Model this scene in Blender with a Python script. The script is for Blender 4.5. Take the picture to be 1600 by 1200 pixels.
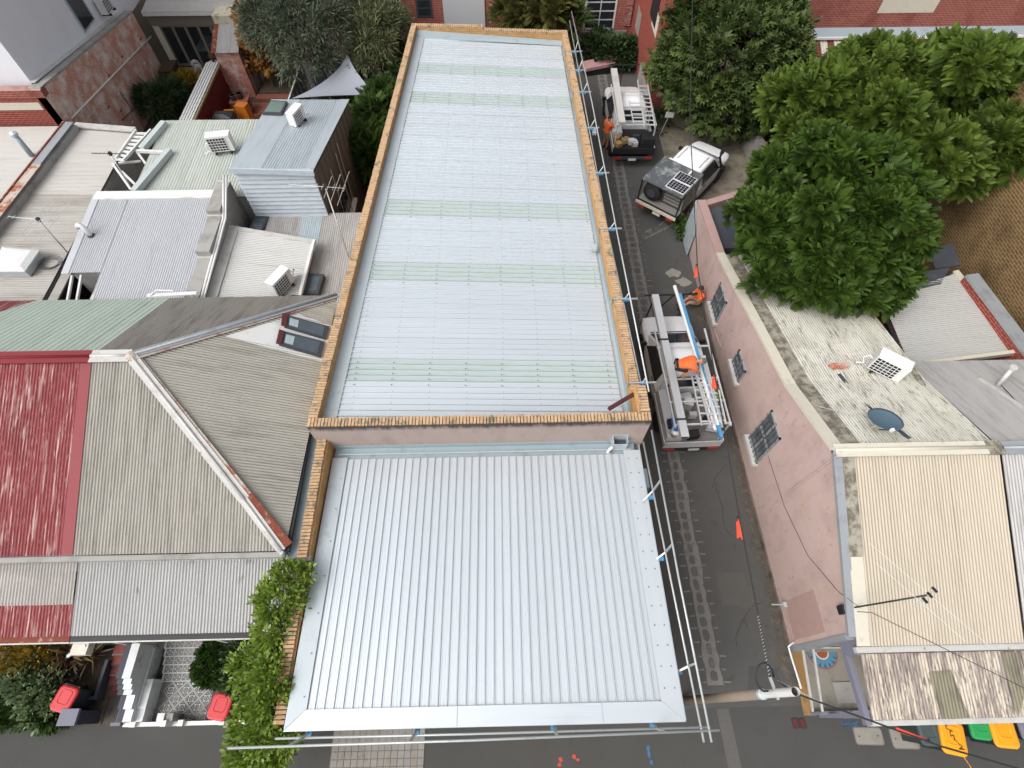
import bpy, math, random
import numpy as np
from mathutils import Vector, Matrix, noise as mnoise
R = math.radians
for o in list(bpy.data.objects): bpy.data.objects.remove(o)
SC = bpy.context.scene
COL = SC.collection
# ------------------------------------------------------------------ camera, sky, sun, exposure
F, CAMZ, NAD, YAW = 860.0, 17.2, 515.0, R(-1.2)
TILT = math.atan(NAD / F)
cam_d = bpy.data.cameras.new('camera'); cam = bpy.data.objects.new('camera', cam_d); COL.objects.link(cam)
cam.location = (0, 0, CAMZ); cam.rotation_euler = (TILT, 0, YAW)
cam_d.sensor_width = 36; cam_d.lens = 36 * F / 1600; cam_d.clip_end = 500; cam_d.clip_start = 0.1
SC.camera = cam
W = bpy.data.worlds.new('World'); SC.world = W; W.use_nodes = True
wn, wl = W.node_tree.nodes, W.node_tree.links
SUN_EL, SUN_AZ = R(50), R(236)
sky = wn.new('ShaderNodeTexSky'); sky.sky_type = 'NISHITA'; sky.sun_disc = False
sky.sun_elevation = SUN_EL; sky.sun_rotation = SUN_AZ; sky.dust_density = 6.0; sky.air_density = 1.0; sky.ozone_density = 1.0
hs = wn.new('ShaderNodeHueSaturation'); hs.inputs['Saturation'].default_value = 0.22   # overcast: grey cloud light
wl.new(sky.outputs[0], hs.inputs['Color']); bg = wn['Background']
wl.new(hs.outputs[0], bg.inputs['Color']); bg.inputs['Strength'].default_value = 0.15
sd = bpy.data.lights.new('sun', 'SUN'); sun = bpy.data.objects.new('sun', sd); COL.objects.link(sun)
sd.energy = 0.7; sd.angle = R(55); sd.color = (1.0, 0.975, 0.94)
sdir = Vector((math.sin(SUN_AZ) * math.cos(SUN_EL), math.cos(SUN_AZ) * math.cos(SUN_EL), math.sin(SUN_EL)))
sun.rotation_euler = sdir.to_track_quat('Z', 'Y').to_euler(); sun.location = sdir * 60
SC.view_settings.view_transform = 'Standard'; SC.view_settings.look = 'None'
SC.view_settings.gamma = 1.0; SC.view_settings.exposure = 0.45; SC.view_settings.use_curve_mapping = False
SC.cycles.max_bounces = 6; SC.cycles.transparent_max_bounces = 8; SC.cycles.caustics_reflective = False; SC.cycles.caustics_refractive = False

# ------------------------------------------------------------------ pixel rays (photo 1600x1200) to world points
def ray(px, py):
    u = (px - 800) / F; v = (600 - py) / F
    S, C = math.cos(TILT), math.sin(TILT)
    x, y, z = u, C + v * S, -S + v * C
    c, s = math.cos(YAW), math.sin(YAW)
    return Vector((c * x - s * y, s * x + c * y, z))
def P(px, py, h=0.0):            # point at height h
    d = ray(px, py); k = (CAMZ - h) / -d.z
    return Vector((d.x * k, d.y * k, h))
def PX(px, py, X):               # point on the plane x = X
    d = ray(px, py); k = X / d.x
    return Vector((X, d.y * k, CAMZ + d.z * k))
def PY(px, py, Y):               # point on the plane y = Y
    d = ray(px, py); k = Y / d.y
    return Vector((d.x * k, Y, CAMZ + d.z * k))

# ------------------------------------------------------------------ scene helpers
OFF = {}
def link(o): COL.objects.link(o); return o
def tag(o, label, cat, group=None):
    o['label'] = label; o['category'] = cat
    if group: o['group'] = group
    return o
def thing(name, label, cat, loc=(0, 0, 0), rz=0.0, group=None, local=False):
    o = link(bpy.data.objects.new(name, None)); o.empty_display_size = 0.2
    o.location = loc; o.rotation_euler = (0, 0, rz)
    OFF[o.name] = Vector((0, 0, 0)) if local else Vector(loc)
    return tag(o, label, cat, group)
def struct(o): o['kind'] = 'structure'; return o
def stuff(o): o['kind'] = 'stuff'; return o
def off(p): return OFF.get(p.name, Vector((0, 0, 0))) if p else Vector((0, 0, 0))
def piece(name, mesh, parent, loc=(0, 0, 0), rot=(0, 0, 0), scale=None):
    o = link(bpy.data.objects.new(name, mesh)); o.parent = parent
    o.location = Vector(loc) - off(parent); o.rotation_euler = rot
    if scale is not None: o.scale = scale
    OFF[o.name] = off(parent)
    return o
def copytree(o, parent=None):
    c = link(o.copy()); c.parent = parent
    OFF[c.name] = off(o)
    for ch in [q for q in bpy.data.objects if q.parent == o]: copytree(ch, c)
    return c

class MB:
    def __init__(s): s.v = []; s.f = []
    def add(s, vs, fs):
        n = len(s.v); s.v += [tuple(v) for v in vs]; s.f += [tuple(i + n for i in f) for f in fs]; return s
    def poly(s, pts): return s.add(pts, [tuple(range(len(pts)))])
    def box(s, a, b):
        x0, y0, z0 = a; x1, y1, z1 = b
        return s.add([(x0,y0,z0),(x1,y0,z0),(x1,y1,z0),(x0,y1,z0),(x0,y0,z1),(x1,y0,z1),(x1,y1,z1),(x0,y1,z1)],
                     [(0,3,2,1),(4,5,6,7),(0,1,5,4),(1,2,6,5),(2,3,7,6),(3,0,4,7)])
    def cbox(s, c, size, M=None, taper=1.0):
        hx, hy, hz = size[0]/2, size[1]/2, size[2]/2; t = taper
        vs = [(-hx,-hy,-hz),(hx,-hy,-hz),(hx,hy,-hz),(-hx,hy,-hz),(-hx*t,-hy*t,hz),(hx*t,-hy*t,hz),(hx*t,hy*t,hz),(-hx*t,hy*t,hz)]
        vs = [(M @ Vector(v) if M else Vector(v)) + Vector(c) for v in vs]
        return s.add(vs, [(0,3,2,1),(4,5,6,7),(0,1,5,4),(1,2,6,5),(2,3,7,6),(3,0,4,7)])
    def prism(s, top, z0):                        # any planar-ish polygon with walls down to z0
        n = len(top); a = [Vector(p) for p in top]; b = [Vector((p[0], p[1], z0)) for p in top]
        return s.add(a + b, [tuple(range(n)), tuple(range(2*n-1, n-1, -1))] + [(i, i+n, (i+1) % n + n, (i+1) % n) for i in range(n)])
    def slab(s, pts, t):                          # polygon with thickness t along -normal
        a = [Vector(p) for p in pts]; nrm = (a[1]-a[0]).cross(a[2]-a[0]).normalized(); n = len(a)
        b = [p - nrm * t for p in a]
        return s.add(a + b, [tuple(range(n)), tuple(range(2*n-1, n-1, -1))] + [(i, i+n, (i+1) % n + n, (i+1) % n) for i in range(n)])
    def bar(s, p, q, w, h=None, up=(0, 0, 1)):
        h = h or w; p, q, up = Vector(p), Vector(q), Vector(up); d = (q - p).normalized()
        if abs(d.dot(up)) > .99: up = Vector((0, 1, 0))
        x = d.cross(up).normalized() * w/2; z = x.cross(d).normalized() * h/2
        vs = [p-x-z, p+x-z, p+x+z, p-x+z, q-x-z, q+x-z, q+x+z, q-x+z]
        return s.add(vs, [(0,1,2,3),(7,6,5,4),(0,4,5,1),(1,5,6,2),(2,6,7,3),(3,7,4,0)])
    def tube(s, path, r, n=8, caps=True):
        path = [Vector(p) for p in path]; m = len(path); rs = r if isinstance(r, (list, tuple)) else [r]*m
        vs = []; prev = None
        for i, p in enumerate(path):
            d = (path[min(i+1, m-1)] - path[max(i-1, 0)]).normalized()
            if prev is None:
                prev = d.orthogonal().normalized()
            x = (prev - d * prev.dot(d)); x = x.normalized() if x.length > 1e-6 else d.orthogonal().normalized(); prev = x
            y = d.cross(x)
            for k in range(n):
                a = 2*math.pi*k/n; vs.append(p + (x*math.cos(a) + y*math.sin(a)) * rs[i])
        fs = [(i*n+k, i*n+(k+1) % n, (i+1)*n+(k+1) % n, (i+1)*n+k) for i in range(m-1) for k in range(n)]
        if caps: fs += [tuple(range(n-1, -1, -1)), tuple(range((m-1)*n, m*n))]
        return s.add(vs, fs)
    def lathe(s, prof, c=(0, 0, 0), n=16, M=None):  # prof: (radius, height) pairs, axis z (or M)
        vs = []; c = Vector(c)
        for r, z in prof:
            for k in range(n):
                a = 2*math.pi*k/n; v = Vector((r*math.cos(a), r*math.sin(a), z)); vs.append((M @ v if M else v) + c)
        m = len(prof)
        fs = [(i*n+k, i*n+(k+1) % n, (i+1)*n+(k+1) % n, (i+1)*n+k) for i in range(m-1) for k in range(n)]
        fs += [tuple(range(n-1, -1, -1)), tuple(range((m-1)*n, m*n))]
        return s.add(vs, fs)
    def loft(s, secs, closed=True, caps=True):
        n = len(secs[0]); vs = [p for q in secs for p in q]; m = len(secs)
        fs = [(i*n+k, i*n+(k+1) % n, (i+1)*n+(k+1) % n, (i+1)*n+k) for i in range(m-1) for k in range(n if closed else n-1)]
        if caps: fs += [tuple(range(n-1, -1, -1)), tuple(range((m-1)*n, m*n))]
        return s.add(vs, fs)
    def mesh(s, name, mat, o=Vector((0, 0, 0)), smooth=False):
        me = bpy.data.meshes.new(name)
        me.from_pydata([(v[0]-o[0], v[1]-o[1], v[2]-o[2]) for v in s.v], [], s.f); me.materials.append(mat)
        if smooth: me.shade_smooth()
        me.update(); return me
    def build(s, name, mat, parent=None, smooth=False):
        o = link(bpy.data.objects.new(name, s.mesh(name, mat, off(parent), smooth))); o.parent = parent
        OFF[o.name] = off(parent)
        return o
def npmesh(name, verts, faces, mat, tint=None, smooth=False):
    """verts (N,3), faces (M,k) with constant k"""
    me = bpy.data.meshes.new(name); k = faces.shape[1]
    me.vertices.add(len(verts)); me.vertices.foreach_set('co', np.ascontiguousarray(verts, dtype=np.float32).ravel())
    me.loops.add(faces.size); me.loops.foreach_set('vertex_index', np.ascontiguousarray(faces, dtype=np.int32).ravel())
    me.polygons.add(len(faces)); me.polygons.foreach_set('loop_start', np.arange(0, faces.size, k, dtype=np.int32))
    if tint is not None:
        at = me.attributes.new('tint', 'FLOAT', 'POINT'); at.data.foreach_set('value', tint.astype(np.float32))
    me.materials.append(mat); me.update(calc_edges=True)
    if smooth: me.shade_smooth()
    return me

# ------------------------------------------------------------------ materials
def lin(c): return tuple(((x/255)/12.92 if x/255 <= .04045 else ((x/255+.055)/1.055)**2.4) for x in c)
class NT:
    def __init__(s, name):
        s.m = bpy.data.materials.new(name); s.m.use_nodes = True; s.t = s.m.node_tree; s.b = s.t.nodes['Principled BSDF']
        g = s.t.nodes.new('ShaderNodeNewGeometry'); s.pos = g.outputs['Position']; s.geo = g
    def n(s, typ, **kw):
        x = s.t.nodes.new(typ)
        for k, v in kw.items():
            if k.startswith('_'): setattr(x, k[1:], v)
            else: x.inputs[k.replace('_', ' ')].default_value = v
        return x
    def l(s, a, b): s.t.links.new(a, b)
    def map(s, src, scale=(1, 1, 1), rot=(0, 0, 0)):
        x = s.n('ShaderNodeMapping', Scale=scale, Rotation=rot); s.l(src, x.inputs['Vector']); return x.outputs[0]
    def noise(s, vec, scale=3, detail=4, rough=.6):
        x = s.n('ShaderNodeTexNoise', Scale=scale, Detail=detail, Roughness=rough); s.l(vec, x.inputs['Vector']); return x.outputs['Fac']
    def ramp(s, fac, a, b, c0=(0, 0, 0), c1=(1, 1, 1)):
        x = s.n('ShaderNodeValToRGB'); e = x.color_ramp.elements; e[0].position = a; e[1].position = b
        e[0].color = (*c0, 1); e[1].color = (*c1, 1); s.l(fac, x.inputs[0]); return x.outputs[0]
    def mix(s, fac, a, b, mode='MIX'):
        x = s.n('ShaderNodeMix', _data_type='RGBA', _blend_type=mode)
        for i, v in ((0, fac), (6, a), (7, b)):
            if isinstance(v, (int, float)): x.inputs[i].default_value = v
            elif isinstance(v, tuple): x.inputs[i].default_value = (*v, 1)
            else: s.l(v, x.inputs[i])
        return x.outputs[2]
    def math(s, op, a, b=0.0):
        x = s.n('ShaderNodeMath', _operation=op)
        for i, v in enumerate((a, b)):
            if isinstance(v, (int, float)): x.inputs[i].default_value = v
            else: s.l(v, x.inputs[i])
        return x.outputs[0]
    def bump(s, h, dist=.01, strength=.5):
        x = s.n('ShaderNodeBump', Strength=strength, Distance=dist); s.l(h, x.inputs['Height']); s.l(x.outputs[0], s.b.inputs['Normal'])
    def objvar(s, col, amt):
        oi = s.n('ShaderNodeObjectInfo'); v = s.math('MULTIPLY_ADD', oi.outputs['Random'], 2*amt)
        v.node.inputs[2].default_value = 1 - amt
        hsv = s.n('ShaderNodeHueSaturation'); s.l(col, hsv.inputs['Color']); s.l(v, hsv.inputs['Value']); return hsv.outputs[0]
    def done(s, col, rough=.6, metal=0.0, spec=.5):
        if isinstance(col, tuple): s.b.inputs['Base Color'].default_value = (*col, 1)
        else: s.l(col, s.b.inputs['Base Color'])
        s.b.inputs['Roughness'].default_value = rough; s.b.inputs['Metallic'].default_value = metal
        s.b.inputs['Specular IOR Level'].default_value = spec
        return s.m
def sc(c, k): return tuple(min(1, x*k) for x in c)
def mat(name, base, rough=.6, metal=0, var=.12, scale=2.5, stretch=(1, 1, 1), dirt=None, bump=None, objv=0, spec=.5):
    """dirt = list of (colour, noise scale, stretch, ramp lo, ramp hi)"""
    t = NT(name)
    col = t.mix(t.noise(t.map(t.pos, stretch), scale, 5), sc(base, 1-var), sc(base, 1+var))
    for d in dirt or []:
        col = t.mix(t.ramp(t.noise(t.map(t.pos, d[2]), d[1], 6, .65), d[3], d[4]), col, d[0])
    if objv: col = t.objvar(col, objv)
    if bump: t.bump(t.noise(t.pos, bump[0], 4), bump[1], bump[2] if len(bump) > 2 else .6)
    return t.done(col, rough, metal, spec)
def brickmat(name, c1, c2, mortar, bw=.24, rh=.086, ms=.006, wash=None, soot=None, bump=.5, objv=0, rough=.85):
    t = NT(name)
    sp = t.n('ShaderNodeSeparateXYZ'); t.l(t.pos, sp.inputs[0])
    cb = t.n('ShaderNodeCombineXYZ'); t.l(t.math('ADD', sp.outputs[0], sp.outputs[1]), cb.inputs[0]); t.l(sp.outputs[2], cb.inputs[1])
    br = t.n('ShaderNodeTexBrick', Scale=1.0, Mortar_Size=ms, Brick_Width=bw, Row_Height=rh, Mortar_Smooth=.1, Bias=-.1)
    br.inputs['Color1'].default_value = (*c1, 1); br.inputs['Color2'].default_value = (*c2, 1); br.inputs['Mortar'].default_value = (*mortar, 1)
    t.l(cb.outputs[0], br.inputs['Vector']); col = br.outputs['Color']
    col = t.mix(.35, col, t.mix(t.noise(t.pos, 6, 5), sc(c1, .6), sc(c1, 1.5)))
    for w in wash or []:
        col = t.mix(t.ramp(t.noise(t.map(t.pos, w[4] if len(w) > 4 else (1, 1, 1)), w[1], 7, .7), w[2], w[3]), col, w[0])
    t.bump(t.math('SUBTRACT', 1.0, br.outputs['Fac']), .012, bump)
    return t.done(col, rough, 0, .25)
def glassmat(name, col=(.02, .025, .03), rough=.08):
    t = NT(name); c = t.mix(t.noise(t.pos, 3, 3), sc(col, .6), sc(col, 1.6)); return t.done(c, rough, 0, .7)
def leafmat(name, dark, light, trans=.25, rough=.5, spec=.35, nscale=1.2):
    t = NT(name)
    at = t.n('ShaderNodeAttribute', _attribute_name='tint')
    n1 = t.noise(t.pos, nscale, 3)
    f = t.math('MULTIPLY_ADD', n1, .5); t.l(at.outputs['Fac'], f.node.inputs[2]); f = t.math('SUBTRACT', f, .2)
    col = t.mix(t.ramp(f, 0.0, 1.0), dark, light)
    m = t.done(col, rough, 0, spec)
    tr = t.n('ShaderNodeBsdfTranslucent'); t.l(col, tr.inputs[0])
    mx = t.n('ShaderNodeMixShader'); mx.inputs[0].default_value = trans
    out = t.t.nodes['Material Output']; t.l(t.b.outputs[0], mx.inputs[1]); t.l(tr.outputs[0], mx.inputs[2]); t.l(mx.outputs[0], out.inputs[0])
    return m
def transmat(name, col, alpha=.55, rough=.35):
    t = NT(name); m = t.done(t.mix(t.noise(t.map(t.pos, (6, 6, 6)), 2, 4), sc(col, .85), sc(col, 1.12)), rough)
    tr = t.n('ShaderNodeBsdfTransparent'); mx = t.n('ShaderNodeMixShader'); mx.inputs[0].default_value = alpha
    out = t.t.nodes['Material Output']; t.l(tr.outputs[0], mx.inputs[1]); t.l(t.b.outputs[0], mx.inputs[2]); t.l(mx.outputs[0], out.inputs[0])
    return m

# ------------------------------------------------------------------ roof sheeting
def prof_corr(n=6): return [(k/n, .5 + .5*math.cos(2*math.pi*k/n)) for k in range(n)]
CORR = prof_corr(8)
TRAP = [(0, 0), (.68, 0), (.73, 1), (.88, 1), (.915, 0), (.92, -.55), (.975, -.55), (.98, 0)]
SPAN = [(0, 0), (.20, 0.0), (.22, .14), (.24, 0), (.52, 0), (.54, .14), (.56, 0), (.84, 0), (.845, -.35), (.865, -.35), (.885, 1), (.955, 1), (.985, 0)]
rs_rng = random.Random(5)
def sheets(parent, poly, ribdir, pitch, amp, prof, material, cover=.76, name='roof_sheet', nseg=1, wob=.003, pick=None):
    """rib-profiled sheets laid side by side over a convex planar polygon; each sheet is a part. pick(k) may return another (name, material)"""
    p = [Vector(q) for q in poly]
    n = (p[1]-p[0]).cross(p[2]-p[0]).normalized()
    if n.z < 0: n = -n
    d = Vector(ribdir); d = (d - n*d.dot(n)).normalized(); u = d.cross(n).normalized()
    o = p[0]; ab = [((q-o).dot(u), (q-o).dot(d)) for q in p]
    amin, amax = min(a for a, b in ab), max(a for a, b in ab)
    def rng(a):
        a = min(max(a, amin+1e-5), amax-1e-5); bs = []
        for i in range(len(ab)):
            (a0, b0), (a1, b1) = ab[i], ab[(i+1) % len(ab)]
            if (a0 - a)*(a1 - a) <= 0 and abs(a1-a0) > 1e-9: bs.append(b0 + (b1-b0)*(a-a0)/(a1-a0))
        return (min(bs), max(bs)) if bs else (0, 0)
    out = []; per = max(1, round(cover/pitch)); cw = per*pitch; k = 0; a0 = amin
    while a0 < amax - 1e-4:
        a1 = min(a0+cw, amax); pts = []
        for j in range(per):
            for t, h in prof:
                a = a0 + (j+t)*pitch
                if a < a1 - 1e-6: pts.append((a, h))
        pts.append((a1, prof[0][1]))
        lift = .0025*(k % 2) + rs_rng.uniform(0, wob); tilt = rs_rng.uniform(-wob, wob)
        vs = []; fs = []
        for a, h in pts:
            b0, b1 = rng(a)
            for i in range(nseg+1):
                f = i/nseg; vs.append(o + u*a + d*(b0 + (b1-b0)*f) + n*(h*amp + lift + tilt*f))
        m = nseg+1
        for i in range(len(pts)-1):
            for j in range(nseg): fs.append((i*m+j, i*m+j+1, (i+1)*m+j+1, (i+1)*m+j))
        nm, mt = name, material
        if pick:
            r = pick(k)
            if r: nm, mt = r
        b = MB(); b.v = [tuple(v) for v in vs]; b.f = fs
        out.append(b.build(nm, mt, parent)); a0 = a1; k += 1
    return out

# ------------------------------------------------------------------ foliage
def rot_from(dirs, rng, roll=None):
    """orthonormal frames (N,3,3): columns x (side), y (along dir), z"""
    y = dirs/np.linalg.norm(dirs, axis=1, keepdims=True)
    up = np.tile(np.array([[0., 0, 1]]), (len(y), 1)) + rng.normal(0, .35, y.shape)
    x = np.cross(y, up); x /= np.linalg.norm(x, axis=1, keepdims=True)+1e-9
    z = np.cross(x, y)
    return np.stack([x, y, z], axis=2)
LEAF_OVAL = (np.array([[0, 0, 0], [-.26, .35, .07], [-.2, .75, .05], [0, 1, -.06], [.2, .75, .05], [.26, .35, .07], [0, .5, -.02]]),
             np.array([[0, 6, 1, 1], [1, 6, 2, 2], [2, 6, 3, 3], [0, 5, 6, 6], [5, 4, 6, 6], [4, 3, 6, 6]]))
LEAF_BLADE = (np.array([[-.05, 0, 0], [.05, 0, 0], [-.055, .4, .05], [.055, .4, .05], [-.03, .8, -.03], [.03, .8, -.03], [0, 1, -.14]]),
              np.array([[0, 1, 3, 2], [2, 3, 5, 4], [4, 5, 6, 6]]))
def frond(nl=10):
    v = []; f = []
    for i in range(nl):
        t = .12 + .84*i/(nl-1); w = .30*math.sin(math.pi*(.2 + .68*t)); dz = -.28*t*t
        for sgn in (-1, 1):
            k = len(v); v += [[0, t-.045, dz], [0, t+.045, dz], [sgn*w, t+.13, dz-.10], [sgn*w*.95, t+.04, dz-.12]]
            f.append([k, k+1, k+2, k+3] if sgn > 0 else [k, k+3, k+2, k+1])
    return np.array(v), np.array(f)
FROND = frond()
def lobed():
    v = [[0, 0, 0]]; f = []
    for a, l in ((-1.15, .6), (-.55, .85), (0, 1.0), (.55, .85), (1.15, .6)):
        k = len(v); dx, dy = math.sin(a), math.cos(a); px, py = dy, -dx
        v += [[dx*l*.6-px*.14, dy*l*.6-py*.14, .05], [dx*l, dy*l, -.12], [dx*l*.6+px*.14, dy*l*.6+py*.14, .05]]
        f.append([0, k, k+1, k+2])
    return np.array(v), np.array(f)
LEAF_LOBED = lobed()
def leaves(name, pts, dirs, size, tmpl, mt, seed, parent=None, tint=None, vary=.3, tip=0.0):
    rng = np.random.default_rng(seed); tv, tf = tmpl; N = len(pts)
    Rm = rot_from(dirs, rng); s = size*(1 + rng.uniform(-vary, vary, N))
    V = np.einsum('nij,kj->nki', Rm, tv)*s[:, None, None] + pts[:, None, :]
    Fc = tf[None] + (np.arange(N)*len(tv))[:, None, None]
    ti = rng.uniform(0, 1, N)*.55 + (0 if tint is None else tint)
    ti = np.repeat(ti, len(tv)) + np.tile(tip*np.clip(tv[:, 1], 0, 1)**1.5, N)      # young growth at the tips is paler
    o3 = np.array(off(parent))
    faces = Fc.reshape(-1, tf.shape[1]); verts = V.reshape(-1, 3) - o3
    # degenerate quads (triangles) are split off
    if (faces[:, 2] == faces[:, 3]).any():
        q = faces[faces[:, 2] != faces[:, 3]]; tr = faces[faces[:, 2] == faces[:, 3]][:, :3]
        tris = np.concatenate([q[:, [0, 1, 2]], q[:, [0, 2, 3]], tr]) if len(q) else tr
        faces = tris
    me = npmesh(name, verts, faces, mt, ti)
    o = link(bpy.data.objects.new(name, me)); o.parent = parent; OFF[o.name] = off(parent)
    return o
def crown_points(lobes, nclump, per, crad, seed, shell=.55, up=.35, cut=None, whorl=False):
    """clumped leaf anchors over a union of ellipsoid lobes ((x,y,z),(rx,ry,rz)); returns points, outward dirs, tint"""
    rng = np.random.default_rng(seed); cs = []; ns = []
    vol = np.array([l[1][0]*l[1][1] + l[1][1]*l[1][2] for l in lobes]); vol = vol/vol.sum()
    idx = rng.choice(len(lobes), nclump*2, p=vol)
    for i in idx:
        c, r = np.array(lobes[i][0]), np.array(lobes[i][1])
        v = rng.normal(size=3); v /= np.linalg.norm(v)
        if v[2] < -.25 and rng.random() < .7: v[2] *= -1
        k = shell + (1-shell)*rng.random()**.6
        p = c + v*r*k
        inside = False
        for j, (c2, r2) in enumerate(lobes):
            if j != i and (((p-np.array(c2))/np.array(r2))**2).sum() < .5: inside = True
        if inside: continue
        if cut is not None and cut(p): continue
        cs.append(p); ns.append(v)
        if len(cs) >= nclump: break
    cs = np.array(cs); ns = np.array(ns); n = len(cs)
    w = rng.normal(size=(n, per, 3)); w /= np.linalg.norm(w, axis=2, keepdims=True)
    w = w + ns[:, None, :]*.75 + np.array([0, 0, up]); w /= np.linalg.norm(w, axis=2, keepdims=True)
    sc_ = crad*rng.uniform(.55, 1.3, n)
    if whorl:                       # fronds radiating from each branch tip
        w = rng.normal(size=(n, per, 3)); w /= np.linalg.norm(w, axis=2, keepdims=True)
        w = w*.95 + ns[:, None, :]*.65 + np.array([0, 0, .22]); w /= np.linalg.norm(w, axis=2, keepdims=True)
    pts = cs[:, None, :] + w*sc_[:, None, None]*rng.uniform(.25, 1, (n, per, 1))
    tint = np.repeat(rng.uniform(0, .45, n), per)
    return pts.reshape(-1, 3), w.reshape(-1, 3), tint
def trunk_mesh(base, top, r0, limbs, seed, mt, parent, name='trunk', nl=7):
    rnd = random.Random(seed); base, top = Vector(base), Vector(top); m = MB()
    mid = base.lerp(top, .5) + Vector((rnd.uniform(-.15, .15), rnd.uniform(-.15, .15), 0))
    m.tube([base - Vector((0, 0, .05)), base.lerp(mid, .5), mid, top], [r0*1.25, r0, r0*.85, r0*.5], 9)
    for l in limbs:
        l = Vector(l); st = base.lerp(top, rnd.uniform(.45, .95)); k = st.lerp(l, .5) + Vector((0, 0, rnd.uniform(0, .4)))
        m.tube([st, k, l], [r0*.45, r0*.3, r0*.1], 6)
        for q in range(3):
            e = l + Vector((rnd.uniform(-.7, .7), rnd.uniform(-.7, .7), rnd.uniform(-.2, .7))); m.tube([k.lerp(l, .5), l.lerp(e, .4), e], [r0*.16, r0*.1, r0*.04], 5)
    return m.build(name, mt, parent, True)
# ================================================================== material library
def A(r, g, b, k=.87): return sc(lin((r, g, b)), k)
Z_STREAK = (.6, .25, .25)
m_zinc_y = mat('zincalume_rib_y', A(226, 233, 238), .40, .5, .05, 1.2, (4, .25, 1), [(A(176, 184, 188), 1.6, (7, .2, 1), .62, .9), (A(150, 158, 160), 9, (3, .5, 1), .74, .86)], objv=.02)
m_zinc_x = mat('zincalume_rib_x', A(234, 241, 246), .38, .55, .05, 1.0, (.25, 4, 1), [(A(206, 213, 217), 1.3, (.2, 7, 1), .6, .9), (A(160, 166, 168), 9, (.6, 3, 1), .75, .88)], objv=.02)
m_greyzinc = mat('dull_grey_zinc', A(158, 162, 166), .5, .15, .08, 1.5, dirt=[(A(128, 130, 132), 3, (1, 1, 1), .5, .8)])
m_zinc = mat('zincalume_flashing', A(200, 210, 214), .4, .3, .07, 1.5, dirt=[(A(160, 172, 178), 3, (1, 1, 1), .55, .85), (A(120, 126, 124), 9, (1, 1, 1), .7, .85)])
m_zincb = mat('blue_grey_flashing', A(170, 186, 193), .42, .25, .08, 1.5, dirt=[(A(118, 132, 136), 3, (1, 1, 1), .55, .85)])
m_fibre = mat('translucent_sheet_green', A(184, 196, 195), .4, 0, .06, 2, (.3, 3, 1), dirt=[(A(170, 182, 176), 4, (.4, 3, 1), .5, .8)])
m_cream_c = mat('weathered_cream_iron', A(164, 160, 151), .62, .05, .1, 1.1, (3, .35, 1), [(A(138, 134, 124), 1.2, (5, .4, 1), .46, .7), (A(104, 100, 92), 3.0, (7, .4, 1), .58, .74)], objv=.03)
m_cream_s = mat('weathered_grey_cream_iron', A(172, 168, 158), .62, .05, .1, 1.1, (.35, 3, 1), [(A(138, 133, 124), 1.2, (.5, 4, 1), .48, .76), (A(100, 95, 88), 3.0, (.6, 5, 1), .66, .84)], objv=.03)
m_brown_i = mat('weathered_brown_grey_iron', A(160, 155, 147), .65, .05, .1, 1.1, (3, .4, 1), [(A(124, 118, 110), 1.2, (4, .5, 1), .46, .74)], objv=.03)
m_green_i = mat('pale_green_painted_iron', A(172, 186, 174), .55, .03, .06, 1.0, (3, .4, 1), [(A(152, 164, 152), 1.6, (3, .6, 1), .5, .8), (A(110, 116, 106), 7, (2, 1, 1), .74, .86)], objv=.03)
m_greygreen_i = mat('grey_green_painted_iron', A(186, 192, 184), .55, .03, .07, 1.0, (3, .4, 1), [(A(160, 165, 156), 1.6, (4, .5, 1), .5, .8)], objv=.03)
m_red_i = mat('flaking_red_painted_iron', A(140, 54, 56), .55, .02, .14, 1.4, (2, .6, 1), [(A(120, 36, 42), 1.4, (1, 1, 1), .5, .75), (A(200, 168, 162), 2.2, (6, .4, .4), .54, .63), (A(186, 150, 145), 8, (7, .5, .5), .58, .68)], objv=.03)
m_red_cap = mat('red_painted_cap', A(132, 34, 44), .6, .02, .1, 2, dirt=[(A(176, 120, 116), 5, (1, 2, 1), .74, .80)])
m_white_iron_y = mat('white_corrugated_iron', A(196, 198, 203), .5, .12, .05, 1.2, (3, .3, 1), [(A(168, 170, 172), 1.4, (6, .3, 1), .56, .84), (A(140, 140, 140), 8, (2, 1, 1), .76, .86)], objv=.025)
m_white_iron_x = mat('white_corrugated_iron_cross', A(192, 192, 189), .5, .1, .06, 1.2, (.3, 3, 1), [(A(170, 168, 164), 1.4, (.3, 6, 1), .55, .85), (A(140, 138, 132), 6, (1, 2, 1), .74, .86)], objv=.025)
m_ver_iron = mat('verandah_white_iron', A(174, 174, 173), .55, .08, .07, 1.2, (3, .4, 1), [(A(158, 156, 152), 1.2, (5, .5, 1), .5, .8), (A(96, 95, 96), 1.1, (1.5, .9, 1), .64, .76)], objv=.02)
m_far_iron = mat('pale_aged_iron', A(190, 187, 182), .6, .05, .07, 1.0, (.4, 2, 1), [(A(176, 170, 162), 1.1, (.5, 3, 1), .5, .8), (A(130, 124, 116), 3, (1, 2, 1), .68, .84)], objv=.02)
m_far_grey = mat('aged_grey_iron', A(174, 170, 164), .62, .05, .08, 1.0, (.4, 2, 1), [(A(140, 134, 126), 1.1, (.5, 3, 1), .45, .75)], objv=.02)
m_grey_iron = mat('dull_grey_iron', A(176, 174, 172), .55, .12, .09, 1.1, (3, .4, 1), [(A(138, 135, 131), 1.2, (5, .5, 1), .48, .78), (A(112, 104, 96), 4, (3, 1, 1), .7, .84)], objv=.03)
m_bluesheet = mat('pale_blue_sheet', A(178, 192, 198), .42, .1, .06, 2, (3, .5, 1), [(A(150, 162, 168), 3, (4, .6, 1), .5, .8)])
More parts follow.
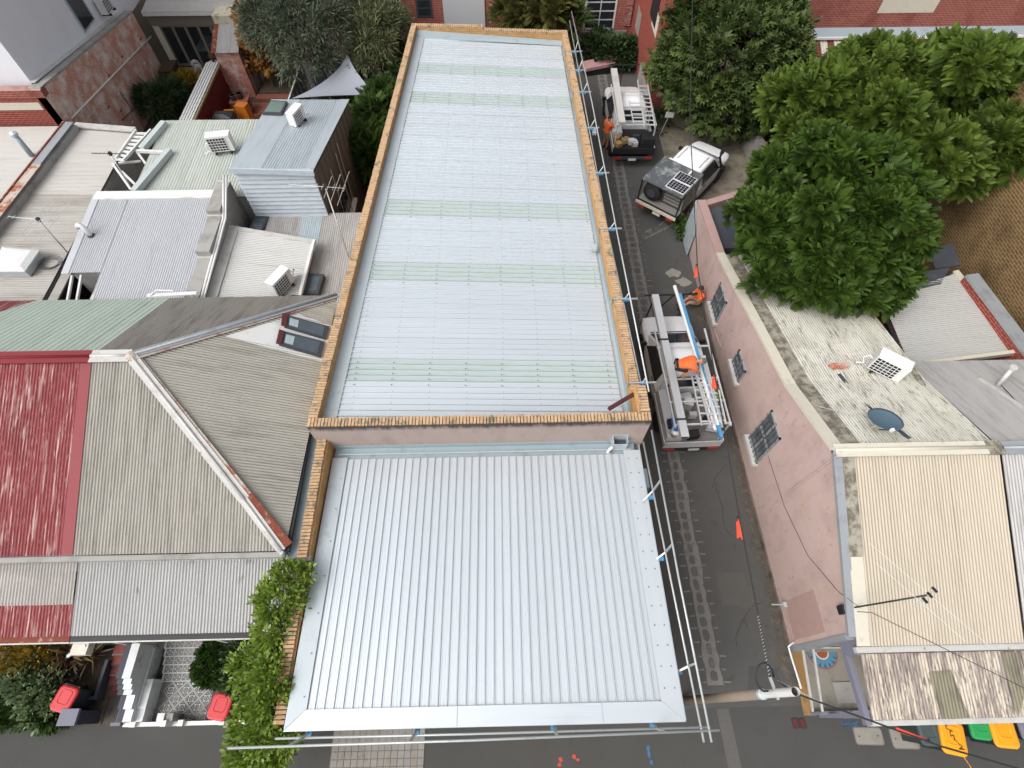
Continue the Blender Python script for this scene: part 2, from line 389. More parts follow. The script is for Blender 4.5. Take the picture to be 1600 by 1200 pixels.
m_lichen_iron = mat('lichen_white_iron', A(212, 209, 198), .65, .03, .07, 1.1, (1.6, .7, 1), [(A(182, 178, 162), 1.1, (2, .8, 1), .45, .75), (A(134, 130, 112), 2.6, (4.5, .6, 1), .53, .68), (A(92, 86, 72), 7, (4, .7, 1), .58, .68)], objv=.02)
m_moss_strip = mat('mossy_flashing', A(168, 162, 148), .8, 0, .15, 3, dirt=[(A(108, 100, 88), 3.5, (1, 1, 1), .42, .56), (A(150, 148, 130), 12, (1, 1, 1), .5, .7)])
m_beige_iron = mat('beige_painted_iron', A(184, 173, 155), .55, .03, .05, 1.0, (3, .3, 1), [(A(172, 160, 140), 1.2, (4, .4, 1), .5, .8), (A(110, 98, 82), 2.4, (14, .5, 1), .72, .80)], objv=.02)
m_flaky_iron = mat('flaking_beige_iron', A(196, 185, 168), .7, .03, .08, 1.2, (3, .5, 1), [(A(150, 138, 130), 1.6, (4.5, .6, 1), .46, .54), (A(112, 102, 100), 5, (6, .7, 1), .52, .60)], objv=.02)
m_mossy_iron = mat('bare_mossy_sheet', A(134, 128, 106), .75, .03, .14, 2, (3, .5, 1), [(A(98, 92, 84), 2, (4, .6, 1), .45, .65)])
m_stripe_w = mat('old_white_iron', A(205, 196, 188), .6, .03, .1, 2)
m_stripe_r = mat('old_red_iron', A(120, 48, 44), .6, .03, .15, 2)
m_rust = mat('rust', A(128, 62, 42), .8, .05, .25, 4, dirt=[(A(180, 150, 132), 6, (1, 1, 1), .55, .68)])
m_ridge = mat('pale_ridge_capping', A(206, 204, 200), .5, .1, .06, 2, dirt=[(A(166, 162, 156), 3, (1, 1, 1), .5, .8), (A(150, 92, 62), 3.5, (1, 1, 1), .66, .74)])
m_ridge_rust = mat('rusting_ridge_capping', A(196, 184, 172), .6, .06, .08, 2, dirt=[(A(160, 92, 60), 2.6, (1, 1, 1), .48, .60), (A(110, 48, 36), 3.2, (1, 1, 1), .62, .7)])
m_white = mat('white_paint', A(226, 226, 224), .5, 0, .05, 2, dirt=[(A(184, 182, 178), 3, (1, 1, 1), .55, .85)])
m_whiteclean = mat('white_plastic', A(232, 232, 230), .4, 0, .03, 2)
m_cream_trim = mat('cream_trim', A(212, 206, 190), .6, 0, .08, 3, dirt=[(A(160, 150, 130), 4, (1, 1, 1), .6, .8)])
m_grey_render = mat('grey_cement_render', A(166, 164, 160), .85, 0, .1, 2, dirt=[(A(128, 125, 120), 1.6, (1, 1, 1), .5, .75), (A(90, 87, 82), 5, (1, 1, 1), .66, .8)], bump=(30, .004))
m_pink_render = mat('pale_pink_render', A(196, 178, 170), .85, 0, .07, 1.2, dirt=[(A(178, 160, 154), 2.2, (.5, 1, 1.4), .45, .75), (A(206, 186, 168), 1.4, (.6, 1, 1), .55, .8), (A(110, 102, 100), 2.2, (1.4, 1, .8), .66, .82)], bump=(25, .003))
m_soot = mat('black_algae_stain', A(112, 103, 102), .9, 0, .3, 5)
m_bigpink = mat('pink_painted_stucco', A(197, 173, 166), .85, 0, .06, 1.3, (1, 1, 1), [(A(178, 154, 149), 1.3, (1, 1, .7), .45, .75), (A(150, 120, 112), 5, (1, 1, .5), .60, .78), (A(190, 166, 142), 1.1, (1, .7, 1.6), .58, .8)], bump=(22, .008))
m_pinkpatch = mat('faded_pink_patch', A(178, 148, 141), .85, 0, .1, 4, bump=(22, .008))
m_brick_cap = mat('cream_brick', A(196, 164, 128), .9, 0, .14, 9, dirt=[(A(176, 132, 94), 11, (1, 1, 1), .52, .72), (A(132, 124, 104), 3.6, (1, 1, 1), .54, .62), (A(92, 84, 72), 8, (1, 1, 1), .62, .67), (A(206, 196, 170), 13, (1, 1, 1), .68, .74)], bump=(60, .003), objv=.12)
m_mortar = mat('mortar', A(150, 128, 98), .9, 0, .15, 8)
m_brick_cream = brickmat('cream_brickwork', A(206, 164, 112), A(178, 130, 84), A(118, 92, 62), wash=[(A(122, 92, 58), 2.2, .58, .8)])
m_brick_red = brickmat('red_brickwork', A(150, 64, 52), A(118, 46, 40), A(176, 160, 148), ms=.007, wash=[(A(190, 170, 158), 1.3, .66, .76)])
m_brick_red2 = brickmat('red_brickwork_plain', A(156, 82, 70), A(126, 60, 52), A(184, 164, 154), ms=.008, wash=[(A(112, 56, 50), .9, .5, .8), (A(196, 176, 166), 1.6, .64, .74)])
m_brick_wash = brickmat('whitewashed_brickwork', A(206, 142, 118), A(186, 122, 104), A(226, 214, 204), ms=.008, wash=[(A(236, 224, 216), 1.6, .44, .66), (A(206, 128, 92), 1.0, .62, .8), (A(150, 132, 124), 3, .66, .8)])
m_brick_brown = brickmat('brown_brickwork', A(128, 102, 68), A(102, 78, 52), A(188, 166, 126), bw=.26, rh=.10, ms=.012, wash=[(A(76, 58, 40), .7, .46, .75)])
m_brick_out = brickmat('pink_washed_brickwork', A(178, 110, 88), A(196, 150, 132), A(206, 190, 180), wash=[(A(216, 206, 202), 1.6, .5, .68)])
m_brick_mix = brickmat('salvaged_brickwork', A(140, 62, 54), A(196, 172, 162), A(170, 160, 152), wash=[(A(104, 44, 42), 5, .56, .66)])
m_asphalt = mat('asphalt', A(86, 86, 84), .9, 0, .14, .8, dirt=[(A(104, 101, 98), 180, (1, 1, 1), .56, .7), (A(58, 55, 54), 120, (1, 1, 1), .58, .7), (A(98, 94, 90), 1.2, (1, 1, 1), .56, .8), (A(66, 62, 60), 2.1, (1, 1, 1), .6, .78)], bump=(140, .004, .7), spec=.3)
m_asphalt2 = mat('footpath_asphalt', A(78, 78, 76), .9, 0, .12, 1.0, dirt=[(A(104, 102, 98), 160, (1, 1, 1), .56, .7), (A(62, 59, 58), 110, (1, 1, 1), .58, .7), (A(76, 72, 70), 1.6, (1, 1, 1), .55, .78)], bump=(140, .004, .7), spec=.3)
m_soil = mat('soil', A(92, 80, 66), .95, 0, .25, 2.5, dirt=[(A(64, 56, 46), 5, (1, 1, 1), .5, .7), (A(112, 104, 76), 3, (1, 1, 1), .58, .75)], bump=(20, .02))
m_verge = mat('grimy_verge', A(84, 80, 73), .95, 0, .15, 3, dirt=[(A(112, 104, 92), 4, (1, 1, 1), .52, .7), (A(56, 52, 48), 6, (1, 1, 1), .55, .7)], bump=(50, .008))
m_grime = mat('grimy_plinth', A(116, 102, 96), .92, 0, .2, 4, dirt=[(A(76, 70, 64), 3, (1, 1, 1), .45, .65)], bump=(30, .01))
m_gravel = mat('pale_dusty_ground', A(140, 132, 118), .95, 0, .15, 1.5, dirt=[(A(98, 90, 78), 2, (1, 1, 1), .46, .7), (A(72, 64, 54), 30, (1, 1, 1), .62, .72)], bump=(60, .006))
m_concrete = mat('concrete', A(150, 146, 136), .9, 0, .1, 2, dirt=[(A(118, 113, 104), 2, (1, 1, 1), .5, .75), (A(172, 168, 160), 8, (1, 1, 1), .66, .8)], bump=(50, .003))
m_mortar_grey = mat('pale_joint_mortar', A(124, 122, 118), .92, 0, .12, 3, dirt=[(A(106, 101, 95), 4, (1, 1, 1), .5, .7), (A(80, 76, 72), 14, (1, 1, 1), .6, .72)], bump=(40, .006))
m_bluestone = mat('bluestone', A(92, 90, 88), .85, 0, .2, 6, dirt=[(A(120, 116, 110), 9, (1, 1, 1), .6, .75)], bump=(40, .006), objv=.14)
m_bluestone_d = mat('bluestone_tarred', A(84, 81, 79), .88, 0, .16, 6, dirt=[(A(104, 100, 96), 60, (1, 1, 1), .58, .7)], bump=(60, .006), objv=.08)
m_paver = mat('cement_paver', A(148, 144, 138), .9, 0, .1, 4, dirt=[(A(140, 124, 98), .9, (1.5, .5, 1), .52, .66), (A(112, 106, 96), 3, (1, 1, 1), .6, .8)], bump=(80, .003), objv=.07)
m_kerb = mat('bluestone_kerb', A(120, 118, 114), .85, 0, .12, 3, bump=(30, .005))
m_steel = mat('galvanised_tube', A(190, 194, 194), .4, .35, .06, 3, dirt=[(A(150, 154, 154), 6, (1, 1, 1), .55, .8)])
m_alu = mat('aluminium', A(214, 215, 216), .38, .25, .05, 3)
m_blue = mat('blue_plastic', A(84, 150, 196), .5, 0, .08, 4)
m_brightblue = mat('bright_blue_plastic', A(28, 118, 206), .4, 0, .08, 4)
m_black = mat('black_plastic', A(34, 34, 36), .55, 0, .15, 5)
m_darkgrey = mat('charcoal', A(66, 68, 74), .6, 0, .12, 4)
m_rubber = mat('tyre_rubber', A(36, 36, 37), .8, 0, .15, 8)
m_darkmetal = mat('dark_steel', A(58, 58, 60), .5, .4, .12, 4)
m_carwhite = mat('white_car_paint', A(244, 245, 246), .22, 0, .015, 1, dirt=[(A(226, 225, 222), 2, (1, 1, 1), .55, .9)], spec=.6)
m_glass = glassmat('dark_glass'); m_glass_blue = glassmat('skylight_glass', A(78, 88, 96), .12)
m_pane = glassmat('house_glass', A(98, 104, 108), .15)
m_orange = mat('high_visibility_orange', A(255, 112, 52), .7, 0, .06, 14)
m_orange2 = mat('orange_red_marker', A(246, 84, 48), .5, 0, .06, 10)
m_lime = mat('high_visibility_lime', A(168, 226, 62), .7, 0, .06, 14)
m_skin = mat('skin', A(196, 142, 112), .6, 0, .06, 12)
m_hair = mat('dark_hair', A(48, 38, 32), .7, 0, .2, 30)
m_capcloth = mat('olive_cap_cloth', A(104, 96, 80), .8, 0, .1, 20)
m_shortsb = mat('black_shorts', A(38, 38, 42), .8, 0, .15, 20)
m_shortsk = mat('khaki_shorts', A(156, 142, 118), .8, 0, .12, 20)
m_tan = mat('tan_boot', A(166, 130, 84), .7, 0, .12, 20)
m_tattoo = mat('inked_sleeve', A(120, 112, 110), .65, 0, .35, 24)
m_timber_d = mat('dark_weathered_timber', A(92, 86, 80), .85, 0, .2, 3, (4, 4, .4), [(A(128, 122, 116), 2.5, (5, 5, .4), .52, .75), (A(60, 55, 50), 4, (5, 5, .4), .55, .75)], objv=.12)
m_wboard = mat('pale_blue_grey_weatherboard', A(192, 202, 210), .55, 0, .05, 2, dirt=[(A(160, 170, 178), 2.5, (1, 1, 3), .5, .8)], objv=.03)
m_greysteel = mat('blue_grey_steel_fence', A(136, 142, 152), .5, .1, .06, 2, objv=.04)
m_sail = mat('grey_shade_cloth', A(152, 156, 166), .85, 0, .05, 5, bump=(200, .002))
m_creamfence = mat('cream_steel_fence', A(216, 208, 182), .55, .03, .05, 2, objv=.03)
m_redfence = mat('red_painted_palings', A(126, 38, 40), .7, 0, .14, 3, objv=.08)
m_deck = mat('timber_deck', A(156, 138, 104), .8, 0, .12, 3, (.5, 4, 1), objv=.1)
m_taupe = mat('taupe_joinery', A(124, 118, 110), .6, 0, .06, 3)
m_chimpaint = mat('peeling_cream_render', A(206, 200, 180), .8, 0, .1, 3, dirt=[(A(150, 140, 112), 3, (1, 1, 1), .5, .65), (A(96, 88, 70), 7, (1, 1, 1), .6, .7)])
m_orangecab = mat('orange_enamel', A(206, 120, 38), .4, 0, .08, 4)
m_blackcloth = mat('black_vinyl_cover', A(52, 52, 54), .5, 0, .15, 6)
m_brownwood = mat('brown_stained_box', A(74, 54, 42), .6, 0, .15, 4)
m_redpave = mat('red_paving_brick', A(160, 98, 80), .9, 0, .15, 6, dirt=[(A(120, 100, 80), 2, (1, 1, 1), .55, .75)], objv=.16)
m_redstep = mat('red_painted_step', A(138, 72, 62), .85, 0, .15, 3, dirt=[(A(74, 62, 56), 3, (1, 1, 1), .5, .68)])
m_darkwall = mat('dark_painted_wall', A(66, 68, 80), .7, 0, .1, 2)
m_darkcap = mat('blue_grey_painted_cap', A(124, 124, 138), .7, 0, .08, 3)
m_whitewall = mat('white_painted_brick', A(224, 226, 227), .7, 0, .05, 2, dirt=[(A(168, 168, 168), 3, (1, 1, 1), .55, .8)], bump=(12, .006))
m_binred = mat('red_bin_lid', A(208, 52, 58), .45, 0, .05, 4, dirt=[(A(170, 44, 50), 5, (1, 1, 1), .6, .8)])
m_binyel = mat('yellow_bin_lid', A(248, 168, 30), .45, 0, .04, 4)
m_bingrn = mat('green_bin_lid', A(46, 160, 88), .45, 0, .05, 4)
m_bindk = mat('dark_green_bin', A(52, 62, 62), .5, 0, .1, 4)
m_binlid_d = mat('dark_grey_bin_lid', A(74, 86, 86), .5, 0, .08, 4)
m_dish = mat('slate_blue_dish', A(88, 112, 126), .45, .1, .06, 4)
m_maroon = mat('maroon_steel', A(96, 44, 44), .55, .1, .1, 4)
m_spray_b = mat('blue_spray_paint', A(70, 108, 148), .85, 0, .2, 14)
m_spray_r = mat('red_spray_paint', A(196, 78, 66), .85, 0, .2, 14)
m_mural_b = mat('mural_blue', A(90, 142, 168), .8, 0, .1, 6); m_mural_d = mat('mural_dark_blue', A(54, 84, 122), .8, 0, .1, 6)
m_mural_o = mat('mural_terracotta', A(160, 88, 58), .8, 0, .1, 6); m_mural_w = mat('mural_white', A(220, 214, 204), .8, 0, .05, 6)
m_yellowkerb = mat('ochre_kerb', A(158, 122, 74), .85, 0, .14, 4, dirt=[(A(110, 88, 62), 4, (1, 1, 1), .55, .75)], bump=(30, .006))
m_bark = mat('bark', A(92, 80, 68), .9, 0, .25, 6, bump=(25, .01))
m_bark_g = mat('grey_bark', A(132, 122, 110), .9, 0, .2, 6, bump=(25, .01))
m_pinksofa = mat('faded_pink_foam', A(182, 142, 142), .85, 0, .1, 5)
m_solar = mat('solar_cell', A(34, 34, 48), .25, 0, .1, 6)
m_canopy = mat('dusty_dark_canvas', A(92, 96, 100), .55, .1, .2, 2, dirt=[(A(158, 162, 160), 2.4, (1, 1, 1), .5, .66)])
m_silvergrey = mat('dull_silver_panel', A(150, 146, 140), .5, .2, .08, 3)
m_checker = mat('checker_plate', A(150, 147, 145), .4, .6, .15, 30, bump=(45, .006, .9))
m_redlens = mat('red_tail_lens', A(170, 50, 44), .3, 0, .1, 8)
m_lamp = mat('headlight_lens', A(206, 210, 214), .15, 0, .05, 8)
m_plate = mat('number_plate', A(216, 216, 210), .5, 0, .03, 8)
m_wire = mat('black_cable', A(46, 46, 48), .6, 0, .1, 8)
m_wire_w = mat('grey_preform', A(188, 188, 186), .5, .2, .1, 8)
m_foil = mat('crinkled_foil_duct', A(206, 208, 212), .28, .7, .15, 12, bump=(18, .05, 1))
m_slate = mat('dark_membrane', A(70, 74, 82), .7, 0, .15, 1.5, dirt=[(A(92, 96, 102), 2.5, (1, 1, 1), .55, .75)])
m_metalroof_b = mat('shed_blue_grey_iron', A(184, 194, 200), .45, .15, .05, 1.2, (3, .3, 1), [(A(160, 170, 178), 1.6, (4, .4, 1), .5, .8)], objv=.02)
m_lf_jac = leafmat('jacaranda_leaf', A(16, 34, 12), A(80, 106, 38), .22, .55, .3, .9)
m_lf_jac2 = leafmat('jacaranda_leaf_bright', A(18, 38, 14), A(100, 122, 46), .22, .55, .3, .9)
m_lf_fig = leafmat('fig_leaf', A(28, 44, 22), A(104, 122, 66), .2, .5, .35, .9)
m_lf_olive = leafmat('grey_green_leaf', A(42, 52, 42), A(118, 128, 104), .15, .5, .4, 1.2)
m_lf_olive2 = leafmat('olive_leaf', A(46, 54, 36), A(126, 132, 92), .15, .5, .4, 1.2)
m_lf_vine = leafmat('vine_leaf', A(40, 78, 24), A(160, 184, 74), .25, .35, .5, 1.6)
m_lf_shrub = leafmat('shrub_leaf', A(24, 46, 20), A(94, 122, 58), .22, .5, .35, 2)
m_lf_lawn = leafmat('clipped_green', A(22, 44, 16), A(70, 96, 36), .2, .6, .25, 2)
m_lf_aut = leafmat('autumn_leaf', A(120, 72, 30), A(196, 150, 80), .2, .6, .3, 2)
m_lf_gold = leafmat('gold_green_leaf', A(70, 84, 26), A(198, 160, 62), .25, .5, .35, 2)
m_lf_flax = leafmat('bronze_flax', A(66, 54, 46), A(168, 140, 92), .15, .45, .4, 2)
m_lf_flax2 = leafmat('purple_flax', A(50, 34, 34), A(118, 80, 66), .15, .45, .4, 2)
m_lf_dark = leafmat('dark_green_leaf', A(24, 40, 24), A(72, 96, 54), .2, .5, .3, 1.5)  # plain dark green leaf colour for shrubs, creepers and hedges
m_lf_wattle = leafmat('wattle_leaf', A(56, 66, 32), A(138, 134, 78), .22, .5, .3, 1.2)
m_litter = mat('fallen_leaves', A(112, 92, 72), .9, 0, .35, 9, dirt=[(A(176, 150, 116), 15, (1, 1, 1), .6, .7)])
# ================================================================== the ground
struct(MB().poly([(-150, -60, -.32), (150, -60, -.32), (150, 150, -.32), (-150, 150, -.32)]).build('ground', m_soil))
struct(MB().box((-40, .02, -.30), (3.55, 60, -.012)).build('backyard_soil', m_soil))
struct(MB().box((7.86, 16.5, -.30), (40, 60, -.012)).build('parking_ground', m_gravel))
struct(MB().box((3.55, .02, -.30), (7.86, 32.0, 0)).build('lane', m_asphalt))
struct(MB().box((-40, -2.4, -.30), (40, .02, -.003)).build('footpath', m_asphalt2))
struct(MB().box((-40, -2.6, -.31), (40, -2.4, .006)).build('kerb', m_kerb))
struct(MB().box((-40, -30, -.31), (40, -2.6, -.14)).build('road', m_asphalt))
# ---- bluestone gutter in the lane
rg = random.Random(3)
gut = struct(link(bpy.data.objects.new('lane_gutter', None)))
bed = MB()
def wavy(x0, x1, y0, y1, z, amp=.035, step=.22):
    n = max(2, int((y1-y0)/step)); L = []; Rr = []
    for i in range(n+1):
        y = y0 + (y1-y0)*i/n; L.append((x0 + rg.uniform(-amp, amp), y, z)); Rr.append((x1 + rg.uniform(-amp, amp), y, z))
    for i in range(n): bed.poly([L[i], Rr[i], Rr[i+1], L[i+1]])
wavy(5.40, 5.82, .55, 9.6, .004); wavy(5.30, 5.42, 9.6, 30.5, .004, .03); wavy(5.68, 5.80, 9.6, 30.5, .0045, .03)
wavy(5.42, 5.68, 9.6, 30.5, .0035, .01)
bed.build('joint_mortar', m_mortar_grey, gut)
def sett_mesh(w, l, h, seed, mt):
    r = random.Random(seed); m = MB(); n = 10; ring = []
    for k in range(n):
        a = 2*math.pi*k/n; cx, cy = math.cos(a), math.sin(a)
        s = 1/max(abs(cx), abs(cy))**.72; ring.append((cx*s*w/2*r.uniform(.86, 1.04), cy*s*l/2*r.uniform(.88, 1.03)))
    m.loft([[(x, y, -.01) for x, y in ring], [(x, y, h*.6) for x, y in ring], [(x*.86, y*.9, h) for x, y in ring]])
    return m.mesh('sett', mt)
setts = [sett_mesh(.235, .30, .014, s, m_bluestone) for s in range(6)]
setts_d = [sett_mesh(.30, .32, .009, 20+s, m_bluestone_d) for s in range(6)]
jt = MB(); y = .62; nset = 0
while y < 30.3:
    L = rg.uniform(.30, .40); yc = y + L/2
    piece('sett', rg.choice(setts), gut, (5.60 + rg.uniform(-.02, .02) if y < 9.6 else 5.55, yc, .004), (0, 0, rg.uniform(-.06, .06)), (rg.uniform(.6, .95) if y < 9.6 else 1.0, (L-.05)/.30, 1)); nset += 1
    for sx in (5.16, 5.97) if y > 9.6 else ():
        piece('sett', rg.choice(setts_d), gut, (sx + rg.uniform(-.02, .02), yc + rg.uniform(-.05, .05), .0), (0, 0, rg.uniform(-.05, .05)), (.85, (L-.04)/.32, 1)); nset += 1
    for sx, s in ((5.36, -1), (5.86, 1)):
        e = sx + s*rg.uniform(.08, .2) if y < 9.6 else sx - s*.02 + s*rg.uniform(.16, .28)
        jt.poly([(sx, y-.02, .0052), (e, y-.012 + rg.uniform(-.02, .02), .0052), (e, y+.012, .0052), (sx, y+.025, .0052)][::s])
    if y < 9.6 and rg.random() < .9:
        jt.poly([(5.46, y-.022, .0062), (5.76, y-.022, .0062), (5.76, y+.022, .0062), (5.46, y+.022, .0062)])
    y += L
jt.build('cross_joint', m_mortar_grey, gut)
# branch gutter towards the parking area
a, b = P(1000, 372), P(1096, 322); br_ = MB(); dd = (b-a).normalized(); nn = Vector((-dd.y, dd.x, 0))
for s in (-.15, .15):
    for i in range(9):
        p0 = a.lerp(b, i/9) + nn*(s + rg.uniform(-.03, .03)); p1 = a.lerp(b, (i+.95)/9) + nn*(s + rg.uniform(-.03, .03))
        if rg.random() < .85: br_.poly([p0 - nn*.045 + Vector((0, 0, .005)), p1 - nn*.03 + Vector((0, 0, .005)), p1 + nn*.04 + Vector((0, 0, .005)), p0 + nn*.03 + Vector((0, 0, .005))])
br_.build('joint_mortar', m_mortar_grey, gut)
for i in range(9):
    c = a.lerp(b, (i+.5)/9); piece('sett', rg.choice(setts), gut, (c.x, c.y, .001), (0, 0, math.atan2(dd.y, dd.x)-math.pi/2), (.95, .8, .8))
# gutter strip across the footpath, patches, dusty lane edge
bp = struct(MB().poly([(5.55, -2.3, .002), (5.92, -2.3, .002), (5.83, .0, .002), (5.50, .0, .002)]).build('gutter_outlet', m_bluestone))
struct(MB().poly([P(1170, 1040)+Vector((0,0,.004)), P(1168, 1082)+Vector((0,0,.004)), P(1222, 1088)+Vector((0,0,.004)), P(1215, 1045)+Vector((0,0,.004))]).build('asphalt_patch', m_asphalt2))
e = MB(); n = 60
for i in range(n):
    y0, y1 = .3 + i*14.0/n, .3 + (i+1)*14.0/n; w0 = .28 + .22*mnoise.noise(Vector((0, y0*1.3, 0))); w1 = .28 + .22*mnoise.noise(Vector((0, y1*1.3, 0)))
    e.poly([(7.85-w0, y0, .004), (7.85, y0, .004), (7.85, y1, .004), (7.85-w1, y1, .004)])
struct(e.build('dusty_verge', m_verge))
vp = MB()
for q in ((7.0, 15.5), (7.35, 15.0)):
    c = Vector((*q, .005)); ring = [c + Vector((math.cos(t)*rg.uniform(.18, .42), math.sin(t)*rg.uniform(.12, .3), 0)) for t in [k*.52 for k in range(12)]]; vp.poly(ring)
struct(vp.build('cement_spill', m_concrete))
# cracks and patches in the lane asphalt
cr = MB(); rk_ = random.Random(12)
for sx, sy, ang, n_ in ((6.4, 1.5, 1.5, 14), (7.0, 4.6, 2.0, 10), (6.7, 6.2, 1.2, 9), (6.9, 15.6, .7, 12), (4.6, 3.0, 1.6, 12), (4.5, 12.0, 1.5, 16), (6.3, 17.5, 2.6, 9), (6.6, .4, .1, 8)):
    p_ = Vector((sx, sy, .0035)); a_ = ang
    for k in range(n_):
        a_ += rk_.uniform(-.45, .45); q_ = p_ + Vector((math.cos(a_), math.sin(a_), 0))*rk_.uniform(.1, .25)
        if not (3.7 < q_.x < 7.5) or 5.0 < q_.x < 6.15: break
        w_ = Vector((-math.sin(a_), math.cos(a_), 0))*rk_.uniform(.004, .010); cr.poly([p_-w_, q_-w_, q_+w_, p_+w_]); p_ = q_
struct(cr.build('asphalt_cracks', mat('crack_filler', A(48, 46, 44), .95, 0, .1, 5)))
m_patch = mat('older_asphalt_patch', A(92, 90, 87), .92, 0, .12, 1.5, dirt=[(A(116, 112, 106), 150, (1, 1, 1), .56, .7), (A(66, 63, 60), 100, (1, 1, 1), .58, .7)], bump=(120, .005, .7), spec=.3)
for x0, y0, x1, y1 in ((6.25, 2.6, 7.1, 3.5), (3.9, 7.2, 4.7, 9.6), (6.4, 13.9, 7.3, 14.7), (4.0, 17.5, 4.9, 19.0)):
    struct(MB().poly([(x0 + rk_.uniform(-.06, .06), y0, .0022), (x1, y0 + rk_.uniform(-.06, .06), .0022), (x1 + rk_.uniform(-.06, .06), y1, .0022), (x0, y1 + rk_.uniform(-.06, .06), .0022)]).build('asphalt_patch', m_patch))
# litter
rl = np.random.default_rng(4); n = 800
lp = np.stack([7.82 - rl.gamma(1.6, .16, n), rl.uniform(.2, 17.3, n), np.full(n, .008)], 1)
lp2 = np.stack([rl.uniform(3.9, 7.6, 160), rl.uniform(.3, 24, 160), np.full(160, .008)], 1)
lp3 = np.stack([rl.uniform(7.9, 11.5, 700), rl.uniform(20.5, 25.5, 700), np.full(700, .0)], 1)
pts = np.concatenate([lp, lp2, lp3]); dr = rl.normal(size=pts.shape); dr[:, 2] *= .15
leaf_lit = stuff(leaves('leaf_litter', pts, dr, .04, LEAF_OVAL, m_litter, 7)); tag(leaf_lit, 'brown fallen leaves and grit scattered along the lane edge', 'leaf litter')
# ---- driveway crossing of small square pavers
dw = struct(link(bpy.data.objects.new('driveway_crossing', None)))
MB().box((-4.72, -2.4, -.2), (-2.30, -.02, .002)).build('bedding', m_mortar_grey, dw)
pm = MB().cbox((0, 0, .004), (.158, .158, .012)).mesh('paver', m_paver)
for i in range(14):
    for j in range(13):
        piece('paver', pm, dw, (-4.62 + i*.172 + rg.uniform(-.003, .003), -2.22 + j*.172, .004 + rg.uniform(0, .003)), (0, 0, rg.uniform(-.02, .02)))
# ---- pit covers, valve covers, spray marks
def rounded(c, w, l, r, z, rz=0, n=4):
    pts = []
    for sx, sy, a0 in ((1, 1, 0), (-1, 1, 90), (-1, -1, 180), (1, -1, 270)):
        for k in range(n+1):
            a = R(a0 + 90*k/n); pts.append(Vector((sx*(w/2-r) + r*math.cos(a), sy*(l/2-r) + r*math.sin(a), 0)))
    M_ = Matrix.Rotation(rz, 3, 'Z'); return [M_ @ p + Vector((c[0], c[1], z)) for p in pts]
for (px, py, w, l, lab) in ((1357, 1150, .70, .36, 'pale concrete service pit cover nearer the corner yard'), (1413, 1154, .66, .42, 'concrete service pit cover beside the dark wheelie bin')):
    c = P(px, py); t = thing('pit_cover', lab, 'pit cover', c, group='pit covers in the footpath')
    ring = rounded(c, w, l, .07, .012, -.04); MB().prism([(p.x, p.y, .012) for p in ring], -.1).build('lid', m_concrete, t)
    rim = rounded(c, w+.05, l+.05, .08, .005, -.04); MB().prism([(p.x, p.y, .005) for p in rim], -.1).build('surround', m_kerb, t)
    for s in (-1, 1): MB().lathe([(.018, 0), (.018, .003)], (c.x + s*w*.36, c.y, .012), 10).build('lifting_hole', m_black, t)
for px, lab in ((1243, 'small rusty valve cover on the footpath, left one of two'), (1254, 'small rusty valve cover on the footpath, right one of two')):
    c = P(px, 1130); t = thing('valve_cover', lab, 'valve cover', c, group='valve covers')
    MB().prism([(p.x, p.y, .012) for p in rounded(c, .13, .2, .02, 0, .1)], -.05).build('lid', m_maroon, t)
    MB().prism([(p.x, p.y, .006) for p in rounded(c, .17, .24, .02, 0, .1)], -.05).build('frame', m_darkmetal, t)
def strokes(name, lines, w, mt, z, lab, cat):
    m = MB()
    for ln in lines:
        for a, b in zip(ln[:-1], ln[1:]):
            a, b = Vector((*a, z)), Vector((*b, z)); d = (b-a).normalized(); q = Vector((-d.y, d.x, 0))*w/2; e_ = d*w*.3
            m.poly([a-q-e_, b-q+e_, b+q+e_, a+q-e_])
    o = m.build(name, mt); tag(o, lab, cat); return o
def grl(ox, oy, pts, s): return [(ox + x*s, oy + y*s) for x, y in pts]
c = P(1316, 1131); s = .085
wl_ = [grl(c.x, c.y-.06, [(0, 1), (.25, 0), (.5, .8), (.75, 0), (1, 1)], s*1.2), grl(c.x+.15, c.y-.06, [(0, .2), (0, .8), (.4, 1), (.8, .8), (.8, .2), (.4, 0), (0, .2)], s*1.2),
       grl(c.x+.26, c.y-.06, [(0, 0), (.45, 1), (.9, 0)], s*1.2), grl(c.x+.275, c.y-.02, [(0, 0), (.5, 0)], s), grl(c.x+.37, c.y-.06, [(0, 0), (0, 1), (.6, .8), (.7, .4), (.5, .1), (0, 0)], s*1.2),
       grl(c.x+.1, c.y+.12, [(0, 0), (.9, .1), (1.6, 0)], s), grl(c.x+.15, c.y+.17, [(0, 0), (.8, 0)], s)]
strokes('spray_marking', wl_, .028, m_spray_b, .0035, 'blue sprayed letters on the asphalt in front of the corner yard', 'spray marking')
def blob(name, cs, mt, lab, seed):
    r = random.Random(seed); m = MB()
    for k, (px, py, rx, ry) in enumerate(cs):
        c = P(px, py); m.poly([(c.x + math.cos(t)*rx*r.uniform(.55, 1.15), c.y + math.sin(t)*ry*r.uniform(.55, 1.15), .0035 + .0004*k) for t in [q*.35 for q in range(18)]])
    o = m.build(name, mt); tag(o, lab, 'spray marking')
blob('spray_marking', [(1013, 1170, .055, .11), (1014, 1179, .045, .09), (1018, 1191, .05, .06)], m_spray_b, 'blue vertical paint dash on the footpath below the roof corner', 1)
blob('spray_marking', [(876, 1187, .06, .07), (874, 1195, .05, .05)], m_spray_r, 'red paint spot on the footpath, left one of the pair', 2)
blob('spray_marking', [(897, 1182, .06, .06), (903, 1187, .045, .04)], m_spray_r, 'red paint spot on the footpath, right one of the pair', 3)
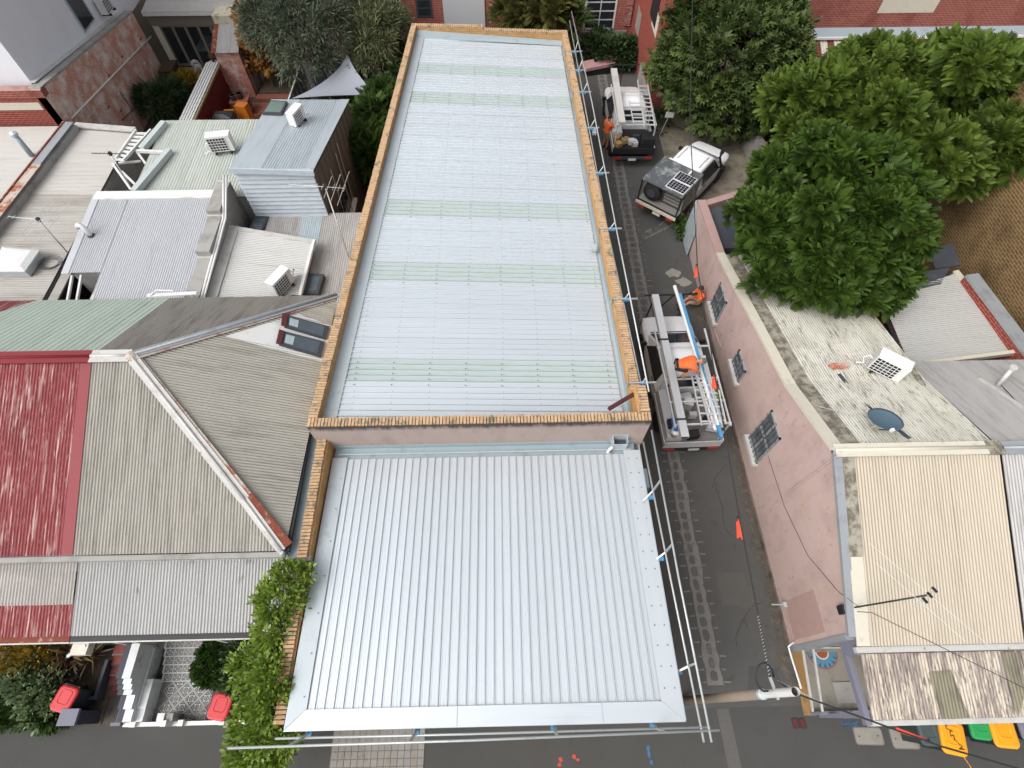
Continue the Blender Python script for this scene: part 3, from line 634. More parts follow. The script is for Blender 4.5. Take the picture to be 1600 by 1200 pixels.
c = P(1512, 1190); strokes('yellow_line', [[(c.x-.06, c.y+.1), (c.x+.0, c.y-.05), (c.x+.08, c.y-.3)]], .02, m_binyel, .0035, 'thin yellow painted line in front of the scrawled yellow bin', 'spray marking')
# ================================================================== warehouse
WH = thing('warehouse', 'long cream-brick warehouse with new white metal roofs behind brick parapets', 'warehouse', (-.7, 3, 0))
def algae_wall():
    t = NT('pale_pink_render_with_algae'); base = A(184, 168, 160)
    col = t.mix(t.noise(t.pos, 1.2, 5), sc(base, .92), sc(base, 1.06))
    col = t.mix(t.ramp(t.noise(t.map(t.pos, (1, 1, .5)), 2.4, 6, .6), .48, .78), col, A(168, 150, 142))
    sp = t.n('ShaderNodeSeparateXYZ'); t.l(t.pos, sp.inputs[0])
    hz = t.math('MULTIPLY', t.math('SUBTRACT', sp.outputs[2], 4.16), 2.6)             # algae grows in runs below the coping
    nz = t.noise(t.map(t.pos, (2.2, 2.2, .55)), 2.3, 7, .7)
    col = t.mix(t.ramp(t.math('MULTIPLY', t.math('POWER', t.math('MAXIMUM', hz, 0.0), 1.2), nz), .14, .42), col, A(84, 76, 76))
    t.bump(t.noise(t.pos, 25, 4), .003); return t.done(col, .88, 0, .3)
m_algae = algae_wall()
# plan of the hall: parapet outer corners
oFL, oFR = Vector((-5.11, 6.62, 4.6)), Vector((3.73, 6.62, 4.6))
oBL, oBR = P(643, 36, 3.9), P(886, 47, 3.72)
rF = P(1001, 606, 4.34)
T = .24
def wallstrip(a, b, inward, zt_off=0.0, t=T):
    """wall top as 4 points from outer edge a-b, thickness t towards inward"""
    d = (b-a); d.z = 0; q = Vector((-d.y, d.x, 0)).normalized()
    if q.dot(Vector(inward)) < 0: q = -q
    z = Vector((0, 0, zt_off))
    return [a+z, b+z, b+q*t+z, a+q*t+z]
CAPH = .075
cap_me = MB().cbox((0, 0, 0), (.067, .236, .088)).mesh('brick', m_brick_cap)
cap_big = []; cap_small = MB(); rcap = random.Random(9)
def capping(a, b, inward, big=False, maxn=None):
    d = b-a; L = d.length; n = int(L/.086); u = d/L; fl = Vector((u.x, u.y, 0)).normalized(); q = Vector((-fl.y, fl.x, 0))
    if q.dot(Vector(inward)) < 0: q = -q
    rz = math.atan2(u.y, u.x); pitch = -math.asin(u.z)
    for i in range(n):
        c = a + u*((i+.5)*L/n) + q*(T/2 + rcap.uniform(-.006, .006)) + Vector((0, 0, -.044 + rcap.uniform(-.004, .003)))
        Mr = Matrix.Rotation(rz, 3, 'Z') @ Matrix.Rotation(pitch, 3, 'Y') @ Matrix.Rotation(rcap.uniform(-.03, .03), 3, 'Z')
        if big and (maxn is None or i < maxn):
            piece('brick', cap_me, WH, c, Mr.to_euler())
        else: cap_small.cbox(c, (.067, .236, .088), Mr)
# masonry
def masonry(name, top, z0, mt): return MB().prism([p - Vector((0, 0, .09)) for p in top], z0).build(name, mt, WH)
fw = wallstrip(oFL - Vector((0, .22, 0)), oFR - Vector((0, .22, 0)), (0, 1, 0), t=.22)
MB().prism([p - Vector((0, 0, .09)) for p in fw], 0).build('front_parapet_wall', m_algae, WH)
MB().box((-5.105, 6.372, 3.2), (3.728, 6.3885, 4.574)).build('render_skin', m_algae, WH)
lw = wallstrip(oFL, oBL, (1, 0, 0)); masonry('side_wall', lw, 0, m_brick_cream)
rw0 = Vector((rF.x, 6.62, rF.z)); rw = wallstrip(rw0, oBR, (-1, 0, 0)); masonry('side_wall', rw, 0, m_brick_cream)
bmid = oBL.lerp(Vector((oBR.x, oBR.y, 3.9)), .46)
bw1 = wallstrip(oBL, bmid, (0, -1, 0)); masonry('rear_wall', bw1, 0, m_brick_cream)
b2a = bmid + Vector((0, 0, -.13)); b2b = Vector((oBR.x, oBR.y, 3.72)); bw2 = wallstrip(b2a, b2b, (0, -1, 0)); masonry('rear_wall', bw2, 0, m_brick_cream)
# corner pier standing higher than the side parapet
MB().box((3.42, 6.62, 4.2), (3.725, 7.45, 4.51)).build('corner_pier', m_brick_cream, WH)
capping(oFL - Vector((0, .23, 0)), oFR - Vector((0, .23, 0)), (0, 1, 0), True)
capping(Vector((3.725, 6.66, 4.6)), Vector((3.72, 7.44, 4.6)), (-1, 0, 0), True)
capping(oFL + Vector((0, .03, 0)), oBL, (1, 0, 0), True, 75)
capping(Vector((rw0.x-.003, 7.47, rw0.z-.02)), oBR, (-1, 0, 0), True, 72)
capping(oBL, bmid, (0, -1, 0)); capping(b2a, b2b, (0, -1, 0))
# ---- hall roof
rz_ = lambda q, z: Vector((q[0], q[1], z))
FLr, FRr = Vector((-4.62, 6.70, 4.18)), Vector((3.22, 6.70, 3.76))
BLr = P(660, 58, 3.56) ; nr = (FRr-FLr).cross(BLr-FLr).normalized()
def on_roof(x, y): return Vector((x, y, FLr.z - (nr.x*(x-FLr.x) + nr.y*(y-FLr.y))/nr.z))
brp = P(876, 74, 3.15); BRr = on_roof(brp.x, brp.y)
cw = 4*.19; sky_y = [P(760, py, 3.9).y for py in (574, 431, 321, 149, 92)]
quad = [FLr, FRr, BRr, BLr]
nL = (BLr - FLr); dX = (FRr-FLr).normalized()
ymax = max(((q-FLr).dot(dX.cross(nr) if (dX.cross(nr)).y > 0 else -dX.cross(nr))) for q in quad)
sky_i = set(int((ymax - (yy - 6.70)/math.cos(math.atan(.03)))/cw) for yy in sky_y)
sh = sheets(WH, quad, (FRr-FLr), .19, .032, TRAP, m_zinc_x, cw, pick=lambda k: ('translucent_sheet', m_fibre) if k in sky_i else None)
scr = MB()
for k in sorted(sky_i):
    for xi in range(8):
        x = -4.2 + xi*1.02
        for r in range(5):
            yy = 6.70 + ymax - k*cw - r*.19*.99 - .14
            xs = x + (yy-6.7)*.0 ; p = on_roof(min(max(xs, -4.4 + (yy-6.7)*.045), 3.1), yy) + nr*.034
            scr.cbox(p, (.03, .03, .012))
stuff(scr.build('roof_screws', m_darkgrey, WH))
sc2 = MB()
for k in range(int(ymax/.19)-1):
    yy = 6.70 + ymax - k*.19 - .152
    for xi in range(8):
        x = -4.15 + xi*1.02
        if -4.45 + (yy-6.7)*.05 < x < 3.1 - (yy-6.7)*.03: sc2.cbox(on_roof(x, yy) + nr*.035, (.022, .022, .008))
stuff(sc2.build('roof_screws', m_greyzinc, WH))
# flashings round the hall roof (left apron, right box gutter, rear apron, front)
iL0, iL1 = oFL + Vector((T, 0, 0)), oBL + Vector((T, -T, 0))
def strip(name, a0, a1, b0, b1, mt, t=.006): return MB().slab([a0, b0, b1, a1], t).build(name, mt, WH)
eL0, eL1 = FLr + Vector((.10, -.05, .036)), BLr + Vector((.10, 0, .036))
strip('apron_flashing', Vector((iL0.x+.012, 6.66, 4.24)), Vector((iL1.x+.012, BLr.y+.1, 3.62)), eL0, eL1, m_zinc)
MB().prism([Vector((iL0.x+.002, 6.66, 4.29)), Vector((iL1.x+.002, BLr.y+.1, 3.68)), Vector((iL1.x+.012, BLr.y+.1, 3.68)), Vector((iL0.x+.012, 6.66, 4.29))], 3.5).build('upstand_flashing', m_zincb, WH)
gR0, gR1 = FRr + Vector((-.06, 0, -.05)), BRr + Vector((-.06, .05, -.05))
iR0, iR1 = Vector((rw0.x - T - .006, 6.66, 0)), Vector((oBR.x - T - .006, BRr.y+.05, 0))
strip('box_gutter', gR0, gR1, Vector((iR0.x, iR0.y, gR0.z-.01)), Vector((iR1.x, iR1.y, gR1.z-.01)), m_zinc)
MB().prism([Vector((iR0.x-.008, iR0.y, 3.95)), Vector((iR0.x, iR0.y, 3.95)), Vector((iR1.x, iR1.y, 3.36)), Vector((iR1.x-.008, iR1.y, 3.36))], 3.0).build('gutter_upstand', m_zincb, WH)
strip('rear_apron', BLr + Vector((-.3, -.12, .05)), BRr + Vector((.1, -.12, .05)), Vector((iL1.x, oBL.y-T-.012, BLr.z+.16)), Vector((iR1.x, oBR.y-T-.012, BRr.z+.16)), m_zincb)
for py in (387, 206):                                                                 # overflow blocks beside the gutter
    q = P(928, py, 3.75); MB().cbox(q, (.16, .28, .1)).build('gutter_joint', m_zinc, WH)
a, b = P(952, 641, 4.58), P(984, 616, 4.36); MB().bar(a + Vector((0, .05, -.02)), b + Vector((.1, 0, 0)), .09, .09).build('brace', m_maroon, WH)
# ---- front room: walls, roof, gutter
MB().box((-4.80, -.08, 0), (3.52, 6.39, 3.17)).build('front_room_wall', m_brick_cream, WH)
def low(x, y): return Vector((x, y, 3.70 - .4*(y+.2)/6.35))
LQ = [low(-4.36, .14), low(3.20, .14), low(3.20, 6.02), low(-4.36, 6.02)]
sheets(WH, LQ, (0, 1, -.063), .2, .036, SPAN, m_zinc_y, .6)
def up(v, d): return v + Vector((0, 0, d))
MB().slab([up(low(-4.735, -.2), .05), up(low(-4.33, .17), .046), up(low(-4.33, 6.05), .046), up(low(-4.735, 6.05), .05)], .006).build('apron_flashing', m_zinc, WH)
MB().slab([up(low(-4.735, -.215), .048), up(low(3.615, -.215), .048), up(low(3.19, .16), .05), up(low(-4.33, .16), .05)], .006).build('front_barge', m_zinc_x, WH)
MB().slab([up(low(3.615, -.21), .052), up(low(3.615, 6.12), .052), up(low(3.17, 6.12), .050), up(low(3.17, .18), .050)], .006).build('side_barge', m_zinc_y, WH)
MB().box((-4.735, -.225, 3.50), (3.62, -.205, 3.742)).build('front_fascia', m_zinc, WH)
MB().prism([up(low(3.618, -.2), .055), up(low(3.632, -.2), .055), up(low(3.632, 6.3), .055), up(low(3.618, 6.3), .055)], 3.1).build('side_fascia', m_zinc, WH)
ms = MB()
for i in range(14):
    for x in (3.28, 3.5): ms.cbox(up(low(x, .4 + i*.42), .058), (.022, .022, .01))
    if i % 2 == 0: ms.cbox(up(low(-4.42, .4 + i*.42), .058), (.022, .022, .01))
stuff(ms.build('roof_screws', m_darkgrey, WH))
for x in (-1.15, 1.9): MB().cbox(up(low(x, -.02), .054), (.008, .37, .006), Matrix.Rotation(-.06, 3, 'X')).build('barge_joint', m_zincb, WH)
g = MB(); g.box((-4.72, 5.95, 3.22), (3.5, 6.385, 3.255)); g.box((-4.72, 6.355, 3.25), (3.5, 6.387, 3.42)); g.build('box_gutter', m_zincb, WH)
MB().bar((-4.6, 6.15, 3.33), (3.4, 6.15, 3.33), .03, .03).build('gutter_lip', m_zinc, WH)
# rainhead and elbow
rx, ry = 3.06, 6.18
m = MB(); m.box((rx-.2, ry-.01, 3.30), (rx+.2, ry+.0, 3.62)); m.box((rx-.2, ry, 3.30), (rx-.185, ry+.2, 3.72)); m.box((rx+.185, ry, 3.30), (rx+.2, ry+.2, 3.72)); m.box((rx-.2, ry, 3.30), (rx+.2, ry+.2, 3.31)); m.box((rx-.23, ry+.185, 3.30), (rx+.23, ry+.2, 3.80))
rh = m.build('rainhead', m_zinc, WH); MB().box((rx-.18, ry+.005, 3.5), (rx+.18, ry+.18, 3.505)).build('outlet', m_darkgrey, rh)
MB().tube([(rx-.19, ry-.02, 3.50), (rx-.27, ry-.06, 3.44), (rx-.33, ry-.1, 3.33), (rx-.22, ry-.12, 3.28)], .045, 10).build('downpipe_elbow', m_whiteclean, WH, True)
MB().box((3.64, 5.2, 2.5), (3.86, 5.75, 2.9)).build('side_rainhead', m_zincb, WH)
MB().tube([(3.75, 5.5, 0), (3.75, 5.5, 2.55)], .05, 10).build('downpipe', m_zinc, WH, True)
# left parapet of the front room, stepping down under the vine
def lowpar(y0, y1, z, big):
    MB().box((-5.07, y0, 0), (-4.78, y1, z-.09)).build('low_parapet', m_brick_cream, WH)
    capping(Vector((-5.06, y1, z)), Vector((-5.06, y0, z)), (1, 0, 0), big)
lowpar(3.28, 6.38, 3.86, True); lowpar(.72, 3.276, 3.72, True); lowpar(-.10, .716, 3.52, True)
MB().box((-5.09, .66, 3.42), (-4.74, .78, 3.62)).build('coping_block', m_concrete, WH)
MB().box((-5.09, 3.22, 3.64), (-4.74, 3.34, 3.80)).build('coping_block', m_concrete, WH)
stuff(cap_small.build('coping_bricks', m_brick_cap, WH))
MB().slab([Vector((-5.32, 3.3, 3.74)), Vector((-5.085, 3.3, 3.74)), Vector((-5.085, 6.6, 3.74)), Vector((-5.32, 6.6, 3.74))], .02).build('boundary_gutter', m_zincb, WH)
# front face: roller door and a window under the eave
m = MB()
for i in range(22): m.box((-3.6, -.10 - .012*(i % 2), .1 + i*.11), (-.8, -.085, .1 + i*.11 + .105))
m.build('roller_door', m_greysteel, WH)
wf = MB(); wf.box((.6, -.11, 1.0), (2.8, -.075, 1.06)); wf.box((.6, -.11, 2.1), (2.8, -.075, 2.16)); wf.box((.6, -.11, 1.0), (.66, -.075, 2.16)); wf.box((2.74, -.11, 1.0), (2.8, -.075, 2.16)); wo = wf.build('window_frame', m_white, WH)
MB().box((.66, -.10, 1.06), (2.74, -.083, 2.1)).build('pane', m_glass, wo)

# ================================================================== roof-edge guard rails
def rail_line(pts, r=.024): return MB().tube(pts, r, 8)
G = thing('guard_rail', 'galvanised two-pipe guard rail along the tall hall wall above the lane', 'guard rail', (3.95, 7, 0), group='edge protection rails')
uA = [P(1014, 612, 4.62), P(962, 352, 4.42), P(925, 160, 4.30), P(893, 18, 4.2)]
uB = [P(1004, 612, 4.20), P(948, 352, 4.02), P(913, 160, 3.85), P(890, 32, 3.75)]
rail_line(uA).build('rail', m_steel, G, True); rail_line(uB).build('rail', m_steel, G, True)
def onpoly(pts, y):
    for a, b in zip(pts[:-1], pts[1:]):
        if min(a.y, b.y) <= y <= max(a.y, b.y): return a.lerp(b, (y-a.y)/(b.y-a.y))
    return pts[-1]
for py in (596, 462, 348, 257, 183, 124, 88, 57):
    c = P(990 if py > 500 else 940, py, 4.4); y = c.y
    if y > uB[-1].y: y = uB[-1].y - .1
    A_, B_ = onpoly(uA, y), onpoly(uB, y); zt = 4.36 - (y-6.6)*.031; xw = rw0.x + (oBR.x-rw0.x)*(y-6.62)/(oBR.y-6.62)
    b = MB(); b.bar((xw-T-.05, y, zt), (xw+.48, y, zt), .04, .04); b.bar((xw-T-.05, y, zt+.02), (xw-T-.05, y, zt-.22), .04, .04); br = b.build('bracket', m_steel, G)
    MB().cbox((xw+.16, y, zt-.03), (.2, .1, .07)).build('clamp', m_blue, br)
    MB().tube([(xw+.1, y+.02, zt-.45), B_, A_], .02, 8).build('post', m_steel, G, True)
G2 = thing('guard_rail', 'galvanised guard rail beside the low front roof, over the lane gutter', 'guard rail', (3.85, 2, 0), group='edge protection rails')
sA = [P(1018, 672, 4.45), P(1060, 900, 4.45), P(1112, 1160, 4.45)]; sB = [P(1005, 690, 3.7), P(1047, 900, 3.7), P(1100, 1160, 3.7)]
rail_line(sA).build('rail', m_steel, G2, True); rail_line(sB).build('rail', m_steel, G2, True)
for py in (760, 858, 1040):
    y = P(1050, py, 4.0).y; A_, B_ = onpoly(sA, y), onpoly(sB, y)
    b = MB(); b.bar((3.5, y-.16, 3.44), B_, .04, .04); b.bar(B_, A_, .04, .04); br = b.build('bracket', m_steel, G2)
    MB().cbox((3.70, y-.1, 3.5), (.12, .1, .08)).build('clamp', m_blue, br)
G3 = thing('guard_rail', 'galvanised guard rail along the street edge of the low front roof', 'guard rail', (-.7, -.4, 0), group='edge protection rails')
fA = [P(356, 1169, 4.45), P(730, 1157, 4.45), P(1124, 1141, 4.45)]; fB = [P(430, 1154, 3.7), P(730, 1147, 3.7), P(1110, 1152-16, 3.7)]
rail_line(fA).build('rail', m_steel, G3, True); rail_line(fB).build('rail', m_steel, G3, True)
def onpolyx(pts, x):
    for a, b in zip(pts[:-1], pts[1:]):
        if min(a.x, b.x) <= x <= max(a.x, b.x): return a.lerp(b, (x-a.x)/(b.x-a.x))
    return pts[-1]
for px in (470, 645, 868, 1030):
    x = P(px, 1140, 3.9).x; A_, B_ = onpolyx(fA, x), onpolyx(fB, x)
    b = MB(); b.bar((x*.99, -.22, 3.45), B_, .04, .04); b.bar(B_, A_, .04, .04); br = b.build('bracket', m_steel, G3)
    MB().cbox((x*.99, -.28, 3.45), (.12, .1, .1)).build('clamp', m_blue, br)
# ================================================================== shared small builders
def PL(px, py, p0, n):                       # pixel ray onto a plane
    d = ray(px, py); o = Vector((0, 0, CAMZ)); k = (Vector(p0)-o).dot(n)/d.dot(n); return o + d*k
def plane(a, b, c):
    n = (Vector(b)-Vector(a)).cross(Vector(c)-Vector(a)).normalized(); return (Vector(a), n if n.z > 0 else -n)
def inset(poly, d):
    c = sum((Vector(p) for p in poly), Vector())/len(poly); return [Vector(p) + (c-Vector(p)).normalized()*d for p in poly]
def walls_under(T_, poly, z0, mt, drop=.1, name='wall', d=.12): return MB().prism([p - Vector((0, 0, drop)) for p in inset(poly, d)], z0).build(name, mt, T_)
def cap_line(T_, a, b, mt, w=.3, roll=.035, rollmt=None, name='ridge_cap', lift=.03):
    a, b = Vector(a) + Vector((0, 0, lift)), Vector(b) + Vector((0, 0, lift))
    o = MB().bar(a, b, w, .02).build(name, mt, T_)
    if roll: MB().tube([a + Vector((0, 0, .015)), b + Vector((0, 0, .015))], roll, 8).build('cap_roll', rollmt or mt, o, True)
    return o
def ac_unit(label, loc, rz, w=.82, d=.32, h=.58, feet=.1, pipe=1):
    t = thing('air_conditioner', label, 'air conditioner', loc, rz, group='outdoor air conditioner units', local=True)
    m = MB(); m.box((-w/2, -d/2, feet), (w/2, d/2, feet+h)); c = m.build('casing', m_whiteclean, t)
    MB().box((-w/2-.008, -d/2-.008, feet+h-.035), (w/2+.008, d/2+.008, feet+h+.012)).build('lid', m_whiteclean, t)
    MB().box((-w/2+.03, -d/2-.006, feet+.04), (w/2-.2, -d/2-.001, feet+h-.06)).build('fan_opening', m_black, t)
    g = MB(); x0, x1, z0, z1 = -w/2+.02, w/2-.18, feet+.03, feet+h-.05
    for i in range(7): x = x0 + (x1-x0)*i/6; g.box((x-.007, -d/2-.022, z0), (x+.007, -d/2-.010, z1))
    for i in range(6): z = z0 + (z1-z0)*i/5; g.box((x0, -d/2-.026, z-.007), (x1, -d/2-.014, z+.007))
    g.build('fan_guard', m_whiteclean, t)
    MB().lathe([(.16, 0), (.16, .004)], (-.09, -d/2-.009, feet+h/2), 20, Matrix.Rotation(math.pi/2, 3, 'X')).build('fan', m_darkgrey, t)
    b = MB()
    for i in range(6): b.box((-w/2 + .06, d/2+.001, feet+.06+i*.08), (w/2-.06, d/2+.006, feet+.1+i*.08))
    b.build('coil_grille', m_darkgrey, t)
    for s in (-1, 1): MB().box((s*w*.33-.03, -d/2-.06, 0), (s*w*.33+.03, d/2+.06, feet)).build('foot', m_darkmetal, t)
    if pipe: MB().tube([(pipe*w/2, .05, feet+.2), (pipe*(w/2+.13), .06, feet+.25), (pipe*(w/2+.22), .05, feet+.1), (pipe*(w/2+.12), .02, .03), (pipe*(w/2+.3), -.1, .03)], .025, 7).build('pipe', m_whiteclean, t, True)
    return t
def yagi(label, base, top, boomdir, blen, elem, n=9, mt=None, tall=()):
    t = thing('tv_antenna', label, 'antenna', base, group='rooftop television antennas'); mt = mt or m_alu
    base, top = Vector(base), Vector(top); b = Vector(boomdir).normalized()
    MB().tube([base, top], .022, 8).build('mast', m_steel, t, True)
    a0, a1 = top - b*blen*.35, top + b*blen*.65; MB().tube([a0, a1], .013, 6).build('boom', mt, t, True)
    s = b.cross(Vector((0, 0, 1))).normalized()
    for i in range(n):
        c = a0.lerp(a1, i/(n-1)); L = elem*(1 - .35*i/(n-1)); MB().tube([c - s*L/2, c + s*L/2], .007, 5).build('element', mt, t)
    for f, L in tall:
        c = a0.lerp(a1, f); MB().tube([c - s*L/2, c + s*L/2], .009, 5).build('long_element', mt, t)
    MB().cbox(top, (.09, .09, .12)).build('balun_box', m_black, t)
    return t

# ================================================================== left: the cream-roofed terrace house
RY, RZ, EZ, EY = 7.83, 5.8, 4.0, 3.42
BX = -10.3
HA = thing('terrace_house', 'terrace house with weathered cream hipped iron roof beside the warehouse', 'house', (-7.8, 6, 0))
apex = Vector((-9.32, RY, RZ)); cFR = Vector((-5.30, EY, EZ)); cBR = Vector((-5.16, 11.2, EZ)); cFL = Vector((BX, EY, EZ)); cBL = Vector((BX, 11.2, EZ)); rL = Vector((BX, RY, RZ))
MB().prism([(BX+.02, EY+.2, 3.9), (-5.42, EY+.2, 3.9), (-5.42, 11.0, 3.9), (BX+.02, 11.0, 3.9)], 0).build('wall', m_whitewall, HA)
sheets(HA, [cFL, cFR, apex, rL], (0, 1, .4), .0762, .022, CORR, m_cream_c, .762)
sheets(HA, [cFR, cBR, apex], (1, 0, -.4), .0762, .022, CORR, m_cream_s, .762)
sheets(HA, [rL, apex, cBR, cBL], (0, 1, -.5), .0762, .022, CORR, m_brown_i, .762)
cap_line(HA, rL, apex, m_ridge, .36)
hip1 = cap_line(HA, cFR.lerp(apex, .25), apex, m_ridge, .26, .04, lift=.045, name='hip_cap')
MB().bar(cFR.lerp(apex, .24) + Vector((.10, .08, .03)), apex + Vector((.06, .06, .0)), .16, .02).build('rusted_edge', m_ridge_rust, HA)
MB().bar(cFR + Vector((.06, .1, .035)), cFR.lerp(apex, .255) + Vector((.06, .08, .035)), .24, .03).build('rusted_hip_cap', m_rust, HA)
cap_line(HA, cFR + Vector((-.06, -.02, 0)), cFR.lerp(apex, .25) + Vector((-.02, 0, 0)), m_ridge, .2, .035, name='hip_cap', lift=.05)
cap_line(HA, cBR, apex, m_greyzinc, .24, .04, lift=.045, name='hip_cap')
MB().bar(cBR.lerp(apex, .0) + Vector((-.04, -.14, .035)), apex + Vector((.1, -.06, .02)), .15, .02).build('rusted_edge', m_ridge_rust, HA)
MB().lathe([(.16, 0), (.1, .05), (.03, .08)], apex + Vector((0, 0, .02)), 10).build('ridge_junction', m_ridge_rust, HA)
pS = plane(cFR, cBR, apex)
def on_s(px, py, l=.0): return PL(px, py, pS[0], pS[1]) + pS[1]*l
MB().slab([on_s(352, 526, .022), on_s(503, 566, .022), on_s(524, 512, .022), on_s(466, 491, .022)], .012).build('patch_flashing', m_white, HA)
for q in ([(446, 495), (444, 513), (509, 532), (514, 513)], [(441, 520), (436, 541), (501, 560), (507, 537)]):
    pts = [on_s(x, y, .11) for x, y in q]
    f = MB().slab(pts, .12).build('roof_window', m_darkgrey, HA)
    c = sum(pts, Vector())/4; inn = [c + (p-c)*.80 + pS[1]*.008 for p in pts]; MB().slab(inn, .01).build('pane', m_glass_blue, f)
    top = [pts[0].lerp(pts[3], -.08), pts[1].lerp(pts[2], -.08), pts[1].lerp(pts[2], .04), pts[0].lerp(pts[3], .04)]
    MB().slab([p + pS[1]*.03 for p in top], .05).build('hood', m_maroon, f)
    bl = [pts[0].lerp(pts[3], .1) + pS[1]*.012, pts[1].lerp(pts[2], .1) + pS[1]*.012, pts[1].lerp(pts[2], .3) + pS[1]*.012, pts[0].lerp(pts[3], .3) + pS[1]*.012]
    MB().slab([bl[0].lerp(bl[1], .2), bl[0].lerp(bl[1], .8), bl[3].lerp(bl[2], .8), bl[3].lerp(bl[2], .2)], .004).build('blind', m_bluesheet, f)
# eave gutters, verandah
m = MB(); m.box((-14.9+4.6, EY-.14, EZ-.13), (-5.3, EY-.02, EZ-.03)); m.build('eave_gutter', m_grey_render, HA)
MB().box((-5.34, EY, EZ-.14), (-5.22, 6.5, EZ-.03)).build('eave_gutter', m_darkmetal, HA)
MB().lathe([(.06, 0), (.06, .06), (.04, .08)], (-5.36, EY-.06, EZ-.02), 10).build('gutter_outlet', m_zinc, HA)
vT, vB = P(120, 877, 3.5).y - .02, 1.80
VZ0, VZ1 = 3.50, 2.90
sheets(HA, [(BX-.14, vB, VZ1), (-5.34, vB, VZ1), (-5.34, vT, VZ0), (BX-.14, vT, VZ0)], (0, 1, .37), .0762, .022, CORR, m_ver_iron, .762, name='verandah_sheet')
MB().box((BX-.14, vT-.02, 3.5), (-5.34, vT+.05, 3.56)).build('verandah_flashing', m_ridge, HA)
MB().box((BX-.16, vB-.12, VZ1-.13), (-5.32, vB+.0, VZ1-.03)).build('verandah_gutter', m_darkmetal, HA)
MB().box((BX-.16, vB-.155, VZ1-.10), (-5.32, vB-.125, VZ1-.055)).build('gutter_lip', m_ridge, HA)
for x in (-9.9, -7.7, -5.5): MB().cbox((x, vB+.06, 1.4), (.1, .1, 2.75)).build('verandah_post', m_white, HA)
MB().box((BX+.05, 1.75, 0), (-5.35, EY+.2, .32)).build('verandah_floor', m_concrete, HA)
for x0, x1 in ((-9.6, -8.7), (-7.6, -6.2)):
    w = MB().box((x0, EY+.17, .5 if x0 < -8 else .9), (x1, EY+.205, 2.5)).build('opening', m_glass, HA); MB().box((x0-.08, EY+.15, 2.5), (x1+.08, EY+.21, 2.6)).build('lintel', m_white, w)
m = MB(); m.bar((BX+.2, vB-.2, 2.78), (BX-.2, vB-.42, 2.7), .06, .05); m.build('gutter_spout', m_white, HA)
MB().box((BX-.12, vB-.40, 2.55), (BX+.26, vB-.10, 2.78)).build('gutter_return_box', m_cream_trim, HA)

# ================================================================== left: the red-roofed terrace house
HB = thing('terrace_house', 'terrace house with flaking red front roof and pale green rear roof', 'house', (-13, 6, 0))
LX = -17.2
MB().prism([(LX, EY+.2, 3.9), (BX-.02, EY+.2, 3.9), (BX-.02, 11.0, 3.9), (LX, 11.0, 3.9)], 0).build('wall', m_whitewall, HB)
sheets(HB, [(LX, EY, EZ), (BX-.22, EY, EZ), (BX-.22, RY, RZ), (LX, RY, RZ)], (0, 1, .4), .0762, .022, CORR, m_red_i, .762, nseg=1)
MB().slab([(BX-.24, EY, EZ+.03), (BX+.03, EY, EZ+.03), (BX+.03, RY, RZ+.03), (BX-.24, RY, RZ+.03)], .012).build('party_flashing', m_red_cap, HB)
gl = P(62, 461, 4.0).x
sheets(HB, [(-16.4, RY, RZ), (BX-.003, RY, RZ), (BX-.003, 11.2, EZ), (gl, 11.2, EZ)], (0, 1, -.5), .0762*2.3, .005, TRAP, m_green_i, .78)
sheets(HB, [(-18.4, RY, RZ), (-16.4, RY, RZ), (gl, 11.2, EZ), (-18.4, 11.2, EZ)], (0, 1, -.5), .0762, .015, CORR, m_red_i, .762)
cap_line(HB, (LX, RY, RZ), (BX, RY, RZ), m_red_cap, .36)
MB().box((LX, EY-.14, EZ-.13), (BX, EY-.02, EZ-.03)).build('eave_gutter', m_grey_render, HB)
lxs = P(8, 910, 3.2).x; lxe = P(104, 910, 3.2).x
sheets(HB, [(LX, vB, VZ1), (lxs, vB, VZ1), (lxs, vT, VZ0), (LX, vT, VZ0)], (0, 1, .37), .0762, .022, CORR, m_red_i, .762, name='verandah_sheet')
ym = P(50, 940, 3.2).y; zm = VZ1 + (VZ0-VZ1)*(ym-vB)/(vT-vB)
sheets(HB, [(lxs, vB, VZ1), (BX-.16, vB, VZ1), (BX-.16, ym, zm), (lxs, ym, zm)], (0, 1, .37), .0762, .022, CORR, m_red_i, .762, name='verandah_sheet')
m_clear = transmat('clear_corrugated_sheet', A(196, 190, 184), .72)
sheets(HB, [(lxs, ym-.08, zm+.0), (BX-.16, ym-.08, zm+.0), (BX-.16, vT, VZ0+.03), (lxs, vT, VZ0+.03)], (0, 1, .37), .0762, .022, CORR, m_clear, .762, name='clear_sheet')
for x in (lxs+.35, lxs+1.05): MB().box((x, ym+.1, 2.75), (x+.42, vT-.05, 2.8)).build('rafter_board', m_darkgrey, HB)
MB().box((LX, vB-.12, VZ1-.13), (BX-.18, vB, VZ1-.03)).build('verandah_gutter', m_rust, HB)
MB().box((LX, vB-.155, VZ1-.10), (BX-.18, vB-.125, VZ1-.055)).build('gutter_lip', m_ridge, HB)
MB().box((LX, 1.9, 0), (BX-.1, EY+.2, .3)).build('verandah_floor', m_concrete, HB)
for x in (-15.6, -13.1, -10.6): MB().cbox((x, vB+.1, 1.4), (.1, .1, 2.7)).build('verandah_post', m_white, HB)
MB().box((-13.6, EY+.17, .8), (-12.4, EY+.205, 2.5)).build('window', m_glass, HB)

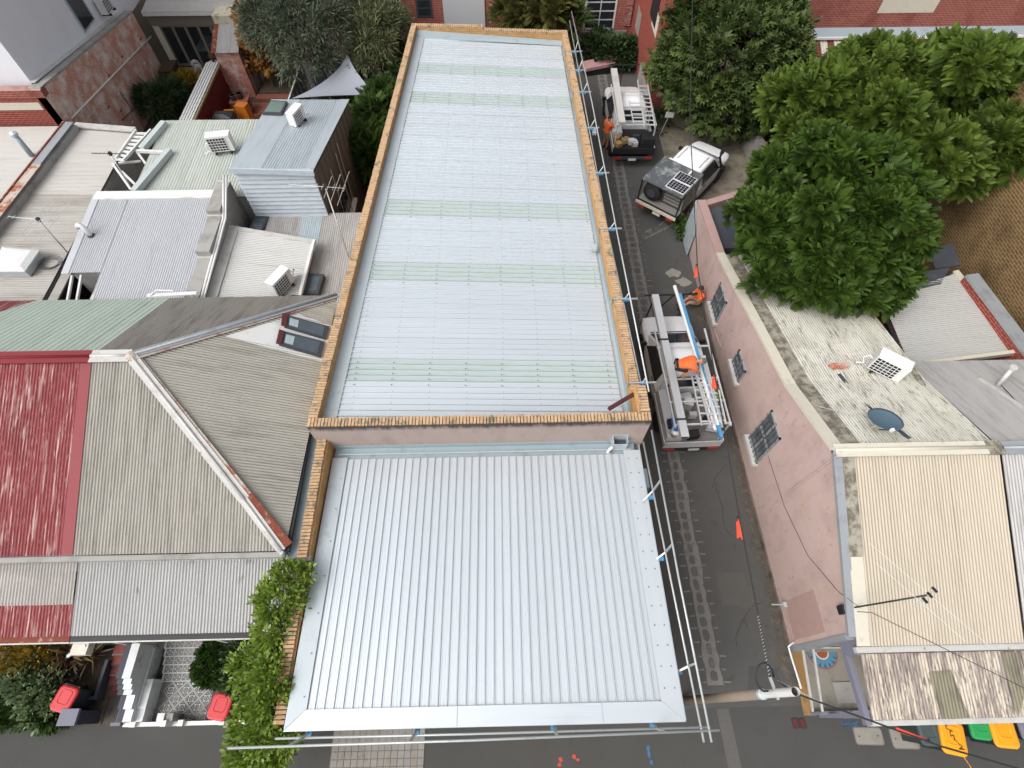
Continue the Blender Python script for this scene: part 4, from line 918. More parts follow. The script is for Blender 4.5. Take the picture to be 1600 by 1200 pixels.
# ================================================================== rear extensions on the left
E1 = thing('rear_extension', 'flat extension with bright white corrugated roof and a cut-out corner light well', 'house extension', (-12.3, 14, 0))
q = [Vector((-13.28, 11.55, 3.42)), Vector((-10.2, 11.55, 3.42)), Vector((-10.2, 16.12, 3.82)), Vector((-13.28, 16.12, 3.82))]
def e1z(y): return 3.42 + .4*(y-11.55)/4.57
walls_under(E1, q, 0, m_grey_render)
sheets(E1, q, (0, 1, .09), .0762, .022, CORR, m_white_iron_y, .762)
q2 = [Vector((-14.4, 12.75, e1z(12.75))), Vector((-13.28, 12.75, e1z(12.75))), Vector((-13.28, 16.12, 3.82)), Vector((-14.4, 16.12, 3.82))]
walls_under(E1, q2, 0, m_grey_render)
sheets(E1, q2, (0, 1, .09), .0762, .022, CORR, m_white_iron_y, .762)
MB().slab([(-14.5, 15.92, 3.86), (-10.1, 15.92, 3.86), (-10.1, 16.3, 3.88), (-14.5, 16.3, 3.88)], .05).build('ridge_flashing', m_white, E1)
MB().slab([(-14.56, 12.7, e1z(12.7)+.03), (-14.32, 12.7, e1z(12.7)+.03), (-14.32, 16.2, 3.87), (-14.56, 16.2, 3.87)], .03).build('barge_flashing', m_white_iron_y, E1)
m = MB(); m.box((-14.5, 11.48, 3.34), (-13.2, 11.58, 3.44)); m.box((-13.3, 11.58, 3.34), (-13.18, 12.8, 3.46)); m.build('light_well_edge', m_ridge, E1)
m = MB()
for x in (-14.05, -13.75): m.bar((x, 11.6, 3.36), (x-.25, 12.75, 3.4), .06, .08)
m.build('light_well_rafter', m_white, E1); MB().box((-14.45, 11.6, 0), (-13.3, 12.7, .9)).build('light_well_floor', m_grey_render, E1)
for px, py in ((459, 422), (427, 448)): MB().lathe([(.03, 0), (.03, .03)], P(px, py, 3.7), 8).build('screw_cap', m_darkgrey, E1)
vp_ = P(135, 366, 3.75); t = thing('vent_pipe', 'white gooseneck vent pipe on the bright white corrugated roof', 'vent pipe', vp_)
MB().tube([vp_ + Vector((.12, 0, -.1)), vp_ + Vector((.12, 0, .22)), vp_ + Vector((.05, .02, .36)), vp_ + Vector((-.08, .05, .36)), vp_ + Vector((-.16, .05, .24))], .075, 12).build('pipe', m_whiteclean, t, True)
MB().lathe([(.12, 0), (.1, .04)], vp_ + Vector((.12, 0, -.06)), 12).build('collar', m_darkgrey, t)
# party wall between the two rear extensions
PW = thing('party_wall', 'stepped grey rendered party wall between two rear roofs', 'wall', (-9.9, 14, 0))
for y0, y1, z in ((11.35, 13.2, 3.70), (13.2, 14.9, 3.95), (14.9, 16.4, 4.15)):
    MB().box((-10.12, y0+.003, 0), (-9.66, y1, z)).build('wall_section', m_grey_render, PW); MB().box((-10.14, y1-.05, z), (-9.64, y1+.02, z+.03)).build('coping_edge', m_ridge, PW)
m = MB(); m.tube([(-9.62, 11.5, 3.62), (-9.62, 14.8, 3.9), (-9.62, 15.2, 4.1), (-9.7, 16.3, 4.5)], .04, 8); m.tube([(-9.53, 11.5, 3.62), (-9.53, 14.8, 3.9), (-9.53, 15.2, 4.1), (-9.6, 16.3, 4.5)], .035, 8); m.build('conduit', m_white, PW, True)
m = MB(); m.bar((-11.0, 11.28, 4.05), (-9.5, 11.35, 4.05), .12, .04); m.tube([(-10.9, 11.25, 4.08), (-10.7, 11.42, 4.14), (-10.2, 11.4, 4.12)], .025, 7); m.bar((-10.9, 11.28, 3.98), (-10.9, 11.28, 4.05), .05); m.bar((-9.7, 11.33, 3.8), (-9.7, 11.33, 4.05), .05); m.build('bracket_arm', m_white, PW)
E2 = thing('rear_extension', 'white skillion extension carrying an air conditioner, beside the party wall', 'house extension', (-8.2, 13.3, 0))
q = [Vector((-9.5, 11.6, 3.32)), P(468, 461, 3.02), P(490, 380, 3.08), P(362, 357, 3.40)]
walls_under(E2, q, 0, m_grey_render)
sheets(E2, q, (1, -.05, -.1), .0762, .022, CORR, m_white_iron_x, .762)
MB().bar(q[2] + Vector((.04, .05, .08)), q[1] + Vector((.06, -.1, .08)), .1, .12).build('barge', m_white, E2)
MB().slab([q[3] + Vector((-.1, -.05, .05)), q[2] + Vector((.05, -.05, .05)), q[2] + Vector((.05, .12, .06)), q[3] + Vector((-.1, .12, .06))], .02).build('top_flashing', m_ridge, E2)
MB().slab([(-9.64, 11.5, 3.40), (-9.3, 11.5, 3.36), (-9.3, 14.8, 3.44), (-9.64, 14.8, 3.46)], .02).build('side_flashing', m_ridge, E2)
ac_unit('slim white air conditioner on the white skillion roof behind the cream house', P(444, 452, 3.12), R(62))
E3 = thing('rear_lean_to', 'low dull grey lean-to with roof lights against the warehouse wall', 'lean-to', (-6, 13.5, 0))
q = [Vector((-9.0, 14.35, 2.72)), Vector((-5.12, 14.35, 2.72)), Vector((-5.12, 16.15, 2.86)), Vector((-9.0, 16.15, 2.86))]
walls_under(E3, q, 0, m_grey_render); sheets(E3, q, (0, 1, .08), .0762, .016, CORR, m_grey_iron, .762, pick=lambda k: ('translucent_sheet', m_bluesheet) if k == 2 else None)
q = [Vector((-6.78, 11.2, 2.60)), Vector((-5.12, 11.2, 2.60)), Vector((-5.12, 14.35, 2.715)), Vector((-6.78, 14.35, 2.715))]
walls_under(E3, q, 0, m_grey_render); sheets(E3, [Vector((-6.78, 12.4, 2.644)), Vector((-5.12, 12.4, 2.644)), q[2], q[3]], (0, 1, .036), .0762, .016, CORR, m_grey_iron, .762)
sheets(E3, [Vector((-6.78, 11.2, 2.6)), Vector((-5.12, 11.2, 2.6)), Vector((-5.12, 12.42, 2.66)), Vector((-6.78, 12.42, 2.66))], (0, 1, .04), .0762, .016, CORR, m_bluesheet, .762)
for q in ([(468, 459), (497, 459), (506, 428), (477, 427)], [(388, 358), (409, 362), (420, 338), (398, 337)]):
    pts = [P(x, y, 2.9) for x, y in q]; f = MB().slab(pts, .2).build('roof_light', m_darkgrey, E3); c = sum(pts, Vector())/4
    MB().slab([c + (p-c)*.74 + Vector((0, 0, .006)) for p in pts], .01).build('pane', m_glass_blue, f)
yagi('tall tv antenna on a raking mast over the grey lean-to', P(545, 402, 2.8), P(508, 292, 4.6), (-1, .1, .02), 1.9, .34, 11, m_alu, ((.02, 1.7), (.16, 1.4), (.3, 1.1)))
# ---- blue-grey shed
E4 = thing('garden_studio', 'two-level studio with blue-grey boards, dark timber side and pale metal roof', 'studio', (-7.8, 18, 0))
q = [Vector((-9.18, 15.96, 5.0)), Vector((-6.46, 15.96, 4.85)), P(545, 156, 3.72), P(425, 156, 3.9)]
n4 = plane(q[0], q[1], q[2]); 
def on4(px, py, l=0): return PL(px, py, *n4) + n4[1]*l
q[3] = on4(425, 156)
MB().prism([p - Vector((0, 0, .14)) for p in inset(q, .12)], 0).build('wall', m_timber_d, E4)
sheets(E4, [q[0].lerp(q[1], .36), q[1], q[2], q[3].lerp(q[2], .36)], (0, 1, -.25), .09, .018, CORR, m_metalroof_b, .72)
MB().slab([q[0] + Vector((-.02, 0, .02)), q[0].lerp(q[1], .37) + Vector((0, 0, .02)), q[3].lerp(q[2], .37) + Vector((0, 0, .02)), q[3] + Vector((-.02, 0, .02))], .03).build('flat_tray', m_metalroof_b, E4)
MB().slab([q[1] + Vector((-.42, 0, .03)), q[1] + Vector((.03, 0, .03)), q[2] + Vector((.03, 0, .03)), q[2] + Vector((-.36, 0, .03))], .02).build('edge_flashing', m_metalroof_b, E4)
MB().bar(q[0] + Vector((-.05, -.03, -.04)), q[1] + Vector((.05, -.03, -.04)), .06, .2).build('front_fascia', m_wboard, E4)
for i in range(11):
    z = 2.86 + i*.185; x0 = -9.16; x1 = -6.5
    MB().add([(x0, 15.995, z), (x1, 15.995, z), (x1, 16.06, z+.19), (x0, 16.06, z+.19), (x0, 16.09, z), (x1, 16.09, z), (x1, 16.09, z+.19), (x0, 16.09, z+.19)], [(0, 1, 2, 3), (0, 4, 5, 1), (1, 5, 6, 2), (0, 3, 7, 4)]).build('weatherboard', m_wboard, E4)
for i in range(22):
    y0 = 16.1 + i*.255; xw = -6.50 + (q[2].x+6.46)*(y0-15.96)/(q[2].y-15.96); zt = 4.85 + (q[2].z-4.85)*(y0-15.96)/(q[2].y-15.96) - .12
    if y0 < q[2].y - .3: MB().box((xw-.04, y0, 0), (xw+.028 + (i % 2)*.014, y0+.245, zt)).build('timber_board', m_timber_d, E4)
f = MB().box((-6.5, 17.1, 1.2), (-6.40, 18.9, 2.3)).build('window', m_darkgrey, E4); MB().box((-6.44, 17.18, 1.28), (-6.392, 18.82, 2.22)).build('pane', m_glass, f); MB().box((-6.45, 17.0, 1.08), (-6.2, 19.0, 1.16)).build('sill', m_white, f)
for (x, y) in ((-6.36, 17.3), (-6.30, 18.2), (-6.34, 18.8)): MB().tube([(x, y, 1.0), (x+.05, y, 3.9)], .018, 6).build('frame_post', m_steel, E4)
pts = [on4(411, 181, .12), on4(441, 182, .12), on4(450, 163, .12), on4(424, 161, .12)]
f = MB().slab(pts, .12).build('roof_window', m_darkgrey, E4); c = sum(pts, Vector())/4; MB().slab([c + (p-c)*.84 + Vector((0, 0, .008)) for p in pts], .01).build('pane', mat('green_tinted_glass', A(104, 124, 112), .15, 0, .1, 2), f)
ac_unit('small white air conditioner on the studio roof', on4(467, 193, .0), R(70), .7, .3, .5, pipe=1)
# lower grey wing between the studio and the party wall
E5 = thing('rear_wing', 'grey-green flat-roofed rear wing with an air conditioner, left of the studio', 'house extension', (-11.8, 18.5, 0))
q = [Vector((-13.5, 16.3, 3.55)), Vector((-9.3, 16.3, 3.55)), Vector((-9.3, 20.75, 3.65)), Vector((-13.5, 20.75, 3.65))]
walls_under(E5, q, 0, m_grey_render); sheets(E5, q, (0, 1, .02), .105, .018, CORR, m_greygreen_i, .84)
m_teal = mat('pale_teal_beam', A(190, 198, 198), .6, 0, .06, 3)
for (a, b) in (((257, 192), (222, 233)), ((265, 235), (210, 300))):
    MB().bar(P(*a, 3.75), P(*b, 3.75), .22, .2).build('roof_beam', m_teal, E5)
MB().bar(P(214, 236, 3.7), P(262, 238, 3.7), .1, .1).build('roof_beam', m_white, E5)
m = MB(); m.box((-14.6, 16.4, 0), (-13.62, 20.4, .2)); m.build('light_well_floor', m_grey_render, E5)
for a, b in (((213, 236), (232, 262)), ((190, 268), (213, 290)), ((176, 256), (205, 297)), ((185, 255), (220, 252))): MB().bar(P(*a, 3.4), P(*b, 3.2), .08, .06).build('pergola_bar', m_white, E5)
w = PX(215, 262, -13.58); MB().box((-13.64, 17.0, 1.2), (-13.585, 18.6, 2.6)).build('window', m_glass, E5)
lad = thing('pergola_slats', 'white open slatted awning between the pale roof and the grey-green wing', 'pergola', P(203, 230, 3.4))
a0, a1, b0, b1 = P(181, 248, 3.5), P(213, 203, 3.5), P(193, 251, 3.5), P(236, 203, 3.5)
MB().bar(a0, a1, .07, .1).build('beam', m_white, lad); MB().bar(b0, b1, .07, .1).build('beam', m_white, lad)
for i in range(8): MB().bar(a0.lerp(a1, (i+.2)/8) - Vector((0, 0, .04)), b0.lerp(b1, (i+.2)/8) - Vector((0, 0, .04)), .12, .05).build('slat', m_white, lad)
ac_unit('white air conditioner on the grey-green flat roof, far left', P(352, 236, 3.68), R(8), .85, .34, .62, pipe=-1)
yagi('small dark antenna on the white bracket beside the pale roof', P(207, 296, 3.5), P(172, 240, 4.8), (-1, .05, 0), 1.0, .12, 8, m_darkmetal)
# ---- long pale roof at far left
E6 = thing('rear_extension', 'long skillion roof, pale upper half and grey lower half, at far left', 'house extension', (-16.5, 16, 0))
lx = -18.0; rx6 = -15.05
def z6(y): return 3.30
walls_under(E6, [Vector((lx, 11.3, 3.2)), Vector((rx6, 11.3, 3.2)), Vector((rx6, 21.0, 3.2)), Vector((lx, 21.0, 3.2))], 0, m_grey_render)
ymid = P(150, 300, 3.35).y
for y0, y1, mt in ((11.3, ymid, m_far_grey), (ymid, 21.0, m_far_iron)):
    sheets(E6, [Vector((lx, y0, 3.30)), Vector((rx6, y0, 3.22)), Vector((rx6, y1, 3.22)), Vector((lx, y1, 3.30))], (1, 0, -.03), .0762, .014, CORR, mt, .762*2)
MB().box((rx6+.02, 11.3, 0), (rx6+.12, 16.6, 3.1)).build('painted_shadow_gap', m_darkmetal, E6)  # solid dark strip whose colour stands in for the shade in the gap
MB().slab([(rx6+.14, 11.5, 3.2), (-14.6, 11.5, 3.2), (-14.6, 16.8, 3.2), (rx6+.14, 16.8, 3.2)], .05).build('side_tray', m_far_grey, E6)
a, b = P(105, 192, 3.62), P(0, 325, 3.62); b2 = a + (b-a)*1.6
MB().prism([a, b2, b2 + Vector((.3, 0, -.1)), a + Vector((.3, 0, -.1))], 0).build('parapet', m_grey_render, E6)
MB().bar(a + Vector((.1, 0, .03)), a.lerp(b2, .33) + Vector((.1, 0, .03)), .34, .03).build('parapet_flashing', m_greyzinc, E6); MB().bar(a.lerp(b2, .33) + Vector((.12, 0, .03)), b2 + Vector((.12, 0, .03)), .36, .03).build('rusted_flashing', m_ridge_rust, E6)
MB().bar(a + Vector((-.1, 0, .05)), b2 + Vector((-.1, 0, .05)), .06, .06).build('capping_edge', m_rust, E6)
MB().bar((-17.4, 20.95, 3.38), (-14.9, 20.65, 3.34), .3, .05).build('top_flashing', m_ridge, E6)
hp = [P(0, 430, 3.35), P(55, 433, 3.35), P(72, 393, 3.35), P(15, 388, 3.35)]
hp = [Vector((p.x, p.y, 0)) for p in [P(-10, 425, 3.5), P(40, 425, 3.5), P(62, 394, 3.5), P(8, 389, 3.5)]]
sk = thing('skylight', 'white domed skylight with a grey curb on the far-left roof', 'skylight', P(30, 410, 3.35))
MB().prism([Vector((p.x, p.y, 3.52)) for p in hp], 3.28).build('curb', m_zinc, sk); c = sum(hp, Vector())/4
m = MB(); m.loft([[c + (p-c)*k + Vector((0, 0, z)) for p in hp] for k, z in ((1.08, 3.53), (1.08, 3.58), (.8, 3.68), (.5, 3.72))]); m.build('dome', m_whiteclean, sk)
yagi('large spidery antenna with red boom over the grey far-left roof', P(105, 394, 3.3), P(60, 343, 4.7), (-1, .15, 0), 1.6, .25, 10, m_alu, ((.0, 2.1), (.3, 1.9), (.45, 1.7)))
m = MB()
for k in range(4): c = P(80, 412, 3.3); m.tube([c + Vector((math.cos(t)*(.25+.05*k), math.sin(t)*(.2+.04*k), .02 + .01*k)) for t in [i*.5 for i in range(14)]], .008, 5)
m.build('loose_cable', m_wire, E6)
E7 = thing('neighbour_roof', 'off-white roof at the left edge beneath the red brick gable', 'house', (-21, 18, 0))
MB().prism([(-30, 10.8, 3.2), (-18.35, 10.8, 3.2), (-17.95, 21.1, 3.2), (-30, 21.1, 3.2)], 0).build('wall', m_grey_render, E7)
sheets(E7, [Vector((-30, 10.8, 3.24)), Vector((-18.4, 10.8, 3.22)), Vector((-17.98, 21.1, 3.22)), Vector((-30, 21.1, 3.24))], (1, 0, 0), .0762, .014, CORR, m_far_iron, 1.524)
vp2 = P(50, 243, 3.25); t = thing('flue_pipe', 'grey capped flue pipe on the off-white roof at left', 'flue', vp2)
MB().tube([vp2, vp2 + Vector((0, 0, .9))], .1, 12).build('pipe', m_zincb, t, True); MB().lathe([(.14, 0), (.14, .1), (.05, .16)], vp2 + Vector((0, 0, .88)), 12).build('cap', m_zinc, t)
# ================================================================== rear left: brick building, yards
BBX = -18.0
B7 = thing('brick_building', 'old brick building with whitewashed side wall and white upper storey, top left', 'building', (-22, 25, 0))
zA = PX(62, 140, BBX); zB = PX(206, 18, BBX)
tA = Vector((BBX, zA.y, zA.z)); tB = Vector((BBX, zB.y, zB.z))
MB().prism([tA, tB, tB - Vector((.35, 0, 0)), tA - Vector((.35, 0, 0))], 0).build('side_wall', m_brick_wash, B7)
MB().prism([Vector((-32, tA.y, tA.z-.03)), Vector((BBX-.004, tA.y, tA.z-.03)), Vector((BBX-.36, tA.y+.34, tA.z-.03)), Vector((-32, tA.y+.34, tA.z-.03))], 0).build('front_wall', m_brick_red, B7)
m = MB()
zl = PY(30, 165, tA.y).z; m.box((-32, tA.y-.02, zl-.18), (PY(60, 160, tA.y).x, tA.y+.02, zl+.12)); m.build('lintel_band', m_cream_trim, B7)
MB().box((-32, tA.y-.03, tA.z-.32), (BBX+.02, tA.y+.3, tA.z-.02)).build('brick_coping', m_brick_red2, B7)
MB().slab([tA + Vector((-.45, .05, .05)), tA + Vector((.02, .05, .05)), tB + Vector((.02, 0, .05)), tB + Vector((-.45, 0, .05))], .08).build('parapet_coping', m_grey_render, B7)
ux = BBX - .55
MB().prism([Vector((ux-8, tA.y+.5, 12)), Vector((ux, tA.y+.5, 12)), Vector((ux, 40, 12)), Vector((ux-8, 40, 12))], 3.0).build('upper_wall', mat('white_cladding', A(238, 240, 246), .6, 0, .03, 2, dirt=[(A(226, 228, 236), 1.5, (1, 1, .3), .5, .85)]), B7)
MB().slab([tA + Vector((-.56, .4, .07)), tA + Vector((-.3, .4, .07)), tB + Vector((-.3, 0, .07)), tB + Vector((-.56, 0, .07))], .03).build('step_flashing', m_ridge, B7)
w0, w1 = PX(116, 5, ux), PX(148, 38, ux)
a = PX(140, 40, ux); f = MB().box((ux-.02, a.y-.6, a.z), (ux+.05, a.y+.55, a.z+2.2)).build('window', m_zincb, B7); MB().box((ux, a.y-.52, a.z+.08), (ux+.06, a.y+.45, a.z+2.1)).build('pane', m_glass, f)
b = PX(172, 20, ux+.3); t = ac_unit('white air conditioner on the ledge of the white upper storey, top left', Vector((ux+.28, b.y, b.z)), R(90), .8, .32, .6)
pth = [PX(112, 185, BBX+.03), PX(165, 130, BBX+.03), PX(236, 57, BBX+.03)]; MB().tube(pth, .035, 6).build('conduit', m_white, B7, True)
for q in ([(187, 143), (207, 172), (190, 188)], [(215, 120), (245, 145)]): MB().tube([PX(x, y, BBX+.03) for x, y in q], .018, 5).build('cable', m_wire, B7)
for k in range(26):                                                                    # odd dark and pale bricks standing slightly proud
    y = rg.uniform(tA.y+.5, tB.y-.6); z = rg.uniform(.6, 3.0); MB().box((BBX-.02, y, z), (BBX+.015, y+.22, z+.076)).build('proud_brick', rg.choice([m_brick_red2, m_white, m_grey_render]), B7)
# ---- house with bifold doors
BY = 30.7
B8 = thing('rear_house', 'single-storey rear house with taupe bifold doors onto a timber deck', 'house', (-16.3, 32, 0))
xl, xr = -17.85, -14.3
zt = PY(280, 22, BY).z
MB().box((xl, BY, zt-.55), (xr+.2, BY+.2, zt)).build('header', m_taupe, B8)
MB().box((xl-.1, BY-.18, zt), (xr+.9, BY-.02, zt+.16)).build('fascia', m_white, B8)
sheets(B8, [Vector((xl-.1, BY-.16, zt+.17)), Vector((xr+.9, BY-.16, zt+.17)), Vector((xr+.9, BY+6, zt+.8)), Vector((xl-.1, BY+6, zt+.8))], (0, 1, .1), .0762, .015, CORR, m_far_iron, .762)
MB().box((xl-.02, BY+.02, 0), (xl+.30, BY+.3, zt-.004)).build('door_surround', m_cream_trim, B8)
MB().box((xr, BY+.05, 0), (xr+.25, BY+.3, zt-.004)).build('door_surround', m_cream_trim, B8)
pw = (xr - xl - .3)/5
for i in range(5):
    x0 = xl + .3 + i*pw; f = MB(); f.box((x0, BY+.06, .3), (x0+.07, BY+.14, zt-.55)); f.box((x0+pw-.07, BY+.06, .3), (x0+pw, BY+.14, zt-.55)); f.box((x0+.07, BY+.06, .3), (x0+pw-.07, BY+.14, .42)); f.box((x0+.07, BY+.06, zt-.65), (x0+pw-.07, BY+.14, zt-.55))
    d = f.build('bifold_door', m_taupe, B8); MB().box((x0+.07, BY+.09, .42), (x0+pw-.07, BY+.105, zt-.65)).build('pane', transmat('door_glass', A(60, 66, 72), .35, .05) if i == 0 else bpy.data.materials['door_glass'], d)
MB().box((xl, BY+3.4, 0), (xr+.4, BY+3.5, zt)).build('inner_wall', m_darkgrey, B8); MB().box((xl, BY+.2, 0), (xr+.3, BY+3.4, .28)).build('inner_floor', m_brownwood, B8)
MB().box((xl-.02, BY+.3, 0), (xl, BY+3.4, zt)).build('inner_wall', m_taupe, B8); MB().box((xr+.4, BY+.3, 0), (xr+.5, BY+6, zt)).build('inner_wall', m_taupe, B8)
tb = thing('dining_table', 'table under a pale blue cloth behind the bifold doors', 'table', (-15.6, BY+1.2, .28))
MB().box((-16.4, BY+.7, .98), (-14.7, BY+1.7, 1.02)).build('table_top', m_brownwood, tb); MB().prism([(-16.45, BY+.65, 1.03), (-14.65, BY+.65, 1.03), (-14.65, BY+1.75, 1.03), (-16.45, BY+1.75, 1.03)], .75).build('cloth', mat('pale_blue_cloth', A(178, 204, 222), .8), tb)
for sx in (-16.3, -14.8):
    for sy in (.8, 1.6): MB().cbox((sx, BY+sy, .62), (.06, .06, .7)).build('leg', m_brownwood, tb)
dk = struct(link(bpy.data.objects.new('timber_deck', None)))
for i in range(12):
    MB().box((xl, BY-1.85 + i*.154, .16), (-14.6, BY-1.85 + i*.154 + .146, .28)).build('plank', m_deck, dk)
MB().box((xl, BY-1.86, -.05), (-14.6, BY-.05, .15)).build('deck_frame', m_brownwood, dk)
MB().box((xl+.5, BY-2.5, -.05), (-15.3, BY-1.9, .06)).build('stone_step', m_concrete, dk)
# chair, table, planter box
ch = thing('garden_chair', 'white ornate cast garden chair on the timber deck', 'chair', (-16.15, BY-.75, .28), R(200), local=True)
m = MB(); m.lathe([(.19, .43), (.205, .445), (.19, .46)], (0, 0, 0), 16); m.build('seat', m_whiteclean, ch)
ring = [Vector((.2*math.sin(t), .19 + .05*(1-math.cos(t)), .68 + .24*-math.cos(t))) for t in [k*math.pi/8 for k in range(17)]]
m = MB(); m.tube(ring, .02, 7); [m.tube([ring[k], ring[16-k]], .012, 5) for k in (3, 4, 5, 6)]; m.tube([ring[0], ring[8]], .015, 5); [m.tube([ring[k], ring[(k+5) % 16]], .012, 5) for k in range(0, 16, 2)]; m.build('backrest', m_whiteclean, ch, True)
for sx, sy in ((-1, -1), (1, -1), (-1, 1), (1, 1)): MB().tube([(sx*.14, sy*.14, .43), (sx*.2, sy*.19, .22), (sx*.19, sy*.18, .1), (sx*.24, sy*.22, 0)], [.022, .018, .014, .02], 7).build('leg', m_whiteclean, ch, True)
tt = thing('garden_table', 'round white garden table with flowers beside the ornate chair', 'table', (-15.15, BY-.95, .28), local=True)
MB().lathe([(.30, .68), (.32, .70), (.30, .72)], n=20).build('table_top', m_whiteclean, tt); MB().lathe([(.2, 0), (.05, .05), (.03, .35), (.05, .68)], n=12).build('pedestal', m_black, tt)
pl = thing('flower_vase', 'small dark vase of dried flowers on the round white table', 'vase', (-15.1, BY-.9, 1.0), local=True)
MB().lathe([(.05, 0), (.08, .08), (.04, .2), (.05, .22)], n=12).build('vase', m_black, pl, True)
rr = np.random.default_rng(3); pp = rr.normal(size=(60, 3))*.08 + np.array([0, 0, .32]); leaves('flowers', pp, rr.normal(size=(60, 3)), .07, LEAF_OVAL, m_lf_aut, 5, pl)
bx = thing('storage_box', 'dark brown timber storage box against the whitewashed wall', 'box', (-17.55, BY-1.0, .28))
m = MB(); m.box((-17.88, BY-1.5, .29), (-17.25, BY-.5, .85)); m.build('body', m_brownwood, bx); MB().box((-17.92, BY-1.54, .85), (-17.21, BY-.46, .92)).build('lid', m_brownwood, bx)
# ---- dividing fence with white slatted top, red side
fe = thing('boundary_fence', 'timber boundary fence with wide white slatted top and red face', 'fence', (-14.4, 25.5, 0))
y0, y1 = 22.6, 28.3
for i in range(5): MB().box((-14.72 + i*.125, y0, 1.78), (-14.72 + i*.125 + .085, y1, 1.83)).build('top_slat', m_white, fe)
for i in range(15): MB().box((-14.74, y0 + .1 + i*.4, 1.72), (-14.10, y0 + .18 + i*.4, 1.78)).build('cross_slat', m_white, fe)
MB().box((-14.10, y0, 1.70), (-14.03, y1, 1.80)).build('top_rail', m_deck, fe)
for i in range(36): MB().box((-14.2 + (i % 2)*.012, y0 + i*.158, 0), (-14.16 + (i % 2)*.012, y0 + i*.158 + .15, 1.70)).build('paling', m_redfence, fe)
for y in (23.0, 25.4, 28.1): MB().box((-14.64, y, 0), (-14.54, y+.1, 1.72)).build('post', m_white, fe)
# ---- brick outhouse
oh = thing('outhouse', 'small pink-washed brick outhouse with tin skillion roof', 'outhouse', (-13.5, 29, 0))
ox0, ox1 = -14.1, -12.92; oy0, oy1 = 28.25, 29.7
MB().prism([(ox0, oy0, 2.35), (ox1, oy0, 2.35), (ox1, oy1, 2.85), (ox0, oy1, 2.85)], 0).build('wall', m_brick_out, oh)
sheets(oh, [Vector((ox0-.08, oy0-.12, 2.36)), Vector((ox1+.06, oy0-.12, 2.36)), Vector((ox1+.06, oy1, 2.90)), Vector((ox0-.08, oy1, 2.90))], (0, 1, .35), .0762, .014, CORR, m_grey_iron, .62)
MB().slab([(ox0-.1, oy0-.12, 2.39), (ox0+.14, oy0-.12, 2.39), (ox0+.14, oy1, 2.93), (ox0-.1, oy1, 2.93)], .012).build('rusted_sheet', m_rust, oh)
MB().box((ox0-.05, oy1+.01, 0), (ox1+.1, oy1+1.0, 3.3)).build('chimney_block', m_chimpaint, oh)
d = MB().box((ox1-.01, oy0+.3, 0), (ox1+.03, oy0+1.05, 1.95)).build('door', m_grey_render, oh)
MB().box((ox1+.03, oy0+.38, 1.0), (ox1+.05, oy0+.42, 1.1)).build('handle', m_black, d)
# ---- courtyard paving and its things
pv = struct(link(bpy.data.objects.new('courtyard_paving', None)))
MB().box((-14.1, 21.0, -.1), (-10.2, 28.2, .0)).build('bedding', m_soil, pv)
pb = MB().cbox((0, 0, .01), (.222, .105, .05)).mesh('paving_brick', m_redpave)
cnt = 0
for i in range(15):
    for j in range(19):
        x = -13.9 + i*.235 + (j % 2)*.117; y = 23.6 + j*.118*1.9
        if cnt < 290: piece('paving_brick', pb, pv, (x, y, .0), (0, 0, rg.uniform(-.03, .03)), (1, 1.9, 1)); cnt += 1
bq = thing('covered_barbecue', 'barbecue under a black vinyl cover beside the red fence', 'barbecue', (-13.6, 25.1, 0))
m = MB(); M0 = [(-.55, -.32, 0), (.55, -.32, 0), (.55, .32, 0), (-.55, .32, 0)]
secs = [[Vector((-13.55 + x*k + dx, 25.15 + y*k, z)) for x, y, _ in M0] for k, z, dx in ((1.08, .04, 0), (1.02, .5, .02), (1.0, .85, 0), (.85, 1.02, .03), (.4, 1.16, -.05))]
m.loft(secs); m.build('cover', m_blackcloth, bq); MB().cbox((-13.2, 25.4, 1.12), (.5, .05, .05)).build('handle', m_orangecab, bq)
oc = thing('orange_cabinet', 'upright orange enamel cabinet on the red brick paving', 'cabinet', (-12.75, 25.9, 0))
MB().cbox((-12.75, 25.9, .6), (.55, .42, 1.0), Matrix.Rotation(-.25, 3, 'Z')).build('body', m_orangecab, oc); MB().cbox((-12.75, 25.9, .05), (.6, .46, .1), Matrix.Rotation(-.25, 3, 'Z')).build('base', m_black, oc)
MB().cbox((-12.70, 25.69, .6), (.44, .02, .85), Matrix.Rotation(-.25, 3, 'Z')).build('door', m_orangecab, oc)
bb = thing('brick_bench', 'low brick bench holding pots behind the orange cabinet', 'bench', (-13.2, 26.9, 0))
MB().box((-13.6, 26.6, 0), (-12.8, 27.2, .7)).build('body', m_brick_mix, bb); MB().box((-13.65, 26.55, .7), (-12.75, 27.25, .76)).build('top', m_redpave, bb)
for (x, y, r, mt, lab) in ((-13.45, 26.8, .14, m_darkgrey, 'round dark pot on the low brick bench'), (-13.15, 26.95, .16, m_brownwood, 'woven brown basket on the low brick bench')):
    q = thing('pot', lab, 'pot', (x, y, .76)); MB().lathe([(r*.6, 0), (r, .1), (r*.9, .25), (r*.95, .27)], (x, y, .76), 14).build('body', mt, q, True); MB().lathe([(r*.8, 0), (r*.7, .01)], (x, y, 1.02), 14).build('contents', m_black, q)
wch = thing('broken_chair', 'white plastic chair lying in the far garden by the outhouse', 'chair', P(430, 115, 0))
c = P(424, 112, 0); m = MB(); m.bar(c + Vector((-.3, 0, .1)), c + Vector((.4, .0, .15)), .06); m.bar(c + Vector((-.1, .3, .9)), c + Vector((.4, .0, .12)), .05); m.build('leg_frame', m_white, wch); MB().slab([c + Vector((-.5, .2, .9)), c + Vector((-.1, .25, .9)), c + Vector((.0, .3, .2)), c + Vector((-.4, .3, .2))], .03).build('backrest', m_white, wch)
